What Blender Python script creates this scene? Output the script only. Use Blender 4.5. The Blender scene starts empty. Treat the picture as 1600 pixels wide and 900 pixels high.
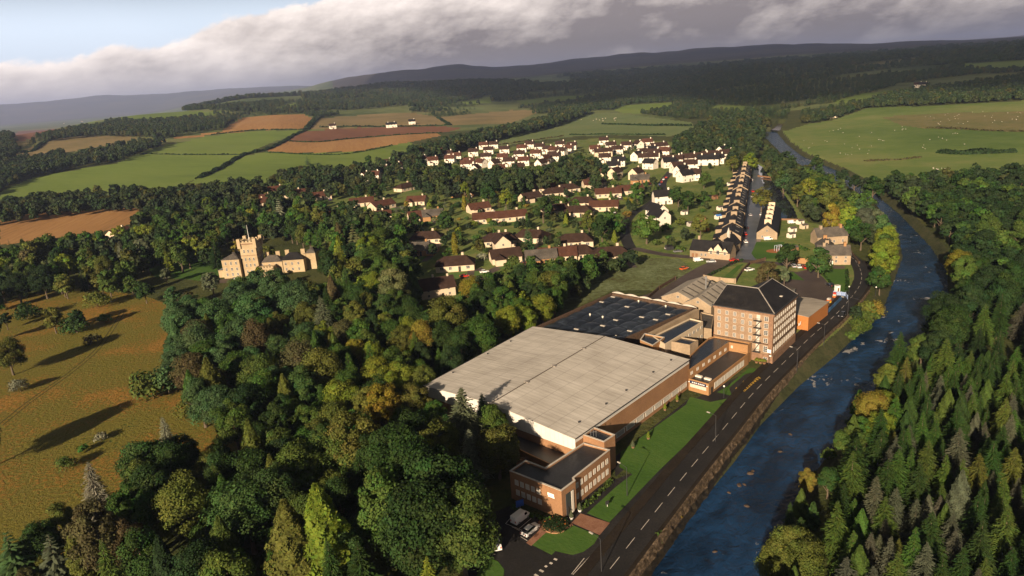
import bpy, bmesh, math, random
import numpy as np
from mathutils import Matrix, Vector
random.seed(7); rng = np.random.default_rng(7)
S = bpy.context.scene; COL = S.collection
# ---------------------------------------------------------------- camera
FX, PIT, ROLL, CH = 1071.0, math.radians(16.7), math.radians(4.2), 100.0
_F = np.array([0, math.cos(PIT), -math.sin(PIT)]); _R0 = np.array([1., 0, 0]); _U0 = np.array([0, math.sin(PIT), math.cos(PIT)])
CR = _R0*math.cos(ROLL) - _U0*math.sin(ROLL); CU = _U0*math.cos(ROLL) + _R0*math.sin(ROLL)
def ray(x, y): return _F + CR*(x-800)/FX - CU*(y-450)/FX
def at(x, y, z=0.0):
    d = ray(x, y); t = (z-CH)/d[2]; return np.array([0, 0, CH]) + d*t
def px(p):
    v = np.asarray(p, float) - np.array([0, 0, CH]); d = v@_F
    return np.stack([800+FX*(v@CR)/d, 450-FX*(v@CU)/d], -1)
cd = bpy.data.cameras.new('camera'); cam = bpy.data.objects.new('camera', cd); COL.objects.link(cam)
cd.sensor_width = 36; cd.lens = 36*FX/1600; cd.clip_start = 1; cd.clip_end = 120000
cam.matrix_world = Matrix(((CR[0], CU[0], -_F[0], 0), (CR[1], CU[1], -_F[1], 0), (CR[2], CU[2], -_F[2], CH), (0, 0, 0, 1)))
S.camera = cam
# ---------------------------------------------------------------- sun, sky, exposure
SUN_EL = math.radians(20); SUN_T = np.array([0.45, 0.89]); SUN_T /= np.hypot(*SUN_T)
sl = bpy.data.lights.new('sun', 'SUN'); sl.energy = 5.0; sl.angle = math.radians(0.6); sl.color = (1.0, 0.80, 0.57)
so = bpy.data.objects.new('sun', sl); COL.objects.link(so)
sdir = Vector((SUN_T[0]*math.cos(SUN_EL), SUN_T[1]*math.cos(SUN_EL), -math.sin(SUN_EL)))
so.rotation_euler = sdir.to_track_quat('-Z', 'Y').to_euler()
S.view_settings.view_transform = 'Standard'; S.view_settings.look = 'None'; S.view_settings.gamma = 1
S.view_settings.exposure = 1.12
S.cycles.max_bounces = 5; S.cycles.diffuse_bounces = 2; S.cycles.glossy_bounces = 2; S.cycles.transmission_bounces = 3
S.cycles.volume_bounces = 1; S.cycles.transparent_max_bounces = 6; S.cycles.use_denoising = True
def azel(x, y):
    d = ray(x, y); d = d/np.linalg.norm(d); return math.atan2(d[0], d[1]), math.asin(d[2])
W = bpy.data.worlds.new('World'); S.world = W; W.use_nodes = True
def world_sky():
    nt = W.node_tree; N = nt.nodes; L = nt.links; N.clear()
    def mth(op, a, b=None, c=None, clamp=False):
        n = N.new('ShaderNodeMath'); n.operation = op; n.use_clamp = clamp
        for i, v in enumerate((a, b, c)):
            if v is None: continue
            if isinstance(v, (int, float)): n.inputs[i].default_value = v
            else: L.new(v, n.inputs[i])
        return n.outputs[0]
    def mix(f, a, b):
        n = N.new('ShaderNodeMix'); n.data_type = 'RGBA'
        if isinstance(f, (int, float)): n.inputs[0].default_value = f
        else: L.new(f, n.inputs[0])
        for i, v in ((6, a), (7, b)):
            if isinstance(v, tuple): n.inputs[i].default_value = (*v, 1)
            else: L.new(v, n.inputs[i])
        return n.outputs[2]
    def sm(v, a, b):
        n = N.new('ShaderNodeMapRange'); n.interpolation_type = 'SMOOTHSTEP'
        L.new(v, n.inputs[0]); n.inputs[1].default_value = a; n.inputs[2].default_value = b; return n.outputs[0]
    def noise(vec, scale, det, rough, dist=0.0):
        n = N.new('ShaderNodeTexNoise'); n.inputs['Scale'].default_value = scale; n.inputs['Detail'].default_value = det
        n.inputs['Roughness'].default_value = rough; n.inputs['Distortion'].default_value = dist; L.new(vec, n.inputs['Vector']); return n.outputs[0]
    sky = N.new('ShaderNodeTexSky'); sky.sky_type = 'NISHITA'; sky.sun_disc = False
    sky.sun_elevation = SUN_EL; sky.sun_rotation = math.atan2(-SUN_T[0], -SUN_T[1]); sky.air_density = 1.0; sky.dust_density = 1.0; sky.ozone_density = 1.2
    tc = N.new('ShaderNodeTexCoord'); sep = N.new('ShaderNodeSeparateXYZ'); L.new(tc.outputs['Generated'], sep.inputs[0])
    az = mth('ARCTAN2', sep.outputs[0], sep.outputs[1]); el = mth('ARCSINE', sep.outputs[2])
    # cloud top edge as a function of azimuth
    pts = [azel(*p) for p in ((0, 97), (75, 99), (140, 88), (165, 72), (235, 70), (262, 68), (330, 36), (420, 14), (500, -2), (620, -40), (900, -90), (1300, -120), (1600, -120))]
    A0, A1, E0, E1 = -0.75, 0.75, 0.0, 0.3
    fc = N.new('ShaderNodeFloatCurve'); cm = fc.mapping; c = cm.curves[0]
    q = [((a-A0)/(A1-A0), (e-E0)/(E1-E0)) for a, e in pts]
    c.points[0].location = (0, q[0][1]); c.points[1].location = (1, q[-1][1])
    for a, e in q: c.points.new(a, e)
    cm.update()
    L.new(mth('DIVIDE', mth('SUBTRACT', az, A0), A1-A0, clamp=True), fc.inputs['Value'])
    edge = mth('ADD', mth('MULTIPLY', fc.outputs[0], E1-E0), E0)
    d = mth('SUBTRACT', edge, el)
    comb = N.new('ShaderNodeCombineXYZ'); L.new(az, comb.inputs[0]); L.new(mth('ADD', mth('MULTIPLY', el, 1.9), mth('MULTIPLY', az, -0.45)), comb.inputs[1])
    n1 = noise(comb.outputs[0], 8, 10, 0.60, 0.0); n2 = noise(comb.outputs[0], 24, 8, 0.62, 0.15)
    comb2 = N.new('ShaderNodeCombineXYZ'); L.new(az, comb2.inputs[0]); L.new(mth('MULTIPLY', el, 3.6), comb2.inputs[1]); comb2.inputs[2].default_value = 3.7
    n3 = noise(comb2.outputs[0], 5.0, 9, 0.62, 0.0)
    dd = mth('ADD', d, mth('ADD', mth('MULTIPLY', mth('SUBTRACT', n2, 0.5), 0.03), mth('MULTIPLY', mth('SUBTRACT', n1, 0.5), 0.03)))
    mask = sm(dd, -0.003, 0.006)
    lowfade = sm(el, -0.004, 0.03)          # thin haze below the cloud at the horizon
    hi = mth('SUBTRACT', 1.0, sm(el, 0.20, 0.34))
    mask = mth('MULTIPLY', mask, hi)
    f = mth('ADD', mth('ADD', mth('MULTIPLY', sm(d, 0.13, 0.0), 0.55), mth('MULTIPLY', sm(d, 0.028, 0.0), 0.25)), mth('MULTIPLY', mth('SUBTRACT', n1, 0.5), 1.15))
    f = mth('ADD', f, mth('MULTIPLY', mth('SUBTRACT', n2, 0.5), 0.75))
    f = mth('ADD', f, mth('MULTIPLY', mth('SUBTRACT', n3, 0.47), 1.3))
    f = mth('ADD', f, mth('MULTIPLY', az, -0.10), clamp=True)
    cl = mix(f, (0.165, 0.140, 0.137), (0.72, 0.635, 0.58))
    horiz = sm(el, 0.055, 0.0)
    lefty = sm(az, 0.05, -0.5)
    cl = mix(mth('MULTIPLY', mth('MULTIPLY', horiz, lefty), 0.8), cl, (0.40, 0.345, 0.34))
    skyc = N.new('ShaderNodeVectorMath'); skyc.operation = 'SCALE'; L.new(sky.outputs[0], skyc.inputs[0]); skyc.inputs[3].default_value = SKYK
    # thin pale veil low down on the clear part
    veil = mth('MULTIPLY', sm(el, 0.19, 0.09), 0.85)
    clear = mix(veil, skyc.outputs[0], (0.50, 0.57, 0.66))
    fin = mix(mask, clear, cl)
    bg = N.new('ShaderNodeBackground'); L.new(fin, bg.inputs[0]); bg.inputs[1].default_value = 1.0
    out = N.new('ShaderNodeOutputWorld'); L.new(bg.outputs[0], out.inputs[0])
SKYK = 0.014
world_sky()
# ---------------------------------------------------------------- registry, labels
def tag(o, label=None, cat=None, group=None, kind=None):
    if label: o['label'] = label
    if cat: o['category'] = cat
    if group: o['group'] = group
    if kind: o['kind'] = kind
    return o
def empty(name, loc, rz=0.0, label=None, cat=None, group=None):
    o = bpy.data.objects.new(name, None); COL.objects.link(o); o.location = loc; o.rotation_euler = (0, 0, rz); o.empty_display_size = 0.2
    return tag(o, label, cat, group)
LM = []   # landmarks: (phrase, x, y)
REG = []  # (object, adjective+noun phrase, px, py)
ORD = ['', 'second ', 'third ', 'fourth ', 'fifth ', 'sixth ', 'seventh ', 'eighth ', 'ninth ', 'tenth ', 'eleventh ', 'twelfth ', 'thirteenth ', 'fourteenth ', 'fifteenth ', 'sixteenth ', 'seventeenth ', 'eighteenth ', 'nineteenth ', 'twentieth ']
ORD += ['twenty-'+o for o in ['first ']+ORD[1:9]] + ['thirtieth '] + ['thirty-'+o for o in ['first ']+ORD[1:9]] + ['fortieth '] + ['forty-'+o for o in ['first ']+ORD[1:9]] + ['fiftieth '] + ['fifty-'+o for o in ['first ']+ORD[1:9]]
def reg(o, phrase, p=None):
    q = px(p if p is not None else (o.location.x, o.location.y, o.location.z)); REG.append((o, phrase, float(q[0]), float(q[1])))
def finish_labels():
    b = {}
    for o, ph, x, y in REG:
        best = min(LM, key=lambda l: math.hypot(x-l[1], (y-l[2])*1.6))
        dx, dy = x-best[1], (y-best[2])*1.6
        rel = ('right of' if dx > 0 else 'left of') if abs(dx) > abs(dy) else ('below' if dy > 0 else 'above')
        b.setdefault((ph, rel, best[0]), []).append((math.hypot(dx, dy), o))
    for (ph, rel, lm), v in b.items():
        v.sort(key=lambda t: t[0])
        for i, (d, o) in enumerate(v):
            if len(v) == 1: o['label'] = '%s %s %s' % (ph, rel, lm)
            else: o['label'] = '%s %s %s, %snearest it' % (ph, rel, lm, ORD[min(i, len(ORD)-1)])
# ---------------------------------------------------------------- materials
MATS = {}
def mat(name, col, rough=0.8, var=0.0, scale=1.0, bump=0.0, spec=0.3, col2=None, stretch=None, metal=0.0, emit=None):
    if name in MATS: return MATS[name]
    m = bpy.data.materials.new(name); m.use_nodes = True; nt = m.node_tree; N = nt.nodes; L = nt.links
    b = N['Principled BSDF']; b.inputs['Roughness'].default_value = rough; b.inputs['Metallic'].default_value = metal
    b.inputs['Specular IOR Level'].default_value = spec; b.inputs['Base Color'].default_value = (*col, 1)
    if var or col2:
        tc = N.new('ShaderNodeTexCoord'); mp = N.new('ShaderNodeMapping'); L.new(tc.outputs['Object'], mp.inputs[0])
        if stretch: mp.inputs['Scale'].default_value = stretch[:3]; mp.inputs['Rotation'].default_value = (0, 0, stretch[3] if len(stretch) > 3 else 0); mp.vector_type = 'TEXTURE' if len(stretch) > 3 and False else 'POINT'
        nz = N.new('ShaderNodeTexNoise'); nz.inputs['Scale'].default_value = scale; nz.inputs['Detail'].default_value = 8; nz.inputs['Roughness'].default_value = 0.65
        L.new(mp.outputs[0], nz.inputs['Vector'])
        r = N.new('ShaderNodeValToRGB'); c2 = col2 or tuple(min(1, c*(1+var)) for c in col); c1 = col if col2 else tuple(c*(1-var) for c in col)
        r.color_ramp.elements[0].position = 0.3; r.color_ramp.elements[1].position = 0.7
        r.color_ramp.elements[0].color = (*c1, 1); r.color_ramp.elements[1].color = (*c2, 1)
        L.new(nz.outputs[0], r.inputs[0]); L.new(r.outputs[0], b.inputs['Base Color'])
        if bump:
            bp = N.new('ShaderNodeBump'); bp.inputs['Strength'].default_value = 1; bp.inputs['Distance'].default_value = bump
            L.new(nz.outputs[0], bp.inputs['Height']); L.new(bp.outputs[0], b.inputs['Normal'])
    MATS[name] = m; return m
def leafmat(name, attr_rand=False):
    m = bpy.data.materials.new(name); m.use_nodes = True; nt = m.node_tree; N = nt.nodes; L = nt.links; N.clear()
    oi = N.new('ShaderNodeObjectInfo'); at_ = N.new('ShaderNodeAttribute'); at_.attribute_name = 'tint'
    hs = N.new('ShaderNodeHueSaturation')
    if attr_rand:
        r = N.new('ShaderNodeValToRGB'); cr = r.color_ramp
        cr.elements[0].color = (0.018, 0.032, 0.014, 1); cr.elements[1].color = (0.060, 0.060, 0.014, 1)
        for p, c in ((0.3, (0.024, 0.045, 0.016, 1)), (0.6, (0.040, 0.056, 0.018, 1)), (0.8, (0.026, 0.040, 0.020, 1))):
            e = cr.elements.new(p); e.color = c
        L.new(oi.outputs['Random'], r.inputs[0]); L.new(r.outputs[0], hs.inputs['Color'])
    else: L.new(oi.outputs['Color'], hs.inputs['Color'])
    sp = N.new('ShaderNodeSeparateXYZ'); L.new(at_.outputs['Vector'], sp.inputs[0])
    L.new(sp.outputs[0], hs.inputs['Value']); L.new(sp.outputs[1], hs.inputs['Hue'])
    df = N.new('ShaderNodeBsdfPrincipled'); df.inputs['Roughness'].default_value = 0.75; df.inputs['Specular IOR Level'].default_value = 0.12
    L.new(hs.outputs[0], df.inputs['Base Color'])
    tr = N.new('ShaderNodeBsdfTranslucent'); L.new(hs.outputs[0], tr.inputs[0])
    mx = N.new('ShaderNodeMixShader'); mx.inputs[0].default_value = 0.2; L.new(df.outputs[0], mx.inputs[1]); L.new(tr.outputs[0], mx.inputs[2])
    out = N.new('ShaderNodeOutputMaterial'); L.new(mx.outputs[0], out.inputs[0]); return m
LEAF = leafmat('foliage'); LEAFR = leafmat('foliage_far', True)
BARK = mat('bark', (0.10, 0.075, 0.05), 0.9, 0.3, 3)
# ---------------------------------------------------------------- mesh helpers
def mesh_np(name, V, Fc, m=None, tint=None, smooth=False):
    me = bpy.data.meshes.new(name); V = np.asarray(V, np.float32); Fc = np.asarray(Fc, np.int32)
    k = Fc.shape[1]; me.vertices.add(len(V)); me.vertices.foreach_set('co', V.ravel())
    me.loops.add(Fc.size); me.loops.foreach_set('vertex_index', Fc.ravel())
    me.polygons.add(len(Fc)); me.polygons.foreach_set('loop_start', np.arange(0, Fc.size, k, dtype=np.int32))
    if smooth: me.polygons.foreach_set('use_smooth', np.ones(len(Fc), bool))
    if tint is not None:
        a = me.attributes.new('tint', 'FLOAT_VECTOR', 'POINT'); a.data.foreach_set('vector', np.asarray(tint, np.float32).ravel())
    me.update(calc_edges=True)
    if m: me.materials.append(m)
    return me
def link(name, me, parent=None, loc=None, color=None):
    o = bpy.data.objects.new(name, me); COL.objects.link(o)
    if parent: o.parent = parent
    if loc is not None: o.location = loc
    if color: o.color = (*color, 1)
    return o
class MB:
    def __init__(s): s.v = []; s.f = []
    def add(s, vs, fs):
        n = len(s.v); s.v += [tuple(map(float, v)) for v in vs]; s.f += [tuple(i+n for i in f) for f in fs]; return s
    def box(s, cx, cy, z0, sx, sy, sz, rz=0.0):
        c, n = math.cos(rz), math.sin(rz); vs = []
        for z in (z0, z0+sz):
            for a, b in ((-1, -1), (1, -1), (1, 1), (-1, 1)):
                x, y = a*sx/2, b*sy/2; vs.append((cx+x*c-y*n, cy+x*n+y*c, z))
        return s.add(vs, [(0, 3, 2, 1), (4, 5, 6, 7), (0, 1, 5, 4), (1, 2, 6, 5), (2, 3, 7, 6), (3, 0, 4, 7)])
    def prism(s, poly, z0, z1, top=True, bottom=True):
        n = len(poly); vs = [(p[0], p[1], z0) for p in poly]+[(p[0], p[1], z1) for p in poly]
        fs = [(i, (i+1) % n, n+(i+1) % n, n+i) for i in range(n)]
        if top: fs.append(tuple(range(n, 2*n)))
        if bottom: fs.append(tuple(range(n-1, -1, -1)))
        return s.add(vs, fs)
    def tube(s, pts, rad, k=8, cap=True):
        pts = [np.array(p, float) for p in pts]; rad = rad if hasattr(rad, '__len__') else [rad]*len(pts); vs = []
        for i, p in enumerate(pts):
            t = pts[min(i+1, len(pts)-1)]-pts[max(i-1, 0)]; t /= np.linalg.norm(t)+1e-9
            u = np.cross(t, (0, 0, 1)) if abs(t[2]) < 0.9 else np.cross(t, (1, 0, 0)); u /= np.linalg.norm(u); w = np.cross(t, u)
            for j in range(k): a = 2*math.pi*j/k; vs.append(p+rad[i]*(u*math.cos(a)+w*math.sin(a)))
        fs = [(i*k+j, i*k+(j+1) % k, (i+1)*k+(j+1) % k, (i+1)*k+j) for i in range(len(pts)-1) for j in range(k)]
        if cap: fs += [tuple(range(k-1, -1, -1)), tuple((len(pts)-1)*k+j for j in range(k))]
        return s.add(vs, fs)
    def sphere(s, c, r, sx=1, sy=1, sz=1, k=10):
        vs = []; m = k//2
        for i in range(m+1):
            th = math.pi*i/m
            for j in range(k): a = 2*math.pi*j/k; vs.append((c[0]+r*sx*math.sin(th)*math.cos(a), c[1]+r*sy*math.sin(th)*math.sin(a), c[2]+r*sz*math.cos(th)))
        return s.add(vs, [(i*k+j, (i+1)*k+j, (i+1)*k+(j+1) % k, i*k+(j+1) % k) for i in range(m) for j in range(k)])
    def mesh(s, name, m):
        me = bpy.data.meshes.new(name); me.from_pydata(s.v, [], s.f); me.materials.append(m); me.update()
        bm = bmesh.new(); bm.from_mesh(me); bmesh.ops.recalc_face_normals(bm, faces=bm.faces); bm.to_mesh(me); bm.free(); return me
    def build(s, name, m, parent=None, loc=None): return link(name, s.mesh(name, m), parent, loc)
def copy_tree(o, parent=None):
    c = o.copy(); COL.objects.link(c)
    if parent: c.parent = parent
    for ch in list(o.children): copy_tree(ch, c)
    return c
def inpoly(P, poly):
    P = np.atleast_2d(P); x, y = P[:, 0], P[:, 1]; r = np.zeros(len(P), bool); n = len(poly); j = n-1
    for i in range(n):
        xi, yi = poly[i][:2]; xj, yj = poly[j][:2]
        r ^= ((yi > y) != (yj > y)) & (x < (xj-xi)*(y-yi)/((yj-yi) or 1e-9)+xi); j = i
    return r
def seg_dist(P, line, closed=False):
    P = np.atleast_2d(P)[:, :2]; L = np.array([q[:2] for q in line], float)
    if closed: L = np.vstack([L, L[:1]])
    best = np.full(len(P), 1e9)
    for a, b in zip(L[:-1], L[1:]):
        d = b-a; t = np.clip(((P-a)@d)/(d@d+1e-9), 0, 1); best = np.minimum(best, np.hypot(*(P-(a+t[:, None]*d)).T))
    return best
# ================================================================ TERRAIN
_KX = [-200, 0, 200, 400, 600, 700, 800, 1000, 1200, 1400, 1600, 1800]
_KR = np.log([60, 700, 1100, 1500, 2100, 2800, 3600, 4500, 6000, 8500, 12000, 16000, 22000, 34000])
def _hy(x): return 186-0.0734*x
_KA = np.array([math.atan2(*ray(x, _hy(x))[:2]) for x in _KX])
_T = np.array([
 [0, 0, 3, 14, 48, 44, 12, 0, 0, 0, 0, 0, 420, 300],
 [0, 0, 3, 14, 50, 48, 14, 0, 0, 0, 0, 10, 440, 300],
 [0, 0, 4, 18, 46, 80, 56, 20, 0, 0, 0, 20, 470, 300],
 [0, 0, 4, 16, 44, 80, 112, 80, 20, 20, 150, 260, 460, 300],
 [0, 0, 3, 10, 26, 56, 92, 125, 110, 150, 400, 300, 200, 100],
 [0, 0, 2, 8, 20, 44, 76, 108, 110, 180, 430, 300, 200, 100],
 [0, 0, 1, 4, 12, 30, 56, 86, 100, 160, 340, 300, 200, 100],
 [0, 0, 0, 2, 8, 20, 40, 60, 84, 200, 390, 380, 300, 200],
 [0, 0, 2, 6, 16, 34, 60, 80, 88, 200, 370, 360, 300, 200],
 [0, 0, 6, 14, 26, 48, 72, 82, 90, 170, 270, 280, 300, 200],
 [0, 0, 8, 18, 34, 58, 78, 84, 92, 150, 200, 220, 300, 200],
 [0, 0, 8, 18, 34, 58, 78, 84, 92, 150, 200, 220, 300, 200]], float)
def _fbm(x, y, sc, seed, oct=4):
    r = np.zeros_like(x); a = 1.0; g = np.random.default_rng(seed)
    for o in range(oct):
        for _ in range(3):
            th = g.uniform(0, math.pi); p = g.uniform(0, 6.28); k = 2*math.pi/(sc*g.uniform(0.8, 1.25))
            r += a*np.sin(k*(x*math.cos(th)+y*math.sin(th))+p)/3
        sc /= 2.1; a *= 0.5
    return r
def zt(x, y):
    x = np.asarray(x, float); y = np.asarray(y, float); r = np.hypot(x, y); a = np.clip(np.arctan2(x, y), _KA[0], _KA[-1])
    lr = np.clip(np.log(np.maximum(r, 60)), _KR[0], _KR[-1])
    i = np.clip(np.searchsorted(_KA, a)-1, 0, len(_KA)-2); fa = (a-_KA[i])/(_KA[i+1]-_KA[i]); fa = fa*fa*(3-2*fa)
    j = np.clip(np.searchsorted(_KR, lr)-1, 0, len(_KR)-2); fr = (lr-_KR[j])/(_KR[j+1]-_KR[j]); fr = fr*fr*(3-2*fr)
    z = (_T[i, j]*(1-fa)+_T[i+1, j]*fa)*(1-fr)+(_T[i, j+1]*(1-fa)+_T[i+1, j+1]*fa)*fr
    far = np.clip((r-6500)/3000, 0, 1)
    z += z*(0.055*_fbm(x, y, 5200, 3, 3)+0.05*_fbm(x, y, 1900, 17, 5))*far + np.clip((r-750)/900, 0, 1)*(1-far)*1.9*_fbm(x, y, 620, 5, 4)*np.clip(r/1800, 0, 1.6)
    return z
def atz(x, y, dz=0.0):
    "where the line of sight through a photo point meets the terrain"
    d = ray(x, y); t = 80.0; o = np.array([0, 0, CH]); step = 1.01
    while t < 60000:
        p = o+d*t
        if p[2] < float(zt(p[0], p[1]))+dz:
            lo, hi = t/step, t
            for _ in range(12):
                m = (lo+hi)/2; p = o+d*m
                if p[2] < float(zt(p[0], p[1]))+dz: hi = m
                else: lo = m
            return o+d*hi
        t *= step
    return o+d*60000
RIV_L = [(985, 915), (1012, 893), (1092, 793), (1150, 722), (1190, 665), (1250, 604), (1308, 556), (1345, 520), (1382, 482), (1398, 440), (1412, 402), (1405, 365), (1372, 322), (1330, 295), (1290, 277), (1245, 256), (1222, 240), (1196, 214), (1182, 205)]
RIV_R = [(1212, 206), (1228, 225), (1252, 244), (1310, 268), (1352, 292), (1404, 335), (1452, 385), (1478, 425), (1480, 462), (1452, 500), (1424, 548), (1376, 592), (1335, 652), (1296, 706), (1252, 762), (1216, 830), (1190, 915)]
WZ = -3.5
_rl = [at(x, y, WZ)[:2] for x, y in RIV_L]; _rr = [at(x, y, WZ)[:2] for x, y in RIV_R]
d0 = np.array(_rl[0])-np.array(_rl[2]); d0 /= np.linalg.norm(d0)
RIVER = [tuple(np.array(_rr[-1])+d0*150)]+[tuple(np.array(_rl[0])+d0*150)]+[tuple(p) for p in _rl]+[tuple(p) for p in _rr]
UP = [(1218, 204), (1232, 190), (1246, 180), (1236, 180), (1222, 189), (1204, 203)]
RIVER_UP = [tuple(at(x, y, -1)[:2]) for x, y in UP]
CANAL_PX = [(1197, 342), (1247, 344), (1240, 325), (1226, 305), (1218, 296), (1206, 283), (1192, 262), (1178, 252), (1172, 256), (1183, 272), (1192, 290), (1200, 305), (1198, 322)]
CANAL = [tuple(at(x, y, -0.4)[:2]) for x, y in CANAL_PX]
def zg(x, y):
    z = zt(x, y); P = np.stack([np.ravel(x), np.ravel(y)], 1); r = np.hypot(P[:, 0], P[:, 1]); out = np.array(z).ravel().copy()
    near = np.where(r < 1300)[0]
    if len(near):
        Q = P[near]; ins = inpoly(Q, RIVER)
        d = seg_dist(Q, RIVER, True)
        h = np.where(ins, -6.0, np.clip(-3.6+(d-0.3)*0.9, -3.6, 0))
        # roadside bank is held by a steep wall
        out[near] = np.where(ins | (d < 6), np.minimum(out[near], h), out[near])
        out[near] = np.where(inpoly(Q, CANAL), -1.5, out[near]); out[near] = np.where(inpoly(Q, RIVER_UP), -3, out[near])
    return out.reshape(np.shape(z))
def gmat(name, cols, s1, s2, bump=0.0, rough=0.9, stretch=(1, 1, 0), w=0.5, spec=0.1, lo=0.36, hi=0.64):
    m = bpy.data.materials.new(name); m.use_nodes = True; nt = m.node_tree; N = nt.nodes; L = nt.links; b = N['Principled BSDF']
    b.inputs['Roughness'].default_value = rough; b.inputs['Specular IOR Level'].default_value = spec
    tc = N.new('ShaderNodeTexCoord'); mp = N.new('ShaderNodeMapping'); mp.inputs['Rotation'].default_value = (0, 0, stretch[2]); L.new(tc.outputs['Object'], mp.inputs[0])
    mp2 = N.new('ShaderNodeMapping'); mp2.inputs['Scale'].default_value = (stretch[0], stretch[1], 1); L.new(mp.outputs[0], mp2.inputs[0])
    a = N.new('ShaderNodeTexNoise'); a.inputs['Scale'].default_value = s1; a.inputs['Detail'].default_value = 7; a.inputs['Roughness'].default_value = 0.6; L.new(mp2.outputs[0], a.inputs[0])
    c = N.new('ShaderNodeTexNoise'); c.inputs['Scale'].default_value = s2; c.inputs['Detail'].default_value = 5; c.inputs['Roughness'].default_value = 0.7; L.new(mp2.outputs[0], c.inputs[0])
    mx = N.new('ShaderNodeMix'); mx.inputs[0].default_value = w; L.new(a.outputs[0], mx.inputs[2]); L.new(c.outputs[0], mx.inputs[3])
    r = N.new('ShaderNodeValToRGB'); n = len(cols); r.color_ramp.elements[0].color = (*cols[0], 1); r.color_ramp.elements[1].color = (*cols[-1], 1)
    r.color_ramp.elements[0].position = lo; r.color_ramp.elements[1].position = hi
    for i in range(1, n-1): e = r.color_ramp.elements.new(lo+(hi-lo)*i/(n-1)); e.color = (*cols[i], 1)
    L.new(mx.outputs[0], r.inputs[0]); L.new(r.outputs[0], b.inputs['Base Color'])
    if bump:
        bp = N.new('ShaderNodeBump'); bp.inputs['Distance'].default_value = bump; bp.inputs['Strength'].default_value = 1
        L.new(c.outputs[0], bp.inputs['Height']); L.new(bp.outputs[0], b.inputs['Normal'])
    return m
GM = {
 'under': gmat('undergrowth', [(.030, .038, .014), (.055, .065, .020), (.09, .085, .03)], .03, .5, .8),
 'village': gmat('garden_ground', [(.065, .10, .026), (.12, .155, .042), (.20, .17, .07)], .05, .3, .5),
 'meadow': gmat('meadow_grass', [(.060, .080, .016), (.15, .125, .022), (.12, .11, .022), (.24, .12, .024), (.29, .17, .045)], .028, .8, .8, w=.5, lo=.37, hi=.63),
 'green': gmat('pasture', [(.090, .135, .026), (.125, .175, .034), (.155, .195, .046)], .008, .09, .5, stretch=(.25, 1, .6), w=.3),
 'green2': gmat('pale_pasture', [(.095, .135, .050), (.120, .155, .060), (.145, .165, .070)], .008, .07, .5, w=.35),
 'rpast': gmat('sheep_pasture', [(.070, .115, .026), (.11, .155, .040), (.175, .185, .065)], .0045, .05, .6, w=.3),
 'rough': gmat('rough_pasture', [(.085, .105, .035), (.14, .13, .05), (.17, .14, .06)], .01, .08, .6),
 'stubble': gmat('stubble', [(.21, .115, .042), (.29, .155, .058), (.34, .20, .082)], .02, .25, .4, stretch=(.08, 1, 1.35), w=.5),
 'plough': gmat('ploughed_earth', [(.115, .052, .030), (.155, .070, .038), (.185, .09, .048)], .02, .25, .4, stretch=(.1, 1, .9)),
 'tan': gmat('tan_pasture', [(.135, .115, .048), (.19, .145, .065), (.23, .17, .085)], .01, .1, .4, w=.4),
 'lawn': gmat('lawn', [(.036, .082, .015), (.050, .105, .019), (.072, .120, .026)], .06, 1.2, .12, stretch=(.5, 1, .7), w=.4),
 'scrub': gmat('scrubland', [(.060, .050, .02), (.10, .12, .05), (.17, .20, .11)], .05, .4, .6),
 'farland': gmat('farmland', [(.035, .055, .022), (.065, .09, .03), (.13, .15, .055), (.15, .12, .06)], .0016, .006, 0, w=.4),
 'hill': gmat('heather_hill', [(.035, .032, .030), (.06, .052, .042), (.10, .085, .05)], .0012, .006, 0, w=.4),
 'shore': gmat('river_bank', [(.025, .030, .014), (.05, .055, .024), (.075, .065, .035)], .15, .9, .5),
}
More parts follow.
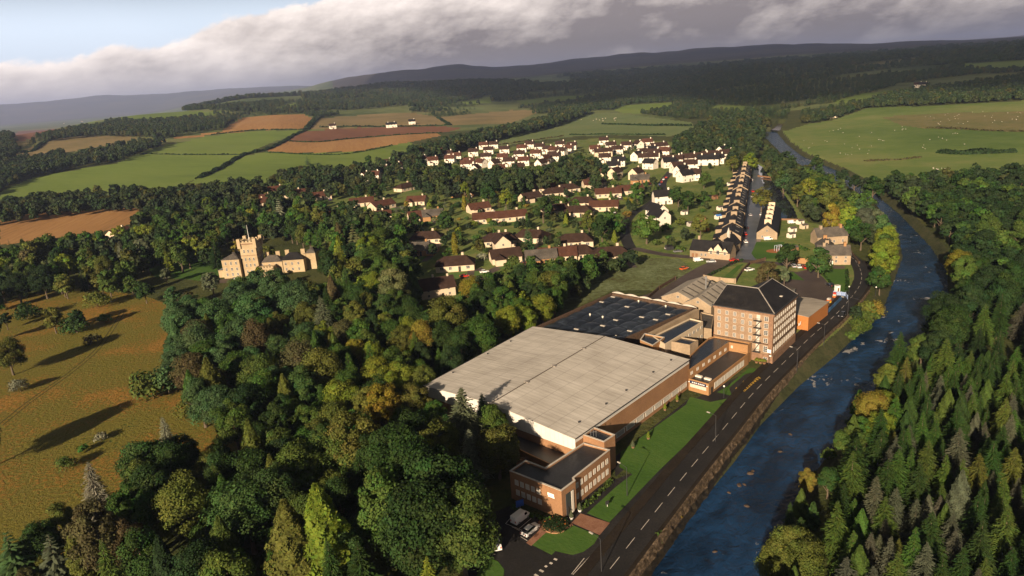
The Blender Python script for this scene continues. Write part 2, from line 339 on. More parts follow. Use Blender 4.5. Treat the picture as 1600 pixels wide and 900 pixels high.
FIELDS = [  # name, material, photo outline of the field on the terrain
 ('field', 'stubble', [(0, 337), (90, 330), (215, 325), (222, 345), (160, 362), (60, 376), (0, 383)]),
 ('field', 'green', [(0, 300), (50, 278), (100, 268), (180, 256), (212, 242), (235, 232), (330, 212), (400, 205), (475, 203), (452, 212), (380, 241), (330, 268), (302, 281), (262, 300), (140, 330), (60, 330), (0, 330)]),
 ('field', 'green', [(302, 282), (330, 270), (382, 244), (412, 238), (470, 240), (560, 237), (610, 227), (640, 222), (660, 232), (620, 262), (540, 280), (430, 300), (330, 312), (250, 310)]),
 ('field', 'plough', [(416, 236), (455, 214), (478, 205), (560, 199), (690, 197), (722, 200), (700, 206), (560, 216), (500, 221)]),
 ('field', 'stubble', [(414, 238), (452, 220), (500, 221), (560, 216), (680, 207), (690, 212), (640, 222), (560, 236), (470, 239)]),
 ('field', 'stubble', [(238, 222), (280, 214), (345, 206), (360, 194), (385, 182), (470, 178), (494, 186), (478, 202), (400, 203), (330, 211)]),
 ('field', 'tan', [(482, 203), (500, 185), (590, 178), (650, 177), (690, 184), (700, 196), (560, 199)]),
 ('field', 'tan', [(684, 183), (740, 178), (800, 172), (850, 172), (800, 192), (700, 197)]),
 ('field', 'tan', [(28, 238), (62, 224), (100, 215), (150, 212), (196, 213), (215, 216), (170, 228), (120, 235), (60, 247), (20, 250)]),
 ('field', 'plough', [(20, 210), (30, 205), (60, 203), (110, 200), (115, 203), (70, 214), (34, 220), (20, 220)]),
 ('field', 'tan', [(24, 222), (60, 216), (40, 230), (26, 232)]),
 ('field', 'green', [(178, 187), (200, 180), (250, 174), (358, 174), (330, 181), (260, 190), (200, 191)]),
 ('field', 'green', [(100, 192), (140, 187), (150, 190), (110, 197), (70, 203)]),
 ('field', 'stubble', [(255, 171), (280, 168), (278, 174), (258, 174)]),
 ('field', 'green', [(424, 171), (462, 160), (466, 168), (436, 173)]),
 ('field', 'green', [(498, 158), (550, 158), (560, 163), (510, 163)]),
 ('field', 'green', [(720, 160), (765, 150), (768, 160), (730, 164)]),
 ('field', 'green2', [(665, 168), (760, 167), (755, 171), (670, 172)]),
 ('field', 'green2', [(600, 131), (650, 125), (730, 121), (830, 120), (900, 124), (960, 128), (860, 130), (760, 130), (690, 128)]),
 ('field', 'green2', [(738, 230), (800, 212), (846, 196), (890, 179), (960, 176), (1080, 191), (1088, 205), (1046, 213), (960, 211), (900, 213), (820, 222), (760, 233)]),
 ('field', 'green', [(958, 172), (980, 164), (1054, 160), (1050, 170), (1012, 178), (975, 177)]),
 ('field', 'green', [(1108, 170), (1120, 164), (1170, 166), (1182, 172), (1140, 177)]),
 ('field', 'green', [(806, 158), (860, 152), (965, 145), (940, 152), (870, 157), (820, 164)]),
 ('field', 'rpast', [(1204, 218), (1216, 208), (1262, 194), (1300, 188), (1352, 170), (1400, 167), (1440, 166), (1600, 157), (1640, 155), (1640, 270), (1460, 278), (1340, 284), (1290, 264), (1250, 240)]),
 ('field', 'rough', [(1376, 183), (1440, 178), (1640, 172), (1640, 206), (1560, 204), (1440, 200), (1410, 196)]),
 ('field', 'green', [(1304, 158), (1350, 146), (1420, 138), (1450, 142), (1400, 148), (1350, 160), (1310, 166)]),
 ('field', 'rough', [(1325, 104), (1380, 96), (1430, 90), (1440, 96), (1380, 104), (1340, 110)]),
 ('field', 'green', [(1500, 100), (1640, 92), (1640, 108), (1560, 112), (1510, 110)]),
 ('meadow', 'meadow', [(-400, 620), (-120, 520), (0, 474), (60, 458), (130, 450), (225, 462), (290, 486), (262, 520), (255, 560), (300, 620), (372, 640), (385, 700), (300, 740), (215, 790), (150, 860), (60, 930), (-400, 1000)]),
 ('lawn', 'lawn', [(232, 420), (262, 410), (300, 406), (350, 406), (352, 425), (320, 440), (290, 436), (244, 434)]),
 ('scrubland', 'scrub', [(700, 578), (740, 540), (800, 508), (850, 486), (905, 440), (935, 420), (985, 402), (1062, 404), (1082, 420), (1060, 436), (1030, 452), (955, 455), (880, 490), (833, 512), (700, 585), (680, 600), (660, 600)]),
]
def build_ground():
    dep = np.concatenate([np.radians(np.linspace(58, 40, 120, endpoint=False)), np.radians(np.linspace(40, 0.35, 640)), ])
    R = 100/np.tan(dep); R = np.concatenate([R, np.geomspace(R[-1]*1.03, 36000, 50)])
    A = np.linspace(math.radians(-47), math.radians(47), 860)
    AA, RR = np.meshgrid(A, R); X = RR*np.sin(AA); Y = RR*np.cos(AA); Z = zg(X, Y)
    nr, na = X.shape; V = np.stack([X.ravel(), Y.ravel(), Z.ravel()], 1)
    i = np.arange(nr-1)[:, None]*na+np.arange(na-1)[None, :]; i = i.ravel(); Fc = np.stack([i, i+1, i+na+1, i+na], 1)
    C = V[Fc].mean(1); d = (C-np.array([0, 0, CH]))@_F; q = px(C); q[d < 1] = -9999; rr = np.hypot(C[:, 0], C[:, 1])
    # hidden back slopes must not take the colour of what stands in front of them in the photo
    ii = np.full(len(Fc), -1); mats = ['under', 'village', 'farland', 'hill', 'shore']
    ii[:] = 0; ii[rr > 1500] = 2; ii[rr > 7200] = 3
    vil = [(430, 330), (560, 285), (700, 240), (940, 215), (1100, 225), (1200, 260), (1260, 345), (1345, 420), (1330, 520), (1240, 560), (1120, 480), (960, 440), (760, 470), (640, 470), (500, 400)]
    ii[inpoly(q, vil) & (rr < 1500)] = 1
    lh = (q[:, 0] < 520) & (rr > 5200) & (rr < 13000); ii[lh] = 2
    near = np.where(rr < 1200)[0]; dd = seg_dist(C[near], RIVER, True); ii[near[(dd < 5) | inpoly(C[near], RIVER)]] = 4
    for k, (nm, mt, poly) in enumerate(FIELDS):
        lim = 7000
        ii[inpoly(q, poly) & (rr < lim) & (ii != 4)] = 100+k
    names = {0: ('ground', 'under'), 1: ('ground', 'village'), 2: ('terrain', 'farland'), 3: ('hills', 'hill'), 4: ('river_bank', 'shore')}
    for k in np.unique(ii):
        sel = Fc[ii == k]; u, inv = np.unique(sel, return_inverse=True)
        nm, mt = names[k] if k < 100 else FIELDS[k-100][:2]
        o = link(nm, mesh_np(nm, V[u], inv.reshape(-1, 4), GM[mt], smooth=True)); tag(o, kind='structure')
    # land outside the modelled fan, so the ground reaches on all round
    mb = MB(); a0, a1 = math.radians(47), math.radians(313); n = 24
    ring = [a0+(a1-a0)*t/n for t in range(n+1)]
    mb.add([(0, 0, 0)]+[(r*math.sin(a), r*math.cos(a), zt(r*math.sin(a), r*math.cos(a)) if r < 5000 else 0) for r in (900, 6000, 30000) for a in ring],
           [(0, 1+i+1, 1+i) for i in range(n)]+[(1+k*(n+1)+i, 1+k*(n+1)+i+1, 1+(k+1)*(n+1)+i+1, 1+(k+1)*(n+1)+i) for k in range(2) for i in range(n)])
    tag(mb.build('ground', GM['under']), kind='structure')
    mb = MB(); aa = np.linspace(-a0, a0, 13); mb.add([(0, 0, -.02)]+[(R[0]*1.0*math.sin(a), R[0]*math.cos(a), -.02) for a in aa], [(0, i+2, i+1) for i in range(12)])
    tag(mb.build('ground', GM['under']), kind='structure')
build_ground()
# ---------------------------------------------------------------- water
def watermat(name, col, s, bump, foam, rough=0.08, rot=0.75):
    m = bpy.data.materials.new(name); m.use_nodes = True; nt = m.node_tree; N = nt.nodes; L = nt.links; b = N['Principled BSDF']
    b.inputs['Roughness'].default_value = rough; b.inputs['IOR'].default_value = 1.33; b.inputs['Specular IOR Level'].default_value = 0.5
    tc = N.new('ShaderNodeTexCoord'); mp0 = N.new('ShaderNodeMapping'); mp0.inputs['Rotation'].default_value = (0, 0, rot); L.new(tc.outputs['Object'], mp0.inputs[0])
    mp = N.new('ShaderNodeMapping'); mp.inputs['Scale'].default_value = (1, .55, 1); L.new(mp0.outputs[0], mp.inputs[0])
    n = N.new('ShaderNodeTexNoise'); n.inputs['Scale'].default_value = s; n.inputs['Detail'].default_value = 6; n.inputs['Roughness'].default_value = .62; n.inputs['Distortion'].default_value = .5; L.new(mp.outputs[0], n.inputs[0])
    n2 = N.new('ShaderNodeTexNoise'); n2.inputs['Scale'].default_value = s*.12; n2.inputs['Detail'].default_value = 3; L.new(mp0.outputs[0], n2.inputs[0])
    bp = N.new('ShaderNodeBump'); bp.inputs['Distance'].default_value = bump; L.new(n.outputs[0], bp.inputs['Height']); L.new(bp.outputs[0], b.inputs['Normal'])
    ml = N.new('ShaderNodeMath'); ml.operation = 'MULTIPLY'; L.new(n.outputs[0], ml.inputs[0]); L.new(n2.outputs[0], ml.inputs[1])
    n3 = N.new('ShaderNodeTexNoise'); n3.inputs['Scale'].default_value = s*.22; n3.inputs['Detail'].default_value = 5; n3.inputs['Distortion'].default_value = 1.0; L.new(mp.outputs[0], n3.inputs[0])
    dr = N.new('ShaderNodeValToRGB'); dr.color_ramp.elements[0].position = .38; dr.color_ramp.elements[0].color = (col[0]*.6, col[1]*.55, col[2]*.5, 1); dr.color_ramp.elements[1].position = .62; dr.color_ramp.elements[1].color = (col[0]*1.4, col[1]*1.3, col[2]*1.2, 1); L.new(n3.outputs[0], dr.inputs[0])
    r = N.new('ShaderNodeMapRange'); r.inputs[1].default_value = foam; r.inputs[2].default_value = foam+.03; L.new(ml.outputs[0], r.inputs[0])
    mx = N.new('ShaderNodeMix'); mx.data_type = 'RGBA'; L.new(r.outputs[0], mx.inputs[0]); L.new(dr.outputs[0], mx.inputs[6]); mx.inputs[7].default_value = (.26, .25, .25, 1); L.new(mx.outputs[2], b.inputs['Base Color']); return m
def sheet(name, poly, z, m, kind='structure', parent=None, th=None):
    mb = MB()
    if th: mb.prism(poly, z-th, z)
    else: mb.add([(p[0], p[1], z) for p in poly], [tuple(range(len(poly)))])
    o = mb.build(name, m, parent)
    if kind: tag(o, kind=kind)
    return o
def tri_sheet(name, poly, z, m):
    from mathutils.geometry import tessellate_polygon
    t = tessellate_polygon([[Vector((p[0], p[1], 0)) for p in poly]])
    mb = MB(); mb.add([(p[0], p[1], z) for p in poly], [tuple(f) for f in t]); o = mb.build(name, m); tag(o, kind='structure')
    for f in o.data.polygons:
        if f.normal.z < 0: f.flip()
    return o
def outset(poly, d):
    P = np.array(poly, float); c = P.mean(0); n = len(P); out = []
    area = sum(P[i][0]*P[(i+1) % n][1]-P[(i+1) % n][0]*P[i][1] for i in range(n)); sg = 1 if area > 0 else -1
    for i in range(n):
        a = P[i]-P[i-1]; b = P[(i+1) % n]-P[i]; a /= np.linalg.norm(a)+1e-9; b /= np.linalg.norm(b)+1e-9
        na = np.array([a[1], -a[0]])*sg; nb = np.array([b[1], -b[0]])*sg; k = na+nb; k /= max(0.35, 1+na@nb); out.append(tuple(P[i]+k*d))
    return out
WAT = watermat('river_water', (.007, .029, .082), .42, 1.0, .368)
tri_sheet('river', outset(RIVER, 1.2), WZ, WAT)
tri_sheet('river', outset(RIVER_UP, 1.0), -1.0, watermat('upstream_water', (.06, .04, .03), .3, .1, .6, .2))
tri_sheet('canal_water', outset(CANAL, 0.3), -0.35, watermat('canal_surface', (.02, .024, .035), .3, .02, .9, .03))
# ---------------------------------------------------------------- roads, yards, lawns
ASPH = gmat('asphalt', [(.009, .009, .009), (.016, .015, .015), (.032, .029, .027)], .09, 2.0, .01, rough=.7, spec=.25)
WETR = gmat('wet_street', [(.045, .048, .055), (.075, .08, .09), (.13, .13, .14)], .10, 1.2, .02, rough=.35, spec=.5)
YARD = gmat('yard_asphalt', [(.035, .025, .022), (.060, .045, .040), (.085, .065, .055)], .08, 1.5, .02, rough=.6, spec=.3)
PAVE = gmat('footway_asphalt', [(.015, .011, .009), (.022, .017, .013), (.032, .025, .018)], .2, 2.0, .02, rough=.8)
BLOCK = gmat('brick_paving', [(.16, .075, .045), (.22, .11, .07), (.27, .15, .10)], .4, 3, .02, rough=.85)
WHITE = mat('road_paint', (.50, .45, .40), .6, .3, 2)
WALL_ = gmat('river_wall_stone', [(.04, .03, .018), (.09, .065, .042), (.22, .16, .11)], .8, 2.2, .25, rough=.9)
def P0(pts, z=0.0): return [tuple(at(x, y, z)[:2]) for x, y in pts]
def smooth_line(pts, n=8):
    P = [np.array(p[:2], float) for p in pts]; out = []
    for i in range(len(P)-1):
        p0 = P[max(i-1, 0)]; p1 = P[i]; p2 = P[i+1]; p3 = P[min(i+2, len(P)-1)]
        for k in range(n):
            t = k/n; out.append(0.5*((2*p1)+(-p0+p2)*t+(2*p0-5*p1+4*p2-p3)*t*t+(-p0+3*p1-3*p2+p3)*t**3))
    out.append(P[-1]); return out
def strip(name, line, w0, w1, z0, z1, m, kind='structure', zf=None):
    "a band between offsets w0 and w1 to the right of a line; solid when z0 != z1"
    L = [np.array(p) for p in line]; n = len(L); a = []; b = []
    for i in range(n):
        t = L[min(i+1, n-1)]-L[max(i-1, 0)]; t /= np.linalg.norm(t)+1e-9; r = np.array([t[1], -t[0]]); a.append(L[i]+r*w0); b.append(L[i]+r*w1)
    mb = MB(); zz = (lambda p: float(zf(p[0], p[1]))) if zf else (lambda p: 0.0)
    if z0 is None: mb.add([(*p, zz(p)+z1) for p in a]+[(*p, zz(p)+z1) for p in b], [(i, n+i, n+i+1, i+1) for i in range(n-1)])
    else:
        vs = [(*p, z1) for p in a]+[(*p, z1) for p in b]+[(*p, z0) for p in b]+[(*p, z0) for p in a]
        fs = [(k*n+i, ((k+1) % 4)*n+i, ((k+1) % 4)*n+i+1, k*n+i+1) for k in range(4) for i in range(n-1)]+[(0, 3*n, 2*n, n), (n-1, 2*n-1, 3*n-1, 4*n-1)]
        mb.add(vs, fs)
    return tag(mb.build(name, m), kind=kind)
CL = smooth_line(P0([(930, 920), (950, 893), (1010, 817), (1070, 742), (1135, 664), (1178, 613), (1222, 569), (1266, 527), (1300, 497), (1328, 467), (1343, 446), (1346, 428), (1338, 409), (1322, 394), (1306, 368), (1290, 345), (1270, 322)], .05), 8)
e0 = CL[0]-CL[8]; e0 /= np.linalg.norm(e0); CL = [CL[0]+e0*130]+CL
NM = 1+13*8  # end of the marked part
strip('road', CL[:NM], -3.2, 3.4, None, 0.05, ASPH); strip('road', CL[NM-1:], -2.2, 2.2, None, 0.046, ASPH)
strip('kerb', CL[:NM-6], 3.4, 3.55, -.3, 0.16, PAVE); strip('pavement', CL[:NM-6], 3.55, 4.7, None, 0.16, PAVE)
strip('kerb', CL[:NM-20], -3.35, -3.2, -.3, 0.16, PAVE)
strip('pavement', CL[:NM-30], -5.6, -3.35, None, 0.15, PAVE)
# centre dashes
acc = 0.0; seg = []; mbd = MB(); LL = CL[:NM]; pitch, dash = 6.3, 3.4
def dashes(line, off, pitch, dash, w, z, m, name='road_marking'):
    mb = MB(); L = [np.array(p) for p in line]; D = np.concatenate([[0], np.cumsum([np.linalg.norm(b-a) for a, b in zip(L[:-1], L[1:])])])
    A = np.array(L)
    f = lambda s: np.array([np.interp(s, D, A[:, 0]), np.interp(s, D, A[:, 1])])
    s = 0.0
    while s+dash < D[-1]:
        p, q = f(s), f(s+dash); t = (q-p)/np.linalg.norm(q-p); r = np.array([t[1], -t[0]])
        a = [p+r*(off-w/2), q+r*(off-w/2), q+r*(off+w/2), p+r*(off+w/2)]; mb.add([(*v, z) for v in a], [(3, 2, 1, 0)]); s += pitch
    return tag(mb.build(name, m), kind='structure')
dashes(LL, 0.0, 7.6, 4.4, 0.13, 0.058, WHITE)
# river wall with a rough stone face, following the road's river side
WLN = CL[:NM-26]
def river_wall():
    L = WLN; n = len(L); fine = []
    for a, b in zip(L[:-1], L[1:]):
        k = max(1, int(np.linalg.norm(b-a)/1.2)); fine += [a+(b-a)*i/k for i in range(k)]
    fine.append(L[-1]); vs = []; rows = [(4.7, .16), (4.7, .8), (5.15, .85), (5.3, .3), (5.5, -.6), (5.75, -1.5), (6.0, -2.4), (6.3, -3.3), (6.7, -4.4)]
    g = np.random.default_rng(4)
    for i, p in enumerate(fine):
        t = fine[min(i+1, len(fine)-1)]-fine[max(i-1, 0)]; t /= np.linalg.norm(t); r = np.array([t[1], -t[0]])
        for k, (o, z) in enumerate(rows):
            j = .0 if k < 2 else .12; q = p+r*(o+g.normal(0, j)); vs.append((q[0], q[1], z+g.normal(0, j*.6)))
    m = len(rows); fs = [(i*m+k, i*m+k+1, (i+1)*m+k+1, (i+1)*m+k) for i in range(len(fine)-1) for k in range(5)]
    o = MB().add(vs, fs).build('river_wall', WALL_); MB().add(vs, [(i*m+k, i*m+k+1, (i+1)*m+k+1, (i+1)*m+k) for i in range(len(fine)-1) for k in range(5, m-1)]).build('shaded_footing', gmat('shaded_foot_stone', [(.010, .009, .006), (.025, .020, .013), (.05, .04, .025)], .8, 2.2, .15, rough=.5, spec=.4), o); tag(o, 'long rough brown stone wall between the riverside road and the water', 'wall')  # lower rows darker: the shade above the water is painted into the stone
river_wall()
CAMPUS = P0([(742, 920), (770, 860), (775, 800), (800, 700), (890, 650), (960, 700), (1076, 620), (1100, 600), (1180, 560), (1205, 566), (1246, 530), (1290, 470), (1325, 470), (1180, 600), (1000, 800), (905, 920)])
sheet('yard', P0([(700, 930), (742, 875), (772, 800), (800, 790), (846, 812), (905, 770), (985, 740), (1076, 628), (1150, 590), (1210, 572), (1246, 533), (1284, 498), (1345, 455), (1330, 478), (1262, 540), (1170, 632), (1000, 830), (930, 930)]), .02, ASPH)
sheet('yard', P0([(958, 716), (1078, 622), (1092, 632), (962, 745)]), .028, ASPH)
sheet('lawn', P0([(917, 802), (963, 760), (988, 741), (968, 730), (970, 706), (1072, 632), (1078, 620), (1110, 628), (1140, 622), (1118, 650), (1030, 735), (952, 816)], .08), .08, GM['lawn'])
sheet('lawn', P0([(1120, 613), (1136, 604), (1170, 575), (1177, 575), (1190, 579), (1165, 584), (1139, 606), (1144, 619), (1130, 615)], .08), .08, GM['lawn'])
sheet('lawn', P0([(828, 850), (848, 832), (870, 832), (896, 821), (936, 837), (928, 850), (912, 862), (895, 867), (880, 864), (868, 861), (862, 867)], .08), .08, GM['lawn'])
sheet('lawn', P0([(742, 905), (752, 885), (765, 872), (778, 877), (788, 890), (786, 905)], .08), .08, GM['lawn'])
sheet('paving', P0([(893, 817), (907, 802), (953, 817), (937, 836)], .09), .09, BLOCK)
sheet('path', P0([(822, 848), (843, 828), (841, 815), (848, 808), (858, 824), (880, 826), (893, 817), (896, 821), (876, 832), (852, 833), (830, 853)], .09), .085, BLOCK)
for a, b in (((790, 818), (806, 800)), ((790, 818), (819, 830)), ((811, 826), (830, 810)), ((813, 838), (824, 845)), ((771, 866), (774, 866)), ((812, 829), (800, 823)),
             ((922, 869), (895, 898)), ((913, 872), (893, 897))):
    p, q = at(*a, .03)[:2], at(*b, .03)[:2]; strip('road_marking', [p, q], -.07, .07, None, .034, WHITE)
for c, d in (((868, 873), (5, 2)), ((861, 879), (4, 2)), ((853, 884), (3, 2)), ((846, 891), (6, 3)), ((838, 898), (6, 3)), ((920, 883), (4, 1.5))):
    p, q = at(c[0]-d[0]/2, c[1]-d[1]/2+1, .05)[:2], at(c[0]+d[0]/2, c[1]+d[1]/2+1, .05)[:2]; strip('road_marking', [p, q], -.28, .28, None, .062, WHITE)
# yard behind the mill, bonded area and streets of the village
sheet('yard', P0([(1212, 448), (1232, 432), (1224, 422), (1245, 425), (1268, 420), (1285, 432), (1302, 452), (1322, 462), (1326, 470), (1290, 497), (1276, 478), (1240, 468)]), .022, YARD)
sheet('lawn', P0([(1284, 430), (1295, 420), (1325, 420), (1325, 458), (1308, 456), (1304, 450)], .06), .05, GM['lawn'])
sheet('lawn', P0([(1213, 423), (1240, 425), (1257, 438), (1230, 436)], .06), .05, GM['lawn'])
strip('street', smooth_line(P0([(1161, 408), (1168, 385), (1176, 350), (1181, 320), (1182, 298), (1176, 275), (1170, 262)])), -6.5, 6.5, None, .03, WETR)
strip('street', smooth_line(P0([(990, 388), (1040, 398), (1110, 404), (1165, 408), (1215, 412), (1260, 415), (1320, 418)])), -3.2, 3.2, None, .036, YARD)
strip('street', smooth_line(P0([(1145, 404), (1108, 420), (1075, 440), (1050, 455), (1010, 470)])), -6.5, 6.5, None, .026, YARD)
strip('street', smooth_line(P0([(986, 390), (978, 372), (976, 352), (990, 333), (1016, 318), (1034, 300), (1036, 284), (1048, 268)])), -3.6, 3.6, None, .03, ASPH)
strip('street', smooth_line(P0([(722, 436), (760, 427), (800, 408), (840, 396), (900, 388), (986, 392)])), -3.0, 3.0, None, .03, YARD)
sheet('yard', P0([(726, 425), (752, 418), (770, 430), (752, 445), (730, 448)]), .024, YARD)
for _q in (([(690, 256), (740, 266), (800, 264), (858, 258), (884, 248)]), ([(700, 250), (760, 247), (820, 243), (868, 246), (884, 248)]), ([(590, 284), (620, 277), (655, 262), (690, 256)])): strip('street', smooth_line(P0(_q)), -2.6, 2.6, None, .03, WETR)
strip('street', smooth_line(P0([(880, 252), (905, 244), (925, 236), (935, 228)])), -3.0, 3.0, None, .03, WETR)
sheet('lawn', P0([(1174, 396), (1182, 378), (1225, 378), (1230, 392), (1216, 404), (1180, 404)], .06), .05, GM['lawn'])
sheet('lawn', P0([(1122, 440), (1152, 415), (1162, 412), (1140, 437)], .06), .05, GM['lawn'])
sheet('lawn', P0([(1216, 374), (1224, 347), (1262, 347), (1290, 352), (1310, 382), (1296, 384), (1262, 372), (1240, 378)], .06), .05, GM['village'])
# ---------------------------------------------------------------- track marks worn in the meadow
TRK = gmat('worn_track', [(.05, .045, .015), (.08, .065, .02)], .3, 1, .2)
trk = smooth_line(P0([(0, 665), (50, 625), (110, 582), (150, 548), (175, 515), (190, 490)]))
for s in (-.9, .9): strip('track', trk, s-.25, s+.25, None, .03, TRK)
# ================================================================ TREES
def quads(cent, nrm, size, g, asp=1.0):
    "leaf-sized faces at cent facing nrm"
    n = len(cent); nrm = nrm/np.maximum(np.linalg.norm(nrm, axis=1, keepdims=True), 1e-6)
    a = g.normal(size=(n, 3)); u = np.cross(nrm, a); u /= np.maximum(np.linalg.norm(u, axis=1, keepdims=True), 1e-6); w = np.cross(nrm, u)
    s = (size if np.ndim(size) else np.full(n, size))[:, None]
    V = np.stack([cent-u*s-w*s*asp, cent+u*s-w*s*asp*.6, cent+u*s*.7+w*s*asp, cent-u*s*.8+w*s*asp*.8], 1).reshape(-1, 3)
    return V, np.arange(4*n).reshape(-1, 4)
def crown_broad(seed, lobes, leaves, rx=.36, z0=.22, z1=1.0, leaf=.021, lr=(.08, .20), yel=0.0, droop=0.0):
    g = np.random.default_rng(seed); C = []; Nn = []; T = []; zc = (z0+z1)/2; rz = (z1-z0)/2
    big = g.normal(size=(5, 3)); big /= np.linalg.norm(big, axis=1, keepdims=True)
    for i in range(lobes):
        d = g.normal(size=3); d /= np.linalg.norm(d); d[2] = d[2] if d[2] > -.55 else -d[2]*.3
        bul = 1+.16*max(big@d)-.10*max((-big)@d); rr = g.uniform(.55, .92)**.6*bul; wz = 1.0 if d[2] > 0 else .9
        c = np.array([d[0]*rx*rr, d[1]*rx*rr, zc+d[2]*rz*rr*wz]); r = g.uniform(*lr)*rx/.36
        n = int(leaves/lobes*g.uniform(.7, 1.3)); q = g.normal(size=(n, 3)); q /= np.linalg.norm(q, axis=1, keepdims=True)
        q[:, 2] = np.where(g.random(n) < .65, np.abs(q[:, 2]), q[:, 2]); rad = r*g.uniform(.35, 1.3, n)**.5
        p = c+q*rad[:, None]*[1, 1, .8]; p[:, 2] -= droop*g.random(n)*r
        C.append(p); Nn.append(q+d*.5+g.normal(size=(n, 3))*.55)
        t = np.clip(g.normal(1, .12), .62, 1.45); T.append(np.stack([t*np.clip(g.normal(1, .17, n), .5, 1.7), .5+g.normal(0, .010, n)+g.normal(0, .012), np.zeros(n)], 1))
    C = np.concatenate(C); Nn = np.concatenate(Nn); T = np.concatenate(T)
    V, Fq = quads(C, Nn, leaf*np.clip(g.normal(1, .25, len(C)), .5, 1.6), g)
    return mesh_np('crown', V, Fq, LEAF, np.repeat(T, 4, 0))
def crown_spruce(seed, tiers, br, seg, rad=.20, z0=.07, top=1.0, droop=.32, w=.030, sparse=0.0):
    g = np.random.default_rng(seed); V = []; T = []; n = 0
    for i in range(tiers):
        f = (i+.5)/tiers; z = z0+(top-z0)*f; R = rad*(1-f)**.8*g.uniform(.8, 1.15)+.008; nb = max(4, int(br*(1-f*.45)))
        for b in range(nb):
            if g.random() < sparse: continue
            a = 2*math.pi*(b+g.uniform(-.35, .35))/nb+i*1.3; L = R*g.uniform(.7, 1.2); dr = droop*g.uniform(.6, 1.3)
            d = np.array([math.cos(a), math.sin(a), 0]); s = np.array([-d[1], d[0], 0]); t = np.clip(g.normal(1, .2), .55, 1.6); hue = .5+g.normal(0, .012)
            prev = None
            for k in range(seg+1):
                u = k/seg; p = np.array([0, 0, z+.02])+d*L*u+np.array([0, 0, -dr*L*u*u*1.2+.10*L*math.sin(u*3)])
                ww = w*(1-.75*u)*(.5+u*1.3)*g.uniform(.8, 1.25)*(R/rad+.35); q = (p-s*ww-np.array([0, 0, ww*.55]), p, p+s*ww-np.array([0, 0, ww*.55]))
                if prev is not None:
                    V += [prev[0], q[0], q[1], prev[1], prev[1], q[1], q[2], prev[2]]; tt = t*g.uniform(.8, 1.2)*(.85+.3*u); T += [(tt, hue, 0)]*8
                prev = q
            for k in range(seg):       # side sprays
                u = g.uniform(.35, 1.0); p = np.array([0, 0, z+.02])+d*L*u+np.array([0, 0, -dr*L*u*u*1.2]); sg = g.choice([-1, 1]); e = (d*.5+s*sg*.9)*L*.30*g.uniform(.6, 1.3); e[2] -= L*.10
                x = np.cross(e, (0, 0, 1)); x *= w*.42/(np.linalg.norm(x)+1e-9); V += [p-x, p+e*.6-x*1.2, p+e, p+x]; T += [(t*g.uniform(.85, 1.35), hue, 0)]*4
    V = np.array(V); return mesh_np('crown', V, np.arange(len(V)).reshape(-1, 4), LEAF, np.array(T))
def crown_column(seed, leaves, rx=.13, z0=.04, leaf=.02, pw=.55, hang=False):
    g = np.random.default_rng(seed); n = leaves; f = g.random(n)**.8; a = g.uniform(0, 2*math.pi, n)
    prof = np.where(f < .25, .55+.45*np.sqrt(f/.25), (np.maximum(0, 1-(f-.25)/.76))**pw); lob = 1+.13*np.sin(a*4+f*17+seed)+.09*np.sin(a*7-f*31)
    r = rx*prof*lob*g.uniform(.72, 1.06, n); C = np.stack([r*np.cos(a), r*np.sin(a), z0+(1-z0)*f], 1)
    Nn = np.stack([np.cos(a), np.sin(a), .55+0*f], 1)+g.normal(size=(n, 3))*.5
    tt = 1+.22*np.sin(a*4+f*17+seed)+g.normal(0, .14, n)
    V, Fq = quads(C, Nn, leaf*np.clip(g.normal(1, .25, n), .5, 1.6), g, 1.7 if hang else 1.2)
    return mesh_np('crown', V, Fq, LEAF, np.repeat(np.stack([np.clip(tt, .5, 1.6), .5+g.normal(0, .012, n), 0*f], 1), 4, 0))
def trunk_mesh(seed, kind):
    g = np.random.default_rng(seed); mb = MB()
    if kind == 'spruce': mb.tube([(0, 0, -.02), (.004, 0, .45), (0, 0, .97)], [.018, .011, .002], 7)
    else:
        mb.tube([(0, 0, -.02), (.004, .003, .12), (.0, .006, .34), (.01, .0, .72)], [.034, .024, .019, .006], 8)
        for i in range(7):
            a = i*2.4+g.uniform(-.3, .3); z = g.uniform(.2, .5); L = g.uniform(.14, .26)
            mb.tube([(0, 0, z), (math.cos(a)*L*.5, math.sin(a)*L*.5, z+L*.55), (math.cos(a)*L, math.sin(a)*L, z+L*1.0)], [.012, .008, .003], 5)
    return mb.mesh('trunk', BARK)
TK = {k: trunk_mesh(3, k) for k in ('broad', 'spruce')}
CRW = {}
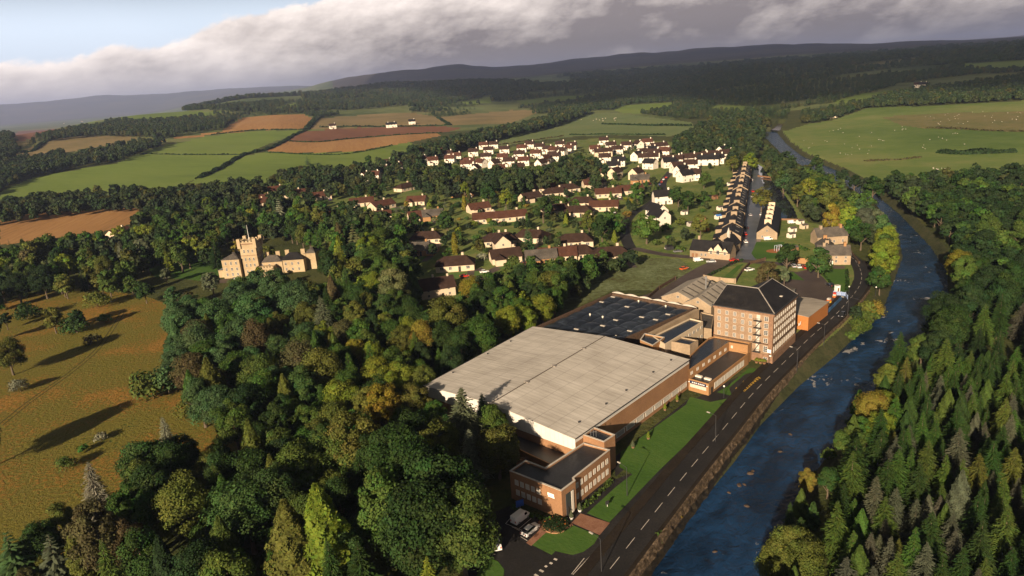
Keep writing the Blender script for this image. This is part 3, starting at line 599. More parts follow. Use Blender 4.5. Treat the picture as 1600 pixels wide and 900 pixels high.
def proto(kind, lod):
    k = (kind, lod)
    if k in CRW: return CRW[k]
    hi = lod == 0; mid = lod == 1
    nl = 22000 if hi else (2600 if mid else 480); lf = .0092 if hi else (.026 if mid else .058); nv = 5 if hi else 4; out = []
    for s in range(nv):
        if kind == 'broad': m = crown_broad(10+s, 62 if hi else 34, nl, .245+.02*(s % 3), .06, 1.0, lf, (.07, .16))
        elif kind == 'round': m = crown_broad(30+s, 74 if hi else 36, nl, .315+.012*(s % 3), .03, 1.0, lf, (.07, .165))
        elif kind == 'birch': m = crown_broad(50+s, 50 if hi else 30, nl, .21+.02*(s % 2), .10, 1.0, lf*.85, (.11, .19), droop=1.3)
        elif kind == 'shrub': m = crown_broad(70+s, 26 if hi else 18, nl//2, .62, -.05, 1.0, lf*1.7, (.16, .26))
        elif kind == 'spruce': m = crown_spruce(90+s, 40 if hi else (24 if mid else 12), 15 if hi else (11 if mid else 8), 4 if hi else 2, .225+.02*(s % 3), w=.015 if hi else (.028 if mid else .06), droop=.02, sparse=.12)
        elif kind == 'larch': m = crown_column(110+s, nl, .21, .06, lf*.95, .85, True)
        elif kind == 'cypress': m = crown_column(130+s, nl//2, .15, .0, lf*1.0, .5)
        elif kind == 'cedar': m = crown_spruce(150+s, 13, 9, 4 if hi else 3, .30, .15, 1.0, .12, w=.05)
        out.append(m)
    CRW[k] = out; return out
NAMES = {'broad': 'broadleaf_tree', 'round': 'spreading_tree', 'birch': 'birch_tree', 'shrub': 'shrub', 'spruce': 'spruce_tree', 'larch': 'larch_tree', 'cypress': 'cypress_tree', 'cedar': 'cedar_tree'}
CATS = {'broad': 'broadleaf tree', 'round': 'spreading tree', 'birch': 'birch tree', 'shrub': 'shrub', 'spruce': 'spruce tree', 'larch': 'larch tree', 'cypress': 'cypress tree', 'cedar': 'cedar tree'}
NOUN = {'broad': 'broadleaf tree', 'round': 'wide round tree', 'birch': 'slender birch', 'shrub': 'low shrub', 'spruce': 'pointed spruce', 'larch': 'feathery cone-shaped tree', 'cypress': 'narrow upright evergreen', 'cedar': 'open-branched conifer'}
PAL = {'dark': ((.018, .034, .012), 'dark green'), 'deep': ((.014, .026, .013), 'very dark green'), 'green': ((.030, .058, .016), 'green'), 'mid': ((.040, .060, .018), 'mid green'),
       'olive': ((.060, .064, .020), 'olive'), 'yellow': ((.150, .125, .016), 'yellow'), 'yg': ((.085, .100, .018), 'yellow-green'), 'blue': ((.034, .062, .034), 'bluish green'),
       'grey': ((.075, .088, .050), 'grey-green'), 'brown': ((.066, .060, .024), 'brown-green'), 'pale': ((.10, .105, .045), 'pale green'), 'silver': ((.15, .155, .11), 'silvery'),
       'gold': ((.155, .125, .022), 'golden'), 'red': ((.07, .025, .015), 'dark red'), 'lime': ((.13, .15, .02), 'lime green'), 'bright': ((.036, .070, .018), 'bright green'), 'scots': ((.060, .064, .042), 'grey-green')}
for _k in ('dark', 'deep', 'green', 'mid', 'olive', 'yg', 'blue'): PAL[_k] = (tuple(a*b for a, b in zip(PAL[_k][0], (1.32, 1.42, .90))), PAL[_k][1])
CAND = []   # (x, y, h, kind, colour, explicit)
BLOCK = []  # (world polygon, margin)
def tree(cx, cy, h, kind, col, ws=1.0): 
    p = at(cx, cy, .58*h)
    if np.hypot(p[0], p[1]) > 900: p = atz(cx, cy, .55*h)
    CAND.append([p[0], p[1], h, kind, col, 2, ws])
def grove(poly, sp, mixk, hr, cols, seed=1, zc=.55, jit=.45, keep=1.0, rmax=2600):
    "individual trees over a patch of land; poly outlines where their crowns stand in the photo"
    g = np.random.default_rng(seed); hm = (hr[0]+hr[1])/2
    C = np.array([(atz(x, y, zc*hm) if y < 300 else at(x, y, zc*hm))[:2] for x, y in poly]); lo, hi = C.min(0), C.max(0)
    nx, ny = int((hi[0]-lo[0])/sp)+2, int((hi[1]-lo[1])/sp)+2
    if nx*ny > 60000: return
    gx, gy = np.meshgrid(np.arange(nx), np.arange(ny)); X = lo[0]+(gx+.5*(gy % 2)+g.uniform(-jit, jit, gx.shape))*sp; Y = lo[1]+(gy+g.uniform(-jit, jit, gx.shape))*sp*.9
    P = np.stack([X.ravel(), Y.ravel()], 1); P = P[inpoly(P, C)]; P = P[np.hypot(P[:, 0], P[:, 1]) < rmax]; P = P[g.random(len(P)) < keep]
    ks, kw = zip(*mixk); cs, cw = zip(*cols); kw = np.array(kw)/sum(kw); cw = np.array(cw)/sum(cw)
    patch = _fbm(P[:, 0], P[:, 1], 60, seed+50, 2)
    for i, p in enumerate(P):
        k = ks[g.choice(len(ks), p=kw)]; c = cs[g.choice(len(cs), p=cw)]
        h = g.uniform(*hr)*(.5 if k == 'shrub' else 1)*(1+.10*patch[i]); CAND.append([p[0], p[1], h, k, c, 1, 1.0])
# ---- landmark trees seen one by one
for a in [
 # meadow
 (82, 498, 13, 'round', 'olive'), (116, 500, 11, 'round', 'deep'), (116, 508, 6.5, 'shrub', 'bright', 1.3), (40, 487, 7, 'shrub', 'dark', 1.2), (12, 555, 15, 'round', 'olive'), (-14, 510, 14, 'broad', 'dark'),
 (143, 529, 4.5, 'shrub', 'brown'), (30, 602, 4.5, 'shrub', 'silver'), (157, 681, 2.6, 'shrub', 'silver'), (100, 724, 3.6, 'shrub', 'mid'), (-40, 690, 17, 'round', 'dark'), (163, 497, 4, 'shrub', 'green'), (8, 500, 9, 'broad', 'deep'),
 (150, 468, 7, 'shrub', 'olive', 1.3), (130, 700, 2.2, 'shrub', 'green'),
 # castle grounds
 (224, 390, 20, 'birch', 'grey', 1.1), (260, 385, 18, 'broad', 'bright'), (162, 420, 19, 'birch', 'olive'), (330, 440, 14, 'birch', 'grey', 1.2), (258, 430, 10, 'broad', 'grey'), (205, 445, 11, 'round', 'mid'), (225, 455, 12, 'round', 'dark'),
 (295, 470, 12, 'broad', 'brown'), (270, 465, 12, 'round', 'blue'), (375, 455, 16, 'round', 'mid'), (400, 440, 14, 'round', 'blue'), (485, 405, 15, 'cypress', 'dark', 1.6), (370, 387, 12, 'broad', 'gold'), (437, 330, 24, 'cedar', 'silver'),
 (450, 350, 18, 'spruce', 'dark'), (553, 375, 24, 'cedar', 'pale'), (530, 370, 22, 'larch', 'brown'), (575, 385, 20, 'broad', 'yg'), (610, 400, 12, 'cypress', 'grey', 1.4), (615, 450, 22, 'broad', 'pale', 1.1), (420, 395, 12, 'broad', 'olive'),
 (345, 355, 17, 'round', 'green'), (300, 345, 18, 'round', 'bright'), (250, 350, 18, 'round', 'green'), (190, 395, 17, 'larch', 'grey'), (500, 330, 18, 'round', 'green'), (405, 428, 10, 'broad', 'yg'),
 # the wood below the castle
 (430, 450, 22, 'round', 'blue'), (465, 470, 23, 'round', 'blue'), (395, 490, 21, 'round', 'blue'), (340, 500, 20, 'round', 'blue'), (370, 530, 21, 'round', 'blue'), (310, 540, 20, 'round', 'blue'), (275, 545, 14, 'broad', 'blue'),
 (505, 500, 24, 'spruce', 'grey', 1.2), (520, 460, 22, 'larch', 'brown'), (330, 600, 22, 'larch', 'olive', 1.25), (400, 530, 22, 'birch', 'brown'), (350, 560, 17, 'broad', 'blue'), (235, 600, 9, 'shrub', 'mid'), (260, 595, 9, 'shrub', 'blue'),
 (295, 640, 6, 'shrub', 'olive'), (640, 520, 18, 'birch', 'yg'), (660, 530, 18, 'birch', 'gold'), (555, 500, 18, 'broad', 'olive'), (555, 555, 15, 'broad', 'yellow'), (500, 580, 22, 'birch', 'olive', 1.3), (470, 565, 22, 'birch', 'brown', 1.2),
 (440, 600, 17, 'broad', 'blue'), (460, 520, 17, 'spruce', 'blue'), (575, 540, 16, 'broad', 'mid'), (700, 500, 22, 'round', 'olive'), (735, 455, 15, 'round', 'yellow', 1.05), (720, 540, 17, 'broad', 'dark'), (760, 480, 16, 'broad', 'dark'),
 (590, 590, 16, 'round', 'yg'), (625, 595, 15, 'round', 'yg'), (540, 625, 17, 'round', 'yg'), (570, 640, 16, 'broad', 'olive'), (600, 640, 16, 'round', 'yellow'), (660, 600, 14, 'round', 'olive'), (690, 625, 13, 'round', 'olive'),
 (725, 655, 22, 'spruce', 'grey', 1.35), (735, 705, 15, 'spruce', 'silver', 1.2), (755, 645, 15, 'spruce', 'blue'), (775, 660, 13, 'broad', 'yg'), (790, 690, 11, 'broad', 'dark'), (500, 650, 12, 'broad', 'dark'),
 (395, 700, 20, 'larch', 'olive', .9), (365, 660, 18, 'broad', 'mid'), (262, 690, 18, 'spruce', 'silver', .9), (150, 770, 20, 'spruce', 'silver', 1.0), (228, 730, 17, 'round', 'bright', 1.1), (245, 770, 17, 'round', 'dark'),
 (555, 700, 20, 'round', 'olive'), (600, 710, 20, 'round', 'dark'), (640, 740, 23, 'round', 'dark'), (690, 760, 24, 'round', 'dark'), (600, 800, 22, 'round', 'mid'), (660, 820, 24, 'round', 'dark'), (720, 830, 20, 'round', 'mid'),
 (520, 720, 17, 'round', 'mid'), (465, 740, 18, 'round', 'mid'), (385, 800, 19, 'round', 'bright', 1.1), (430, 780, 18, 'round', 'bright'), (455, 850, 24, 'larch', 'olive', 1.2), (505, 830, 26, 'larch', 'yg', 1.3), (580, 800, 9, 'broad', 'gold'),
 (540, 870, 15, 'broad', 'bright'), (330, 845, 13, 'broad', 'mid'), (60, 850, 12, 'round', 'dark'), (20, 870, 15, 'cedar', 'blue'), (85, 870, 14, 'cedar', 'grey'), (150, 840, 20, 'broad', 'brown'), (200, 850, 15, 'broad', 'brown'), (120, 860, 14, 'larch', 'olive'),
 # river side
 (1156, 693, 6.0, 'shrub', 'yg'), (1140, 708, 3.6, 'shrub', 'bright'), (1018, 860, 3.6, 'shrub', 'mid'), (1028, 826, 2.6, 'shrub', 'mid'), (1292, 545, 9, 'broad', 'bright', 1.2), (1245, 592, 7, 'shrub', 'mid'), (1222, 612, 5, 'shrub', 'mid'),
 (1198, 642, 5, 'shrub', 'blue'), (1270, 570, 5, 'shrub', 'mid'), (1056, 792, 2, 'shrub', 'gold'), (1180, 662, 3, 'shrub', 'gold'),
 (1380, 402, 20, 'broad', 'yg', 1.05), (1384, 372, 17, 'round', 'yg', .95), (1376, 425, 13, 'broad', 'yg', 1.1), (1405, 395, 19, 'broad', 'deep'), (1325, 345, 22, 'round', 'brown', 1.0), (1295, 305, 20, 'round', 'olive', 1.1), (1265, 295, 17, 'round', 'yg'), (1300, 340, 18, 'round', 'yellow', .8),
 (1350, 345, 18, 'broad', 'scots'), (1370, 345, 17, 'broad', 'grey'), (1200, 430, 14, 'round', 'brown', 1.1), (1230, 400, 15, 'broad', 'dark', 1.2), (1280, 408, 14, 'round', 'bright', 1.1), (1226, 430, 10, 'broad', 'grey', .8),
 (1364, 640, 12.5, 'round', 'gold', .95), (1384, 632, 10, 'round', 'yg'), (1376, 668, 11, 'broad', 'yg'), (1328, 690, 11, 'broad', 'mid'), (1236, 858, 12, 'round', 'olive', .95), (1262, 742, 8, 'broad', 'gold', .9), (1500, 415, 15, 'round', 'yellow'),
 (1208, 870, 9, 'round', 'olive'), (1258, 872, 12, 'birch', 'olive', 1.1), (1210, 300, 17, 'round', 'blue'), (1225, 285, 15, 'round', 'blue'), (1277, 250, 16, 'round', 'dark', 1.0), (1255, 245, 9, 'broad', 'mid'),
 # village
 (1145, 255, 16, 'round', 'olive'), (1172, 252, 17, 'round', 'yg', 1.2), (1204, 320, 16, 'round', 'olive', 1.1), (1190, 310, 16, 'round', 'olive', 1.1), (1207, 335, 12, 'broad', 'mid'), (1060, 305, 15, 'round', 'dark', 1.1), (1075, 312, 15, 'round', 'dark'),
 (1100, 280, 14, 'round', 'mid'), (1125, 295, 11, 'round', 'dark'), (1124, 285, 11, 'broad', 'dark'), (1010, 355, 18, 'round', 'mid', 1.1), (995, 300, 16, 'round', 'green', 1.1), (1020, 325, 14, 'round', 'green'), (1050, 330, 16, 'round', 'mid'),
 (940, 355, 18, 'round', 'dark', 1.1), (960, 350, 16, 'round', 'green'), (920, 345, 15, 'round', 'olive'), (900, 320, 11, 'broad', 'mid'), (1095, 350, 14, 'round', 'olive'), (1080, 240, 17, 'round', 'deep', 1.2), (1065, 235, 17, 'round', 'deep'),
 (725, 315, 13, 'cypress', 'yellow', 1.0), (710, 378, 14, 'cypress', 'yellow', 1.0), (825, 370, 15, 'spruce', 'blue', 1.3), (848, 325, 19, 'round', 'dark', 1.1), (815, 318, 18, 'round', 'mid', 1.0), (790, 310, 17, 'round', 'yg', .8), (698, 345, 17, 'round', 'dark', 1.0),
 (785, 365, 10, 'round', 'lime'), (655, 380, 14, 'round', 'dark'), (585, 298, 16, 'round', 'dark', 1.2), (560, 300, 14, 'round', 'dark'), (640, 270, 15, 'round', 'mid'), (690, 280, 16, 'round', 'olive'), (710, 275, 17, 'round', 'dark'), (665, 275, 15, 'round', 'mid'),
 (745, 280, 17, 'round', 'deep'), (762, 300, 17, 'round', 'dark'), (825, 275, 15, 'round', 'dark'), (880, 255, 16, 'round', 'mid'), (905, 255, 17, 'round', 'dark'), (865, 262, 13, 'round', 'dark'), (790, 280, 15, 'broad', 'mid'), (905, 245, 12, 'round', 'olive'),
 (635, 319, 8, 'broad', 'gold'), (672, 318, 8, 'broad', 'lime'), (622, 338, 8, 'spruce', 'lime', 1.4), (688, 325, 9, 'broad', 'dark'), (790, 330, 10, 'spruce', 'silver', 1.3), (765, 345, 6, 'round', 'lime'), (1012, 330, 9, 'larch', 'lime'), (960, 368, 8, 'larch', 'lime'),
 (480, 250, 14, 'spruce', 'blue', 1.5), (455, 270, 15, 'round', 'deep'), (475, 275, 15, 'round', 'dark'), (500, 270, 15, 'round', 'dark'), (570, 262, 15, 'round', 'deep'), (545, 268, 14, 'round', 'dark'), (575, 250, 13, 'round', 'green')]: tree(*a)
# ================================================================ GROVES (added after the buildings have claimed their ground)
def all_groves():
    G = [('dark', 4), ('green', 5), ('mid', 4), ('olive', 2), ('yg', 1.2), ('brown', .5), ('deep', 2), ('bright', .6)]
    grove([(150, 930), (160, 800), (215, 760), (250, 700), (330, 690), (380, 640), (420, 560), (440, 470), (520, 450), (600, 480), (680, 490), (760, 440), (830, 425), (900, 425), (915, 440), (830, 490), (690, 580), (690, 610), (780, 660), (800, 700), (790, 740), (765, 800), (755, 860), (730, 930)],
          7.4, [('round', 5), ('broad', 4), ('birch', 2), ('larch', 1.4), ('spruce', 1.4)], (12, 18), G, 11)
    grove([(265, 520), (300, 480), (420, 445), (520, 450), (520, 560), (430, 620), (330, 650), (260, 600)], 8, [('round', 6), ('birch', 1.5), ('larch', 1)], (12, 18), [('blue', 6), ('brown', 1), ('green', 2), ('olive', 1)], 12)
    grove([(-60, 400), (60, 385), (200, 372), (225, 335), (330, 315), (440, 310), (560, 330), (650, 350), (645, 395), (670, 430), (640, 480), (520, 450), (500, 380), (480, 372), (400, 360), (345, 372), (340, 402), (235, 412), (190, 440), (60, 452), (0, 465), (-60, 470)],
          10.5, [('round', 5), ('broad', 3), ('birch', 1.5), ('larch', 1), ('spruce', 1)], (12, 19), G+[('yg', 1)], 13)
    grove([(-40, 940), (-40, 845), (60, 830), (150, 800), (200, 860), (200, 940)], 8, [('broad', 3), ('shrub', 2), ('cedar', 1)], (8, 14), [('dark', 3), ('brown', 2), ('olive', 2)], 14)
    grove([(-40, 335), (30, 315), (110, 305), (200, 298), (260, 298), (330, 292), (400, 285), (420, 300), (400, 318), (260, 322), (210, 322), (100, 330), (-40, 348)], 11, [('round', 4), ('broad', 3)], (11, 17), G, 15)
    grove([(430, 272), (470, 262), (560, 262), (640, 250), (640, 280), (560, 300), (430, 318), (410, 300)], 16, [('round', 5), ('broad', 2), ('shrub', 3)], (9, 15), G, 16)
    grove([(430, 285), (600, 255), (665, 228), (760, 205), (860, 182), (905, 168), (925, 172), (870, 192), (770, 214), (700, 234), (640, 256), (560, 276), (470, 292)], 11, [('round', 5), ('broad', 3)], (13, 19), [('dark', 5), ('deep', 3), ('mid', 3), ('green', 2)], 17)
    grove([(640, 262), (700, 262), (760, 272), (850, 262), (930, 250), (950, 258), (940, 282), (860, 292), (760, 300), (700, 300), (640, 290)], 12, [('round', 5), ('broad', 2)], (12, 18), G, 18)
    grove([(560, 300), (700, 300), (860, 292), (1000, 262), (1040, 300), (985, 330), (970, 395), (880, 392), (760, 400), (680, 400), (640, 390), (560, 340)], 12, [('round', 2), ('broad', 2), ('shrub', 8), ('cypress', .8), ('spruce', .8), ('larch', .6)], (4.5, 9.5), G+[('lime', 1.3), ('gold', .7), ('silver', .8), ('grey', 1.5), ('bright', 2), ('pale', 1)], 19, keep=.8)
    grove([(700, 262), (860, 262), (940, 248), (1060, 262), (1130, 262), (1128, 240), (960, 226), (880, 230), (720, 240), (600, 262), (600, 285)], 13, [('shrub', 5), ('round', 1)], (4, 8), G+[('bright', 2), ('lime', 1)], 36, keep=.7)
    grove([(690, 480), (740, 440), (800, 425), (880, 420), (925, 412), (940, 420), (900, 440), (840, 480), (740, 530), (690, 540)], 9, [('round', 4), ('broad', 2)], (10, 15), [('dark', 3), ('green', 3), ('mid', 3)], 20)
    grove([(838, 478), (856, 436), (900, 408), (945, 398), (1000, 392), (1004, 402), (970, 414), (935, 428), (895, 458), (850, 496)], 6.5, [('round', 4), ('broad', 3), ('shrub', 1)], (7, 12), [('dark', 3), ('green', 3), ('mid', 3), ('blue', 1)], 35)
    grove([(1030, 300), (1130, 290), (1140, 340), (1110, 390), (1020, 380), (1020, 340)], 15, [('shrub', 6), ('round', 1), ('broad', 1)], (5, 10), G+[('pale', 1), ('red', .4)], 21, keep=.8)
    grove([(1080, 205), (1120, 180), (1180, 178), (1200, 185), (1215, 196), (1186, 215), (1190, 240), (1160, 262), (1130, 245), (1060, 240), (1050, 225)], 12, [('round', 6), ('broad', 3)], (12, 18), [('olive', 5), ('yg', 3), ('mid', 3), ('brown', 2), ('dark', 1)], 22)
    grove([(1194, 225), (1215, 240), (1245, 262), (1290, 280), (1330, 300), (1370, 330), (1395, 360), (1400, 400), (1385, 440), (1355, 430), (1350, 390), (1320, 370), (1290, 335), (1262, 330), (1240, 312), (1222, 290), (1195, 255)], 11, [('round', 5), ('broad', 3)], (11, 17), [('mid', 5), ('olive', 2), ('dark', 3), ('yg', 1), ('blue', 1), ('green', 2)], 23)
    # right bank: broadleaved above, conifers below
    grove([(1248, 238), (1300, 262), (1340, 290), (1400, 282), (1470, 276), (1640, 266), (1700, 300), (1700, 470), (1600, 470), (1500, 520), (1440, 520), (1480, 470), (1482, 425), (1455, 385), (1405, 335), (1352, 290), (1306, 262), (1256, 240)], 9,
          [('round', 6), ('broad', 4)], (12, 18), [('dark', 5), ('mid', 2), ('deep', 7), ('green', 1)], 24)  # darker greens, here and in the next grove, paint in this bank's dimmer light
    grove([(1424, 500), (1500, 480), (1700, 440), (1720, 560), (1600, 560), (1500, 580), (1400, 600), (1392, 570)], 11, [('broad', 3), ('round', 2), ('spruce', 4)], (12, 18), [('dark', 6), ('mid', 2), ('olive', 1), ('deep', 4), ('scots', 1)], 25)
    grove([(1400, 585), (1500, 560), (1720, 540), (1760, 960), (1290, 960), (1300, 800), (1330, 740), (1350, 690), (1380, 640)], 5.2, [('spruce', 12), ('larch', 3)], (7.5, 14.5), [('scots', 3), ('grey', .5), ('olive', 1), ('mid', 4), ('dark', 6), ('green', 2)], 26)
    grove([(1340, 600), (1392, 575), (1400, 620), (1360, 690), (1320, 750), (1280, 800), (1260, 870), (1270, 960), (1190, 960), (1205, 870), (1240, 790), (1290, 715)], 6.2, [('larch', 5), ('broad', 2), ('spruce', 2)], (7, 12), [('olive', 1), ('mid', 4), ('dark', 5), ('green', 1)], 27)
    grove([(1236, 228), (1256, 242), (1312, 262), (1354, 284), (1408, 328), (1458, 378), (1488, 420), (1492, 462), (1462, 505), (1430, 552), (1384, 600), (1342, 660), (1306, 712), (1262, 768), (1226, 838), (1205, 920), (1180, 920), (1205, 835), (1242, 762), (1286, 706), (1325, 652), (1368, 590), (1416, 545), (1446, 498), (1474, 460), (1470, 425), (1446, 385), (1398, 333), (1346, 290), (1304, 270), (1244, 246)], 5.5, [('shrub', 4)], (3.5, 6), [('dark', 4), ('mid', 2), ('deep', 3), ('olive', 1)], 29)
    # scrub on the roadside bank
    grove([(1345, 470), (1385, 455), (1400, 430), (1405, 460), (1375, 490), (1330, 530), (1290, 560), (1230, 610), (1190, 655), (1182, 650), (1240, 590), (1320, 512)], 4.2, [('shrub', 5), ('broad', 1)], (5, 11), [('mid', 3), ('olive', 2), ('gold', .6), ('green', 2)], 28, keep=.8)
    # hedgerow trees and belts between the left fields
    B = [('dark', 5), ('deep', 4), ('mid', 2)]
    grove([(-60, 262), (0, 262), (60, 250), (120, 240), (150, 232), (210, 222), (240, 215), (258, 222), (232, 232), (190, 246), (120, 256), (60, 268), (0, 282), (-60, 290)], 13, [('round', 5)], (12, 17), B, 31)
    grove([(-60, 215), (0, 208), (22, 212), (26, 235), (0, 262), (-60, 262)], 17, [('round', 5)], (14, 18), B, 32)
    grove([(100, 204), (140, 196), (210, 190), (300, 186), (350, 182), (352, 198), (300, 204), (250, 214), (200, 210), (150, 208), (70, 217), (66, 211)], 16, [('round', 5)], (13, 17), B, 33)
def hedge(line, w, h, col, label, seed=1, dens=1.0, name='hedge'):
    P = smooth_line([atz(x, y)[:2] for x, y in line], 6); g = np.random.default_rng(seed); C = []; Nn = []; L = 0
    dist = np.hypot(*P[0]); lf = max(.22, dist*.0011)
    for a, b in zip(P[:-1], P[1:]):
        l = np.linalg.norm(b-a); n = int(l*w*h*dens*1.1/lf/lf*.35)+2; t = g.random(n); q = a+(b-a)*t[:, None]; r = np.array([b[1]-a[1], a[0]-b[0]])/l
        th = g.uniform(0, math.pi, n); R = g.uniform(.6, 1.05, n); hh = h*(.8+.35*np.sin(q[:, 0]*.21+q[:, 1]*.13)+g.normal(0, .05, n))
        xy = q+r*(np.cos(th)*w/2*R)[:, None]; z = zt(xy[:, 0], xy[:, 1])+np.sin(th)*hh*R
        C.append(np.column_stack([xy, z])); Nn.append(np.column_stack([r[0]*np.cos(th), r[1]*np.cos(th), np.sin(th)+.2])+g.normal(size=(n, 3))*.5)
    C = np.concatenate(C); V, Fq = quads(C, np.concatenate(Nn), lf*g.uniform(.6, 1.4, len(C)), g); t = np.stack([np.clip(g.normal(1, .25, len(C)), .4, 1.8), .5+g.normal(0, .015, len(C)), C[:, 0]*0], 1)
    o = link(name, mesh_np(name, V, Fq, LEAF, np.repeat(t, 4, 0)), color=PAL[col][0]); tag(o, label, 'hedge'); return o
HEDGES = [([(310, 279), (345, 263), (380, 243), (425, 231), (455, 214), (478, 204)], 9, 4, 'deep', 'long dark hedge climbing diagonally between the green fields and the brown field'),
 ([(205, 241), (240, 241), (290, 242), (345, 242), (384, 242)], 3, 1.6, 'deep', 'thin hedge crossing the big green field on the left'),
 ([(330, 211), (400, 204), (475, 203)], 5, 2.5, 'deep', 'hedge along the top of the green field below the stubble'),
 ([(416, 238), (470, 241), (540, 241), (612, 228)], 4, 2, 'dark', 'hedge between the stubble and the green field below it'),
 ([(452, 221), (500, 222), (560, 216), (640, 210), (690, 208)], 5, 2, 'deep', 'low hedge between the dark ploughed strip and the stubble'),
 ([(478, 203), (490, 190), (497, 182)], 14, 6, 'deep', 'thick hedge at the left end of the tan fields'),
 ([(500, 199), (560, 198), (620, 198), (700, 196)], 6, 3, 'deep', 'hedge on top of the ploughed field by the white farm'),
 ([(684, 184), (694, 190), (704, 196)], 8, 3, 'deep', 'short hedge between the two tan fields'),
 ([(940, 194), (1000, 196), (1080, 197)], 5, 3, 'deep', 'hedge crossing the right end of the pale field with cows'),
 ([(890, 211), (960, 210), (1040, 211)], 4, 2, 'deep', 'broken hedge along the bottom of the pale field'),
 ([(740, 232), (800, 224), (880, 213)], 4, 2, 'brown', 'hedge behind the white houses on the estate'),
 ([(1470, 238), (1500, 240), (1540, 239), (1585, 237)], 14, 4, 'deep', 'dark hedge on the fold of the large right pasture'),
 ([(1440, 200), (1500, 202), (1560, 205), (1610, 206)], 4, 2, 'brown', 'low hedge between the sheep pasture and the rough pasture'),
 ([(1350, 252), (1400, 250), (1440, 246)], 4, 1.5, 'brown', 'brown rushy hedge line low on the right pasture'),
 ([(28, 238), (52, 236), (70, 222), (100, 213)], 8, 4, 'deep', 'hedge left of the tan field at the far left'),
 ([(800, 441), (850, 428), (925, 408)], 2, 1.6, 'green', 'garden hedge behind the bungalows beside the scrubland'),
 ([(1323, 456), (1324, 440), (1323, 424)], 1.6, 1.6, 'dark', 'clipped hedge between the small lawn and the road bend'),
 ([(1282, 423), (1292, 436), (1303, 451)], 1.0, .9, 'dark', 'low hedge on the left side of the small lawn'),
 ([(800, 792), (818, 803), (838, 808), (862, 816), (876, 819)], 1.6, 1.3, 'green', 'shrub bed along the front of the brick office'),
 ([(903, 798), (918, 788), (935, 772), (955, 752)], 1.7, 1.2, 'mid', 'shrub bed along the road side of the brick office'),
 ([(1110, 591), (1126, 580), (1144, 566)], 1.2, .7, 'red', 'red-brown flower bed below the glazed showroom'),
 ([(1100, 436), (1120, 425), (1145, 412), (1160, 408)], 1.6, 1.4, 'deep', 'dark hedge across the grass bank above the grey sheds'),
 ([(1222, 388), (1240, 386), (1262, 392)], 3, 2, 'green', 'garden hedge beside the playground lawn')]
def hedges():
    for i, (l, w, h, c, lab) in enumerate(HEDGES): hedge(l, w, h, c, lab, i)
def resolve_trees():
    "drop trees that would stand in buildings, water or roads or too close to a bigger neighbour"
    A = np.array([[c[0], c[1]] for c in CAND]); ok = np.ones(len(A), bool); ex = np.array([c[5] == 2 for c in CAND])
    rad = {'round': .40, 'broad': .32, 'birch': .22, 'shrub': .5, 'spruce': .16, 'larch': .18, 'cypress': .12, 'cedar': .25}
    for i, c in enumerate(CAND):
        pass
    R = np.array([rad[c[3]]*c[2] for c in CAND])
    for poly, m in BLOCK:
        P = np.array(poly); lo, hi = P.min(0)-12, P.max(0)+12; s = np.where((A > lo).all(1) & (A < hi).all(1))[0]
        if len(s):
            d = seg_dist(A[s], poly, True); ins = inpoly(A[s], poly); lim = np.where(ex[s], np.minimum(m*.2, 1)+R[s]*.2, m+R[s]*.55); ok[s[ins | (d < lim)]] = False
    nr = np.where(np.hypot(A[:, 0], A[:, 1]) < 1400)[0]; ok[nr[inpoly(A[nr], RIVER) | inpoly(A[nr], CANAL)]] = False
    dr_ = seg_dist(A[nr], RIVER, True); ok[nr[(dr_ < R[nr]*.55+.3) & ~ex[nr] & (R[nr] > 3.2)]] = False
    d = seg_dist(A[nr], CL); ok[nr[(d < 5.3) & ~ex[nr]]] = False
    for ln, w in STREETS:
        d = seg_dist(A[nr], ln); ok[nr[(d < w+R[nr]*.3) & ~ex[nr]]] = False
    grid = {}
    order = sorted(range(len(CAND)), key=lambda i: (-CAND[i][5],))
    for i in order:
        if not ok[i]: continue
        x, y = A[i]; gx, gy = int(x//16), int(y//16); lim = R[i]; hit = False
        for a in (-1, 0, 1):
            for b in (-1, 0, 1):
                for j in grid.get((gx+a, gy+b), ()):
                    if (A[j][0]-x)**2+(A[j][1]-y)**2 < ((R[i]+R[j])*.62)**2*(.5 if ex[i] else 1): hit = True
        if hit and not (ex[i]): ok[i] = False; continue
        grid.setdefault((gx, gy), []).append(i)
    return [CAND[i] for i in range(len(CAND)) if ok[i]]
WOODPT = {}
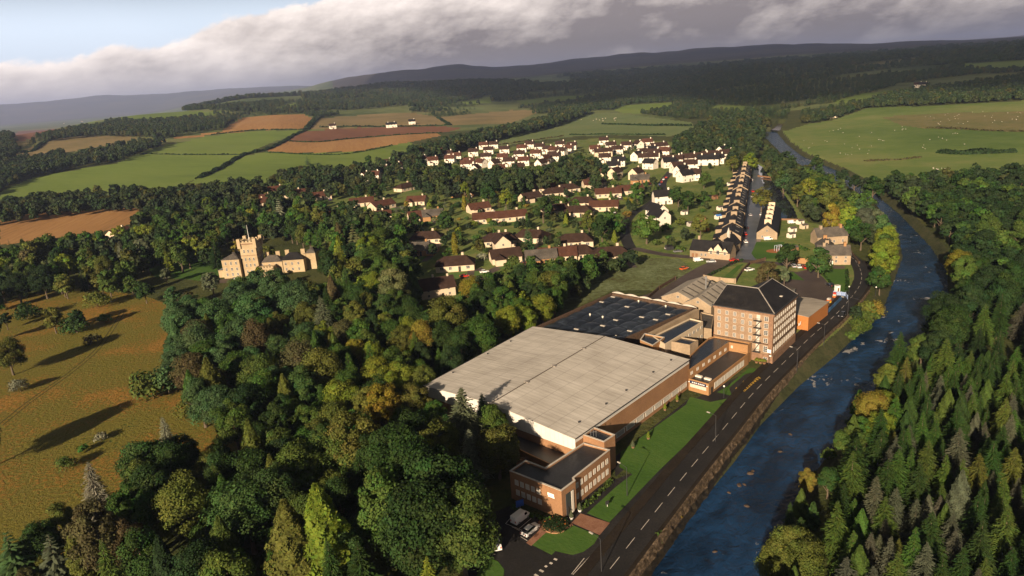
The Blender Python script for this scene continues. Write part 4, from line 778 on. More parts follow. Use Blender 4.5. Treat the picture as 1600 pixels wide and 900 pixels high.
def plant_all():
    T = resolve_trees(); byk = {}
    for c in T:
        z = float(zg(c[0], c[1])); p = (c[0], c[1], z); q = px((c[0], c[1], z+.5*c[2])); D = float((np.array(p)-[0, 0, CH])@_F)
        if D < 5: continue
        hp = c[2]*FX/D; inv = -60 < q[0] < 1660 and -30 < q[1] < 900+hp
        c += [z, hp, q, inv]; 
        if inv or (c[5] == 2) or (-160 < q[0] < 1720 and q[1] < 1000): byk.setdefault(c[3], []).append(c)
    rest = []
    for k, v in byk.items():
        v.sort(key=lambda c: (-c[5], -(c[8] if c[10] else c[8]*.3))); lim = 290
        rest += v[lim:]; v = v[:lim]
        tm = TK['spruce'] if k in ('spruce', 'larch', 'cypress', 'cedar') else TK['broad']
        for c in v:
            x, y, h, kk, col, e, ws, z, hp, q, inv = c; lod = 0 if hp > 48 else (1 if hp > 18 else 2)
            P = proto(k, lod); g = random.Random(int(x*131+y*717)); r = empty(NAMES[k], (x, y, z-.1), g.uniform(0, 6.28)); s = ws*(g.uniform(.78, 1.25) if k == 'spruce' else g.uniform(.92, 1.08)); r.scale = (h*s, h*s, h)
            r['category'] = CATS[k]; r['group'] = CATS[k]+'s of the valley'
            b, w = PAL[col]; f = g.uniform(.86, 1.16); cc = tuple(v_*f*g.uniform(.93, 1.07) for v_ in b)
            link('crown', P[g.randrange(len(P))], r, color=cc); link('trunk', tm, r)
            reg(r, w+' '+NOUN[k], (x, y, z+h*.5))
    for c in rest:
        WOODPT.setdefault('village_wood' if c[9][0] < 1210 else 'riverside_wood', []).append((c[0], c[1], c[7], c[2], 1 if c[3] in ('spruce', 'larch') else 0))
    return len(T), {k: len(v) for k, v in byk.items()}, len(rest)
# ---------------------------------------------------------------- far woods, too many and too small to count
def far_wood():
    clear = [f[2] for f in FIELDS]
    clear += [[(735, 185), (950, 172), (1060, 186), (1100, 240), (900, 235), (735, 240)]]
    g = np.random.default_rng(77)
    dep = []; d = math.radians(6.3)
    pts = []
    rows = 170
    for i in range(rows):
        r = 1150*(6600/1150)**(i/rows); step = max(9, r*.0052)
        n = int(math.radians(88)*r/step); a = math.radians(-44)+np.arange(n)*step/r+g.uniform(-.4, .4, n)*step/r; rr = r*(1+g.uniform(-.006, .006, n))
        pts.append(np.stack([rr*np.sin(a), rr*np.cos(a)], 1))
    P = np.concatenate(pts); Z = zt(P[:, 0], P[:, 1]); q = px(np.column_stack([P, Z])); r = np.hypot(P[:, 0], P[:, 1])
    keep = np.ones(len(P), bool)
    for c in clear: keep &= ~inpoly(q, c)
    # random far clearings
    nz = _fbm(P[:, 0], P[:, 1]*1.6, 1500, 41, 3)
    left = q[:, 0] < 640
    thr = np.where(left, .25, .62); thr = np.where((q[:, 1] < 128) & (q[:, 0] > 560) & (q[:, 0] < 1000), .0, thr)
    keep &= nz < thr
    keep &= ~((r < 1900) & (q[:, 0] < 1250) & (q[:, 0] > 100) & (q[:, 1] > 186) ) & ~((r < 1200) & (q[:, 0] > 1190))
    keep &= ~inpoly(q, [(40, 200), (140, 180), (180, 186), (150, 200), (60, 206)]) & ~inpoly(q, [(1225, 192), (1235, 176), (1252, 176), (1244, 200)])
    keep &= ~((q[:, 0] < 210) & (r > 2500))
    # belts of plain scattered trees on the far left plain
    P, Z, q, r = P[keep], Z[keep], q[keep], r[keep]
    return P, Z, q, r, g
def gn_group(name, coll):
    ng = bpy.data.node_groups.new(name, 'GeometryNodeTree'); ng.interface.new_socket('Geometry', in_out='INPUT', socket_type='NodeSocketGeometry'); ng.interface.new_socket('Geometry', in_out='OUTPUT', socket_type='NodeSocketGeometry')
    N = ng.nodes; L = ng.links; gi = N.new('NodeGroupInput'); go = N.new('NodeGroupOutput'); ci = N.new('GeometryNodeCollectionInfo'); ci.inputs['Collection'].default_value = coll; ci.inputs['Separate Children'].default_value = True; ci.inputs['Reset Children'].default_value = True
    ip = N.new('GeometryNodeInstanceOnPoints'); ip.inputs['Pick Instance'].default_value = True
    def attr(nm, t):
        a = N.new('GeometryNodeInputNamedAttribute'); a.data_type = t; a.inputs[0].default_value = nm; return a.outputs[0]
    L.new(gi.outputs[0], ip.inputs['Points']); L.new(ci.outputs[0], ip.inputs['Instance']); L.new(attr('pick', 'INT'), ip.inputs['Instance Index'])
    L.new(attr('size', 'FLOAT_VECTOR'), ip.inputs['Scale']); L.new(attr('rot', 'FLOAT_VECTOR'), ip.inputs['Rotation']); L.new(ip.outputs[0], go.inputs[0]); return ng
def woods():
    coll = bpy.data.collections.new('wood_kinds')
    i = 0
    for k in ('broad', 'round', 'round', 'broad', 'spruce', 'spruce'):
        me = proto(k, 2)[i % 4].copy(); me.materials.clear(); me.materials.append(LEAFR); o = bpy.data.objects.new('%02d_crown' % i, me); coll.objects.link(o); i += 1
    ng = gn_group('plant_wood', coll)
    P, Z, q, r, g = far_wood(); n = len(P)
    size = np.maximum(g.uniform(10, 15, n), r*.0062*g.uniform(.8, 1.2, n)); con = _fbm(P[:, 0], P[:, 1], 900, 9, 2) > .15
    zone = {'hill_wood': (q[:, 0] < 640), 'valley_wood': (q[:, 0] >= 640) & (q[:, 0] < 1180), 'far_bank_wood': q[:, 0] >= 1180}
    LB = {'hill_wood': 'dark mixed wood spread over the hills behind the left fields', 'valley_wood': 'dark wood filling the valley behind the village and pale field', 'far_bank_wood': 'dark conifer wood on the slopes above the sheep pasture',
          'village_wood': 'smaller trees and bushes filling the village and its edges', 'riverside_wood': 'massed trees of the wood across the river'}
    for nm, s in zone.items():
        WOODPT[nm] = [(P[i, 0], P[i, 1], Z[i]-1, size[i], int(con[i] and g.random() < .8)) for i in np.where(s)[0]]
    for nm, L in WOODPT.items():
        if not L: continue
        A = np.array(L, float); n = len(A); me = bpy.data.meshes.new(nm); me.vertices.add(n); me.vertices.foreach_set('co', A[:, :3].astype(np.float32).ravel())
        a = me.attributes.new('size', 'FLOAT_VECTOR', 'POINT'); h = A[:, 3]; w = h*np.where(h > 22, 1.35, 1.0)*np.where(A[:, 4] > 0, 1.15, 1); a.data.foreach_set('vector', np.stack([w, w, h], 1).astype(np.float32).ravel())
        a = me.attributes.new('rot', 'FLOAT_VECTOR', 'POINT'); a.data.foreach_set('vector', np.stack([0*h, 0*h, g.uniform(0, 6.28, n)], 1).astype(np.float32).ravel())
        a = me.attributes.new('pick', 'INT', 'POINT'); a.data.foreach_set('value', np.where(A[:, 4] > 0, g.integers(4, 6, n), g.integers(0, 4, n)).astype(np.int32))
        me.update(); o = link(nm, me); tag(o, LB[nm], 'woodland', kind='stuff'); md = o.modifiers.new('plant', 'NODES'); md.node_group = ng
    return {k: len(v) for k, v in WOODPT.items()}
STREETS = []
# ================================================================ BUILDINGS
def brickmat(name, c1, c2, mortar, scale=1.0, var=.25, rough=.88):
    m = bpy.data.materials.new(name); m.use_nodes = True; nt = m.node_tree; N = nt.nodes; L = nt.links; b = N['Principled BSDF']; b.inputs['Roughness'].default_value = rough; b.inputs['Specular IOR Level'].default_value = .15
    tc = N.new('ShaderNodeTexCoord'); n = N.new('ShaderNodeTexNoise'); n.inputs['Scale'].default_value = scale; n.inputs['Detail'].default_value = 8; n.inputs['Roughness'].default_value = .7; L.new(tc.outputs['Object'], n.inputs[0])
    n2 = N.new('ShaderNodeTexNoise'); n2.inputs['Scale'].default_value = .12; n2.inputs['Detail'].default_value = 5; L.new(tc.outputs['Object'], n2.inputs[0])
    sp = N.new('ShaderNodeSeparateXYZ'); L.new(tc.outputs['Object'], sp.inputs[0])
    w = N.new('ShaderNodeMath'); w.operation = 'FRACT'; mu = N.new('ShaderNodeMath'); mu.operation = 'MULTIPLY'; mu.inputs[1].default_value = 3.0; L.new(sp.outputs[2], mu.inputs[0]); L.new(mu.outputs[0], w.inputs[0])
    lt = N.new('ShaderNodeMath'); lt.operation = 'LESS_THAN'; lt.inputs[1].default_value = .14; L.new(w.outputs[0], lt.inputs[0])
    r = N.new('ShaderNodeValToRGB'); r.color_ramp.elements[0].position = .32; r.color_ramp.elements[1].position = .68; r.color_ramp.elements[0].color = (*c1, 1); r.color_ramp.elements[1].color = (*c2, 1)
    ad = N.new('ShaderNodeMix'); ad.inputs[0].default_value = .5; L.new(n.outputs[0], ad.inputs[2]); L.new(n2.outputs[0], ad.inputs[3]); L.new(ad.outputs[0], r.inputs[0])
    mx = N.new('ShaderNodeMix'); mx.data_type = 'RGBA'; mf = N.new('ShaderNodeMath'); mf.operation = 'MULTIPLY'; mf.inputs[1].default_value = .45; L.new(lt.outputs[0], mf.inputs[0]); L.new(mf.outputs[0], mx.inputs[0])
    L.new(r.outputs[0], mx.inputs[6]); mx.inputs[7].default_value = (*mortar, 1); L.new(mx.outputs[2], b.inputs['Base Color']); return m
def ribmat(name, c1, c2, pitch, rot, dark=.8, rough=.75, spec=.2, streak=True, lap=0):
    "profiled sheet: ribs across world direction rot, streaked along the fall"
    m = bpy.data.materials.new(name); m.use_nodes = True; nt = m.node_tree; N = nt.nodes; L = nt.links; b = N['Principled BSDF']; b.inputs['Roughness'].default_value = rough; b.inputs['Specular IOR Level'].default_value = spec
    tc = N.new('ShaderNodeTexCoord'); mp = N.new('ShaderNodeMapping'); mp.inputs['Rotation'].default_value = (0, 0, rot); L.new(tc.outputs['Object'], mp.inputs[0])
    st = N.new('ShaderNodeMapping'); st.inputs['Scale'].default_value = (1, .06, 1) if streak else (1, 1, 1); L.new(mp.outputs[0], st.inputs[0])
    n = N.new('ShaderNodeTexNoise'); n.inputs['Scale'].default_value = .9; n.inputs['Detail'].default_value = 9; n.inputs['Roughness'].default_value = .7; L.new(st.outputs[0], n.inputs[0])
    n2 = N.new('ShaderNodeTexNoise'); n2.inputs['Scale'].default_value = .09; n2.inputs['Detail'].default_value = 6; L.new(tc.outputs['Object'], n2.inputs[0])
    ad = N.new('ShaderNodeMix'); ad.inputs[0].default_value = .4; L.new(n.outputs[0], ad.inputs[2]); L.new(n2.outputs[0], ad.inputs[3])
    r = N.new('ShaderNodeValToRGB'); r.color_ramp.elements[0].position = .35; r.color_ramp.elements[1].position = .65; r.color_ramp.elements[0].color = (*c1, 1); r.color_ramp.elements[1].color = (*c2, 1); L.new(ad.outputs[0], r.inputs[0])
    sp = N.new('ShaderNodeSeparateXYZ'); L.new(mp.outputs[0], sp.inputs[0]); mu = N.new('ShaderNodeMath'); mu.operation = 'MULTIPLY'; mu.inputs[1].default_value = 1/pitch; L.new(sp.outputs[0], mu.inputs[0])
    fr = N.new('ShaderNodeMath'); fr.operation = 'FRACT'; L.new(mu.outputs[0], fr.inputs[0]); lt = N.new('ShaderNodeMath'); lt.operation = 'LESS_THAN'; lt.inputs[1].default_value = .16; L.new(fr.outputs[0], lt.inputs[0])
    mf = N.new('ShaderNodeMath'); mf.operation = 'MULTIPLY'; mf.inputs[1].default_value = 1-dark; L.new(lt.outputs[0], mf.inputs[0])
    if lap:
        m2 = N.new('ShaderNodeMath'); m2.operation = 'MULTIPLY'; m2.inputs[1].default_value = 1/lap; L.new(sp.outputs[1], m2.inputs[0]); f2 = N.new('ShaderNodeMath'); f2.operation = 'FRACT'; L.new(m2.outputs[0], f2.inputs[0])
        l2 = N.new('ShaderNodeMath'); l2.operation = 'LESS_THAN'; l2.inputs[1].default_value = .05; L.new(f2.outputs[0], l2.inputs[0]); q2 = N.new('ShaderNodeMath'); q2.operation = 'MULTIPLY'; q2.inputs[1].default_value = .22; L.new(l2.outputs[0], q2.inputs[0])
        a2 = N.new('ShaderNodeMath'); a2.operation = 'MAXIMUM'; L.new(mf.outputs[0], a2.inputs[0]); L.new(q2.outputs[0], a2.inputs[1]); mf = a2
    mx = N.new('ShaderNodeMix'); mx.data_type = 'RGBA'; L.new(mf.outputs[0], mx.inputs[0]); L.new(r.outputs[0], mx.inputs[6]); mx.inputs[7].default_value = (0.01, .01, .01, 1); L.new(mx.outputs[2], b.inputs['Base Color']); return m
ANG = math.atan2(.732, .681)   # the long direction of the works
BRICK = brickmat('orange_brick', (.19, .10, .052), (.34, .185, .095), (.20, .12, .07), 2.2)
BRICK2 = brickmat('brown_brick', (.24, .125, .055), (.36, .20, .09), (.2, .12, .07), 2.0)
STONE = brickmat('mill_stone', (.17, .11, .07), (.35, .245, .16), (.16, .10, .06), 1.6)
STONE2 = brickmat('grey_stone', (.20, .15, .10), (.40, .30, .20), (.14, .1, .07), 1.3)
SANDST = brickmat('castle_sandstone', (.27, .195, .11), (.46, .36, .23), (.25, .18, .12), .9)
REDST = mat('red_sandstone', (.20, .115, .07), .9, .3, 1.2)
DRKST = mat('sooty_stone', (.075, .045, .028), .9, .4, 1.0)
FELT = gmat('roof_felt', [(.013, .013, .014), (.022, .022, .025), (.040, .040, .045)], .12, 1.6, .03, rough=.42, spec=.5)
FELTB = gmat('wet_roof_felt', [(.008, .010, .014), (.016, .020, .028), (.03, .034, .04)], .15, 1.8, .02, rough=.22, spec=.6)
SLATE = gmat('slate', [(.006, .006, .007), (.012, .011, .012), (.024, .022, .021)], .3, 3.5, .03, rough=.6, spec=.25)
SLATEG = gmat('old_slate', [(.04, .035, .03), (.075, .065, .055), (.12, .10, .08)], .3, 2.5, .03, rough=.7, spec=.3)
TILE = gmat('brown_tile', [(.024, .014, .011), (.036, .021, .016), (.055, .033, .024)], .4, 2.5, .03, rough=.8)
TILER = gmat('red_brown_tile', [(.045, .020, .014), (.068, .030, .02), (.10, .045, .03)], .4, 2.5, .03, rough=.8)
CREAM = mat('cream_render', (.52, .42, .30), .85, .07, .6)
WREND = mat('white_render', (.66, .59, .50), .85, .06, .6)
SHEDR = ribmat('fibre_cement_roof', (.33, .30, .265), (.56, .52, .47), 1.5, -ANG, .85, lap=5.5)
SHEDW = ribmat('pale_cladding', (.50, .47, .43), (.62, .59, .54), 1.5, -ANG-1.571, .9)
NLR = ribmat('old_asbestos_roof', (.20, .175, .145), (.36, .32, .27), .5, -ANG, .85)
ORCL = ribmat('orange_cladding', (.33, .125, .035), (.42, .17, .055), .6, -ANG, .88, rough=.6)
GLASS = mat('window_glass', (.05, .055, .06), .12, 0, spec=.7)
BLIND = mat('window_blind', (.46, .42, .36), .35, .15, .7, spec=.5)
PANE = mat('window_pane', (.13, .125, .12), .2, .2, .6, spec=.6)
FRAME = mat('white_frame', (.56, .52, .46), .5)
WPAINT = mat('white_paint', (.75, .72, .68), .5); CONC = mat('concrete_coping', (.42, .38, .33), .8, .15, 1.5); METAL = mat('grey_metal', (.25, .25, .25), .45, spec=.5, metal=.6); DARKM = mat('dark_metal', (.03, .03, .032), .5, spec=.4)
RIDGE = mat('lead_ridge', (.24, .215, .19), .6, .15, 1); DOORG = mat('dark_door', (.03, .028, .025), .5); REDP = mat('red_paint', (.45, .03, .015), .5); BLUEP = mat('blue_paint', (.02, .07, .30), .5); TIMB = mat('timber', (.19, .10, .05), .85, .25, 2)
def win_mesh(style):
    fr = MB(); pa = MB(); t = .07
    for a in ((-.5+t/2, .5, t, 1), (.5-t/2, .5, t, 1)): fr.box(a[0], 0, a[1]-.5, a[2], .10, 1)
    n = {'mill': (2, 3), 'office': (2, 1), 'strip': (9, 1), 'plain': (2, 2), 'tall': (2, 2)}[style]
    fr.box(0, 0, 0, 1-2*t, .10, t*.8); fr.box(0, 0, 1-t*.8, 1-2*t, .10, t*.8)
    for i in range(1, n[0]): fr.box(-.5+i/n[0], 0, t*.8, .05 if n[0] < 6 else .045, .07, 1-t*1.6)
    for i in range(1, n[1]): fr.box(0, .001, i/n[1]-.02, 1-2*t, .06, .04)
    pa.box(0, .02, t*.8, 1-2*t-.002, .05, 1-t*1.6-.002); return fr, pa
WM = {}
def window(parent, x, y, z, rz, w, h, style='plain', pane='GLASS', name='window'):
    k = (style, pane)
    if k not in WM:
        f, p = win_mesh(style); WM[k] = (f.mesh('window_frame', FRAME), p.mesh('pane', globals()[pane]))
    o = link(name, WM[k][0], parent); o.location = (x, y, z); o.rotation_euler = (0, 0, rz); o.scale = (w, 1, h); link('pane', WM[k][1], o); return o
def edge_pt(P, i, u):
    a, b = np.array(P[i]), np.array(P[(i+1) % len(P)]); return a+(b-a)*u
def ccw(P):
    a = sum(P[i][0]*P[(i+1) % len(P)][1]-P[(i+1) % len(P)][0]*P[i][1] for i in range(len(P))); return a > 0
def win_on(parent, P, i, u, z, w, h, style='plain', pane='GLASS', org=(0, 0), out=.05):
    a, b = np.array(P[i], float), np.array(P[(i+1) % len(P)], float); d = (b-a)/np.linalg.norm(b-a); s = 1 if ccw(P) else -1; nrm = np.array([d[1], -d[0]])*s
    p = a+(b-a)*u+nrm*out-np.array(org); return window(parent, p[0], p[1], z, math.atan2(nrm[1], nrm[0])+math.pi/2, w, h, style, pane)
def flat_block(name, label, cat, P, h, wm, rm, par=.45, zb=-.3, wt=.35, cop=None, root=None, z0=0.0):
    "walls with a parapet round a flat roof; P is the plan in metres"
    c = np.mean(P, 0); r = root or empty(name, (c[0], c[1], z0), 0, label, cat); Q = [(p[0]-c[0], p[1]-c[1]) for p in P]; I = outset(Q, -wt); n = len(Q)
    vs = [(*p, zb) for p in Q]+[(*p, h) for p in Q]+[(*p, h) for p in I]+[(*p, h-par) for p in I]
    fs = [(k*n+i, k*n+(i+1) % n, (k+1)*n+(i+1) % n, (k+1)*n+i) for k in range(3) for i in range(n)]
    MB().add(vs, fs).build('wall', wm, r); rf = MB(); rf.prism(outset(Q, -wt+.02), h-par-.25, h-par+.004); rf.build('roof', rm, r)
    if cop:
        O = outset(Q, .06); J = outset(Q, -wt-.05); vs = [(*p, h+.003) for p in O]+[(*p, h+.12) for p in O]+[(*p, h+.12) for p in J]+[(*p, h+.003) for p in J]
        MB().add(vs, [(k*n+i, k*n+(i+1) % n, ((k+1) % 4)*n+(i+1) % n, ((k+1) % 4)*n+i) for k in range(4) for i in range(n)]).build('coping', cop, r)
    BLOCK.append((P, 1.5)); return r, Q, c
def zfor(x, y, ypix):
    lo, hi = -5, 80
    for _ in range(40):
        m = (lo+hi)/2
        if px((x, y, m))[1] > ypix: lo = m
        else: hi = m
    return lo
def lm(ph, x, y): LM.append((ph, x, y))
# ---------------------------------------------------------------- the long warehouse shed
def warehouse():
    h = 10.0; C = [at(*q, h)[:2] for q in ((898, 684), (1075, 562), (833, 511), (665, 602))]; c = np.mean(C, 0); r = empty('warehouse', (*c, 0), 0, 'huge warehouse with shallow grey sheet roof and orange brick side wall', 'warehouse')
    C = [p-c for p in C]; F, B = (C[0]+C[3])/2, (C[1]+C[2])/2; rz = zfor(*(F+c), 629); BLOCK.append(([tuple(p+c) for p in C], 1.5))
    wh = 6.9
    mb = MB(); n = 4
    mb.prism([tuple(p) for p in C], -.3, wh, top=False); mb.build('wall', BRICK, r)
    O = outset([tuple(p) for p in C], .25)
    cl = MB(); cl.add([(*p, wh-.4) for p in O]+[(*p, h-.25) for p in O], [(i, (i+1) % 4, 4+(i+1) % 4, 4+i) for i in range(4)])
    O_ = [np.array(p) for p in O]; Fo, Bo = (O_[0]+O_[3])/2, (O_[1]+O_[2])/2
    cl.add([(*O_[0], h-.25), (*O_[3], h-.25), (*Fo, rz-.25)], [(0, 1, 2)]).add([(*O_[1], h-.25), (*O_[2], h-.25), (*Bo, rz-.25)], [(0, 1, 2)])
    # the side wall stays brick nearly to the eaves: the white band there is shallow
    cl.build('cladding', SHEDW, r)
    # brick infill on the road side, proud of the cladding
    O2 = outset([tuple(p) for p in C], .32); a, b = np.array(O2[0]), np.array(O2[1]); d = (b-a)/np.linalg.norm(b-a); nn = np.array([d[1], -d[0]])
    mb = MB(); q = [a+d*.1, b-d*.1, b-d*.1-nn*.3, a+d*.1-nn*.3]; mb.prism([tuple(p) for p in q], -.3, h-1.35); mb.build('side_wall', BRICK, r)
    E = outset([tuple(p) for p in C], .55); E = [np.array(p) for p in E]; Fe, Be = (E[0]+E[3])/2, (E[1]+E[2])/2; t = .12; rf = MB()
    for (p, q2) in ((E[0], E[1]), (E[3], E[2])):
        rf.add([(*p, h), (*q2, h), (*Be, rz), (*Fe, rz), (*p, h-t), (*q2, h-t), (*Be, rz-t), (*Fe, rz-t)], [(0, 1, 2, 3), (4, 7, 6, 5), (0, 4, 5, 1), (1, 5, 6, 2), (2, 6, 7, 3), (3, 7, 4, 0)])
    rf.build('roof', SHEDR, r)
    MB().tube([(*Fe, rz+.05), (*Be, rz+.05)], .16, 6).build('ridge_capping', mat('dark_ridge', (.10, .085, .07), .8, .3, 1), r)
    for p, q2 in ((E[0], E[1]), (E[3], E[2])): MB().tube([(*p, h-.02), (*q2, h-.02)], .13, 6).build('gutter', DARKM, r)
    for s, side in ((.12, 0), (.33, 0), (.5, 0), (.75, 0), (.93, 0), (.2, 1), (.5, 1), (.72, 1)):   # small outlets on the slope
        p = (E[0]+(E[1]-E[0])*s)*.86+(Fe+(Be-Fe)*s)*.14 if side == 0 else (E[3]+(E[2]-E[3])*s)*.93+(Fe+(Be-Fe)*s)*.07
        z = h+(rz-h)*(.14 if side == 0 else .07); MB().box(0, 0, 0, .5, .5, .35).build('roof_vent', DARKM, r, (*p, z))
    for s in (.27, .5, .78): p = Fe+(Be-Fe)*s; MB().box(0, 0, 0, .7, 1.5, .3, ANG).build('ridge_vent', RIDGE, r, (*p, rz))
    # strip windows near the foot of the road side wall
    P = [tuple(np.array(p)) for p in O2]
    L = np.linalg.norm(b-a); nW = 11
    for i in range(nW):
        u = .045+(i+.5)/nW*.93; w = win_on(r, P, 0, u, 1.25, L*.93/nW*.86, 1.55, 'strip', 'GLASS')
    # canopy strip above the windows and low plinth
    MB().box(0, 0, 0, L*.94, .35, .14, math.atan2(d[1], d[0])).build('lintel_band', CONC, r, (*((a+b)/2+nn*.1), 2.95))
    lm('the grey warehouse roof', 880, 600); return r
warehouse()
# low link and retaining wall in front of the shed gable
P = P0([(800, 671), (896, 708), (897, 716), (863, 727), (806, 700)], 4.5); flat_block('annex', 'low flat-roofed annex tucked under the white gable of the grey warehouse', 'annex', P, 4.5, BRICK2, FELT)
P = P0([(806, 716), (824, 722), (851, 731), (858, 727), (834, 712)], 3.2); flat_block('boiler_house', 'small flat-roofed boiler house with red door in the office courtyard', 'annex', P, 3.2, BRICK2, mat('rust_roof', (.05, .018, .014), .8, .3, 1))
# ---------------------------------------------------------------- the brick office
def office():
    P = P0([(796, 736), (877, 767.5), (899, 751), (896.5, 747), (953, 703), (912, 692), (858, 727), (852, 731), (821, 719)], 7.8)
    r, Q, c = flat_block('office_building', 'two-storey orange brick office with dark flat roof beside the roadside lawn', 'office', P, 7.8, BRICK, FELT, cop=CONC)
    for i in range(5):
        u = .135+i*.108
        win_on(r, Q, 0, u, 4.55, 1.15, 1.45, 'office', 'BLIND'); win_on(r, Q, 0, u+.012, 1.75, 1.15, 1.5, 'office', 'BLIND')
    for i in range(8):
        u = .07+i*.118; win_on(r, Q, 3, u, 4.5, 1.0, 1.5, 'office', 'BLIND'); win_on(r, Q, 3, u, 1.4, 1.0, 1.6, 'office', 'BLIND')
    # tall entrance opening with pale reveal and door
    a, b = np.array(Q[1]), np.array(Q[2]); d = (b-a)/np.linalg.norm(b-a); nn = np.array([d[1], -d[0]]); L = np.linalg.norm(b-a); rz = math.atan2(d[1], d[0])
    m = MB(); p = a+d*L*.55+nn*.03; m.box(0, 0, 0, L*.56, .12, 6.0, rz); m.build('entrance_glazing', GLASS, r, (*p, 0.05))
    m = MB(); p = a+d*L*.72+nn*.10; m.box(0, 0, 0, L*.16, .12, 5.9, rz); m.build('entrance_panel', WREND, r, (*p, 0.05))
    m = MB(); p = a+d*L*.45+nn*.12; m.box(0, 0, 0, .9, .10, 2.2, rz); dr = m.build('door', DOORG, r, (*p, 0.05)); MB().box(.3, -.1, 1.0, .08, .1, .3, rz).build('handle', METAL, dr)
    # white lettered panel high on the front
    a, b = np.array(Q[0]), np.array(Q[1]); d = (b-a)/np.linalg.norm(b-a); nn = np.array([d[1], -d[0]]); p = a+(b-a)*.80+nn*.06; rz = math.atan2(d[1], d[0])
    s = MB(); s.box(0, 0, .35, 1.9, .07, .75, rz); s.box(.12*math.cos(rz), .12*math.sin(rz), 0, 1.9, .07, .34, rz); sg = s.build('sign_panel', WPAINT, r, (*p, 5.0))
    MB().box(-.1*math.cos(rz), -.1*math.sin(rz)-.03, .33, .9, .09, .06, rz).build('lettering', REDP, sg)
    lm('the brick office', 870, 750)
    return r
office()
P = P0([(911, 681), (944, 692.5), (961, 681), (928, 669)], 9.3); r, Q, c = flat_block('stair_tower', 'brick stair tower with flat roof between the office and warehouse', 'tower', P, 9.6, BRICK, FELTB, cop=CONC)
m = MB(); 
for i, s in enumerate((-1, 0, 1)): m.tube([(s*.7, 0, -.4), (s*.7, 0, 2.2)], .05, 5)
m.tube([(-.9, 0, 1.2), (.9, 0, 1.2)], .04, 5); m.build('railing', METAL, r, (-1.5, -.5, 9.6))
# ---------------------------------------------------------------- showroom and linked flat blocks
P = P0([(1076, 591.5), (1107.5, 600), (1170, 552), (1139.5, 545)], 4.1); r, Q, c = flat_block('showroom', 'single-storey brick showroom with long white window band facing the road', 'shop', P, 4.1, BRICK2, FELT, cop=None)
for i in range(9): win_on(r, Q, 1, .17+i*.082, .95, 1.55*1.55, 2.1, 'office', 'BLIND')
for i in range(5): win_on(r, Q, 0, .17+i*.155, 1.45, 1.25, 1.1, 'office', 'BLIND')
a, b = np.array(Q[0]), np.array(Q[1]); d = (b-a)/np.linalg.norm(b-a); nn = np.array([d[1], -d[0]]); rz = math.atan2(d[1], d[0]); L = np.linalg.norm(b-a)
s = MB().box(0, 0, 0, L*.80, .10, .95, rz).build('sign_panel', mat('navy', (.012, .022, .06), .4), r, (*(a+d*L*.47+nn*.06), 2.75))
sp_ = s
for t in (-.26, -.17, -.08, .03, .12, .21, .30): MB().box(0, 0, .3, L*.055, .05, .36, rz).build('letter', WPAINT, sp_, (d[0]*L*t+nn[0]*.07, d[1]*L*t+nn[1]*.07, 0))
for t in (.04, .93): MB().sphere((0, 0, 0), .22).build('wall_lamp', WPAINT, r, (*(a+d*L*t+nn*.2), 3.2))
MB().box(0, 0, 0, 1.0, .1, 2.2, rz+1.57).build('door', DOORG, r, (*(np.array(Q[1])+(np.array(Q[2])-np.array(Q[1]))*.07+np.array([.03, -.03])), 0))
for q in ((1092, 588), (1106, 592)): p = at(*q, 3.9)[:2]-c; MB().box(0, 0, 0, 2.2, 1.0, .5, rz).build('rooflight', WREND, r, (*p, 3.7))
P = P0([(1076, 578), (1139.5, 535), (1168.5, 539.5), (1174, 535.5), (1116, 525), (1107, 528), (1093, 540), (1078, 555)], 6.9); r, Q, c = flat_block('link_block', 'long flat-roofed brick block with small windows behind the showroom', 'factory block', P, 6.9, BRICK2, FELTB)
for i in range(7): win_on(r, Q, 0, .07+i*.138, 4.65, 1.3, 1.05, 'office', 'BLIND')
win_on(r, Q, 1, .15, 4.9, .7, 1.0, 'office', 'BLIND')
P = P0([(1049, 533.5), (1078, 539), (1091, 531.5), (1064, 526)], 8.8); r, Q, c = flat_block('plant_room', 'square brown plant room rising in front of the link block', 'factory block', P, 8.8, STONE2, FELTB)
P = P0([(1039, 538), (1098.5, 502), (1078, 497), (1020, 525)], 8.2); r, Q, c = flat_block('workshop', 'two-storey workshop with cream side wall and wet blue-black roof', 'factory block', P, 8.2, CREAM, FELTB)
for i in range(5): win_on(r, Q, 0, .52+i*.11, 5.6, 1.4, 1.1, 'plain'); win_on(r, Q, 0, .52+i*.11, 2.0, 1.4, 1.1, 'plain')
P = P0([(1000, 531), (1020, 540), (1038.5, 527), (1007, 521)], 8.4); r, Q, c = flat_block('workshop', 'small flat-roofed workshop between the warehouse gable and dark weaving shed', 'factory block', P, 8.4, BRICK2, FELTB, cop=CONC)
win_on(r, Q, 1, .68, 4.6, 2.2, 2.4, 'office', 'BLIND')
P = P0([(1098, 512), (1112, 514), (1116, 492), (1094, 487)], 5); r, Q, c = flat_block('yard_building', 'low stone outbuilding with old pipes in the mill yard', 'outbuilding', P, 5, STONE2, SLATEG)
m = MB(); 
for s in (-1.5, 0, 1.5): m.tube([(s, 0, 0), (s, 0, 2.6)], .35, 8)
m.build('tank', mat('rusty_tank', (.16, .045, .02), .8, .4, 1), r, (1, -6, -.0))
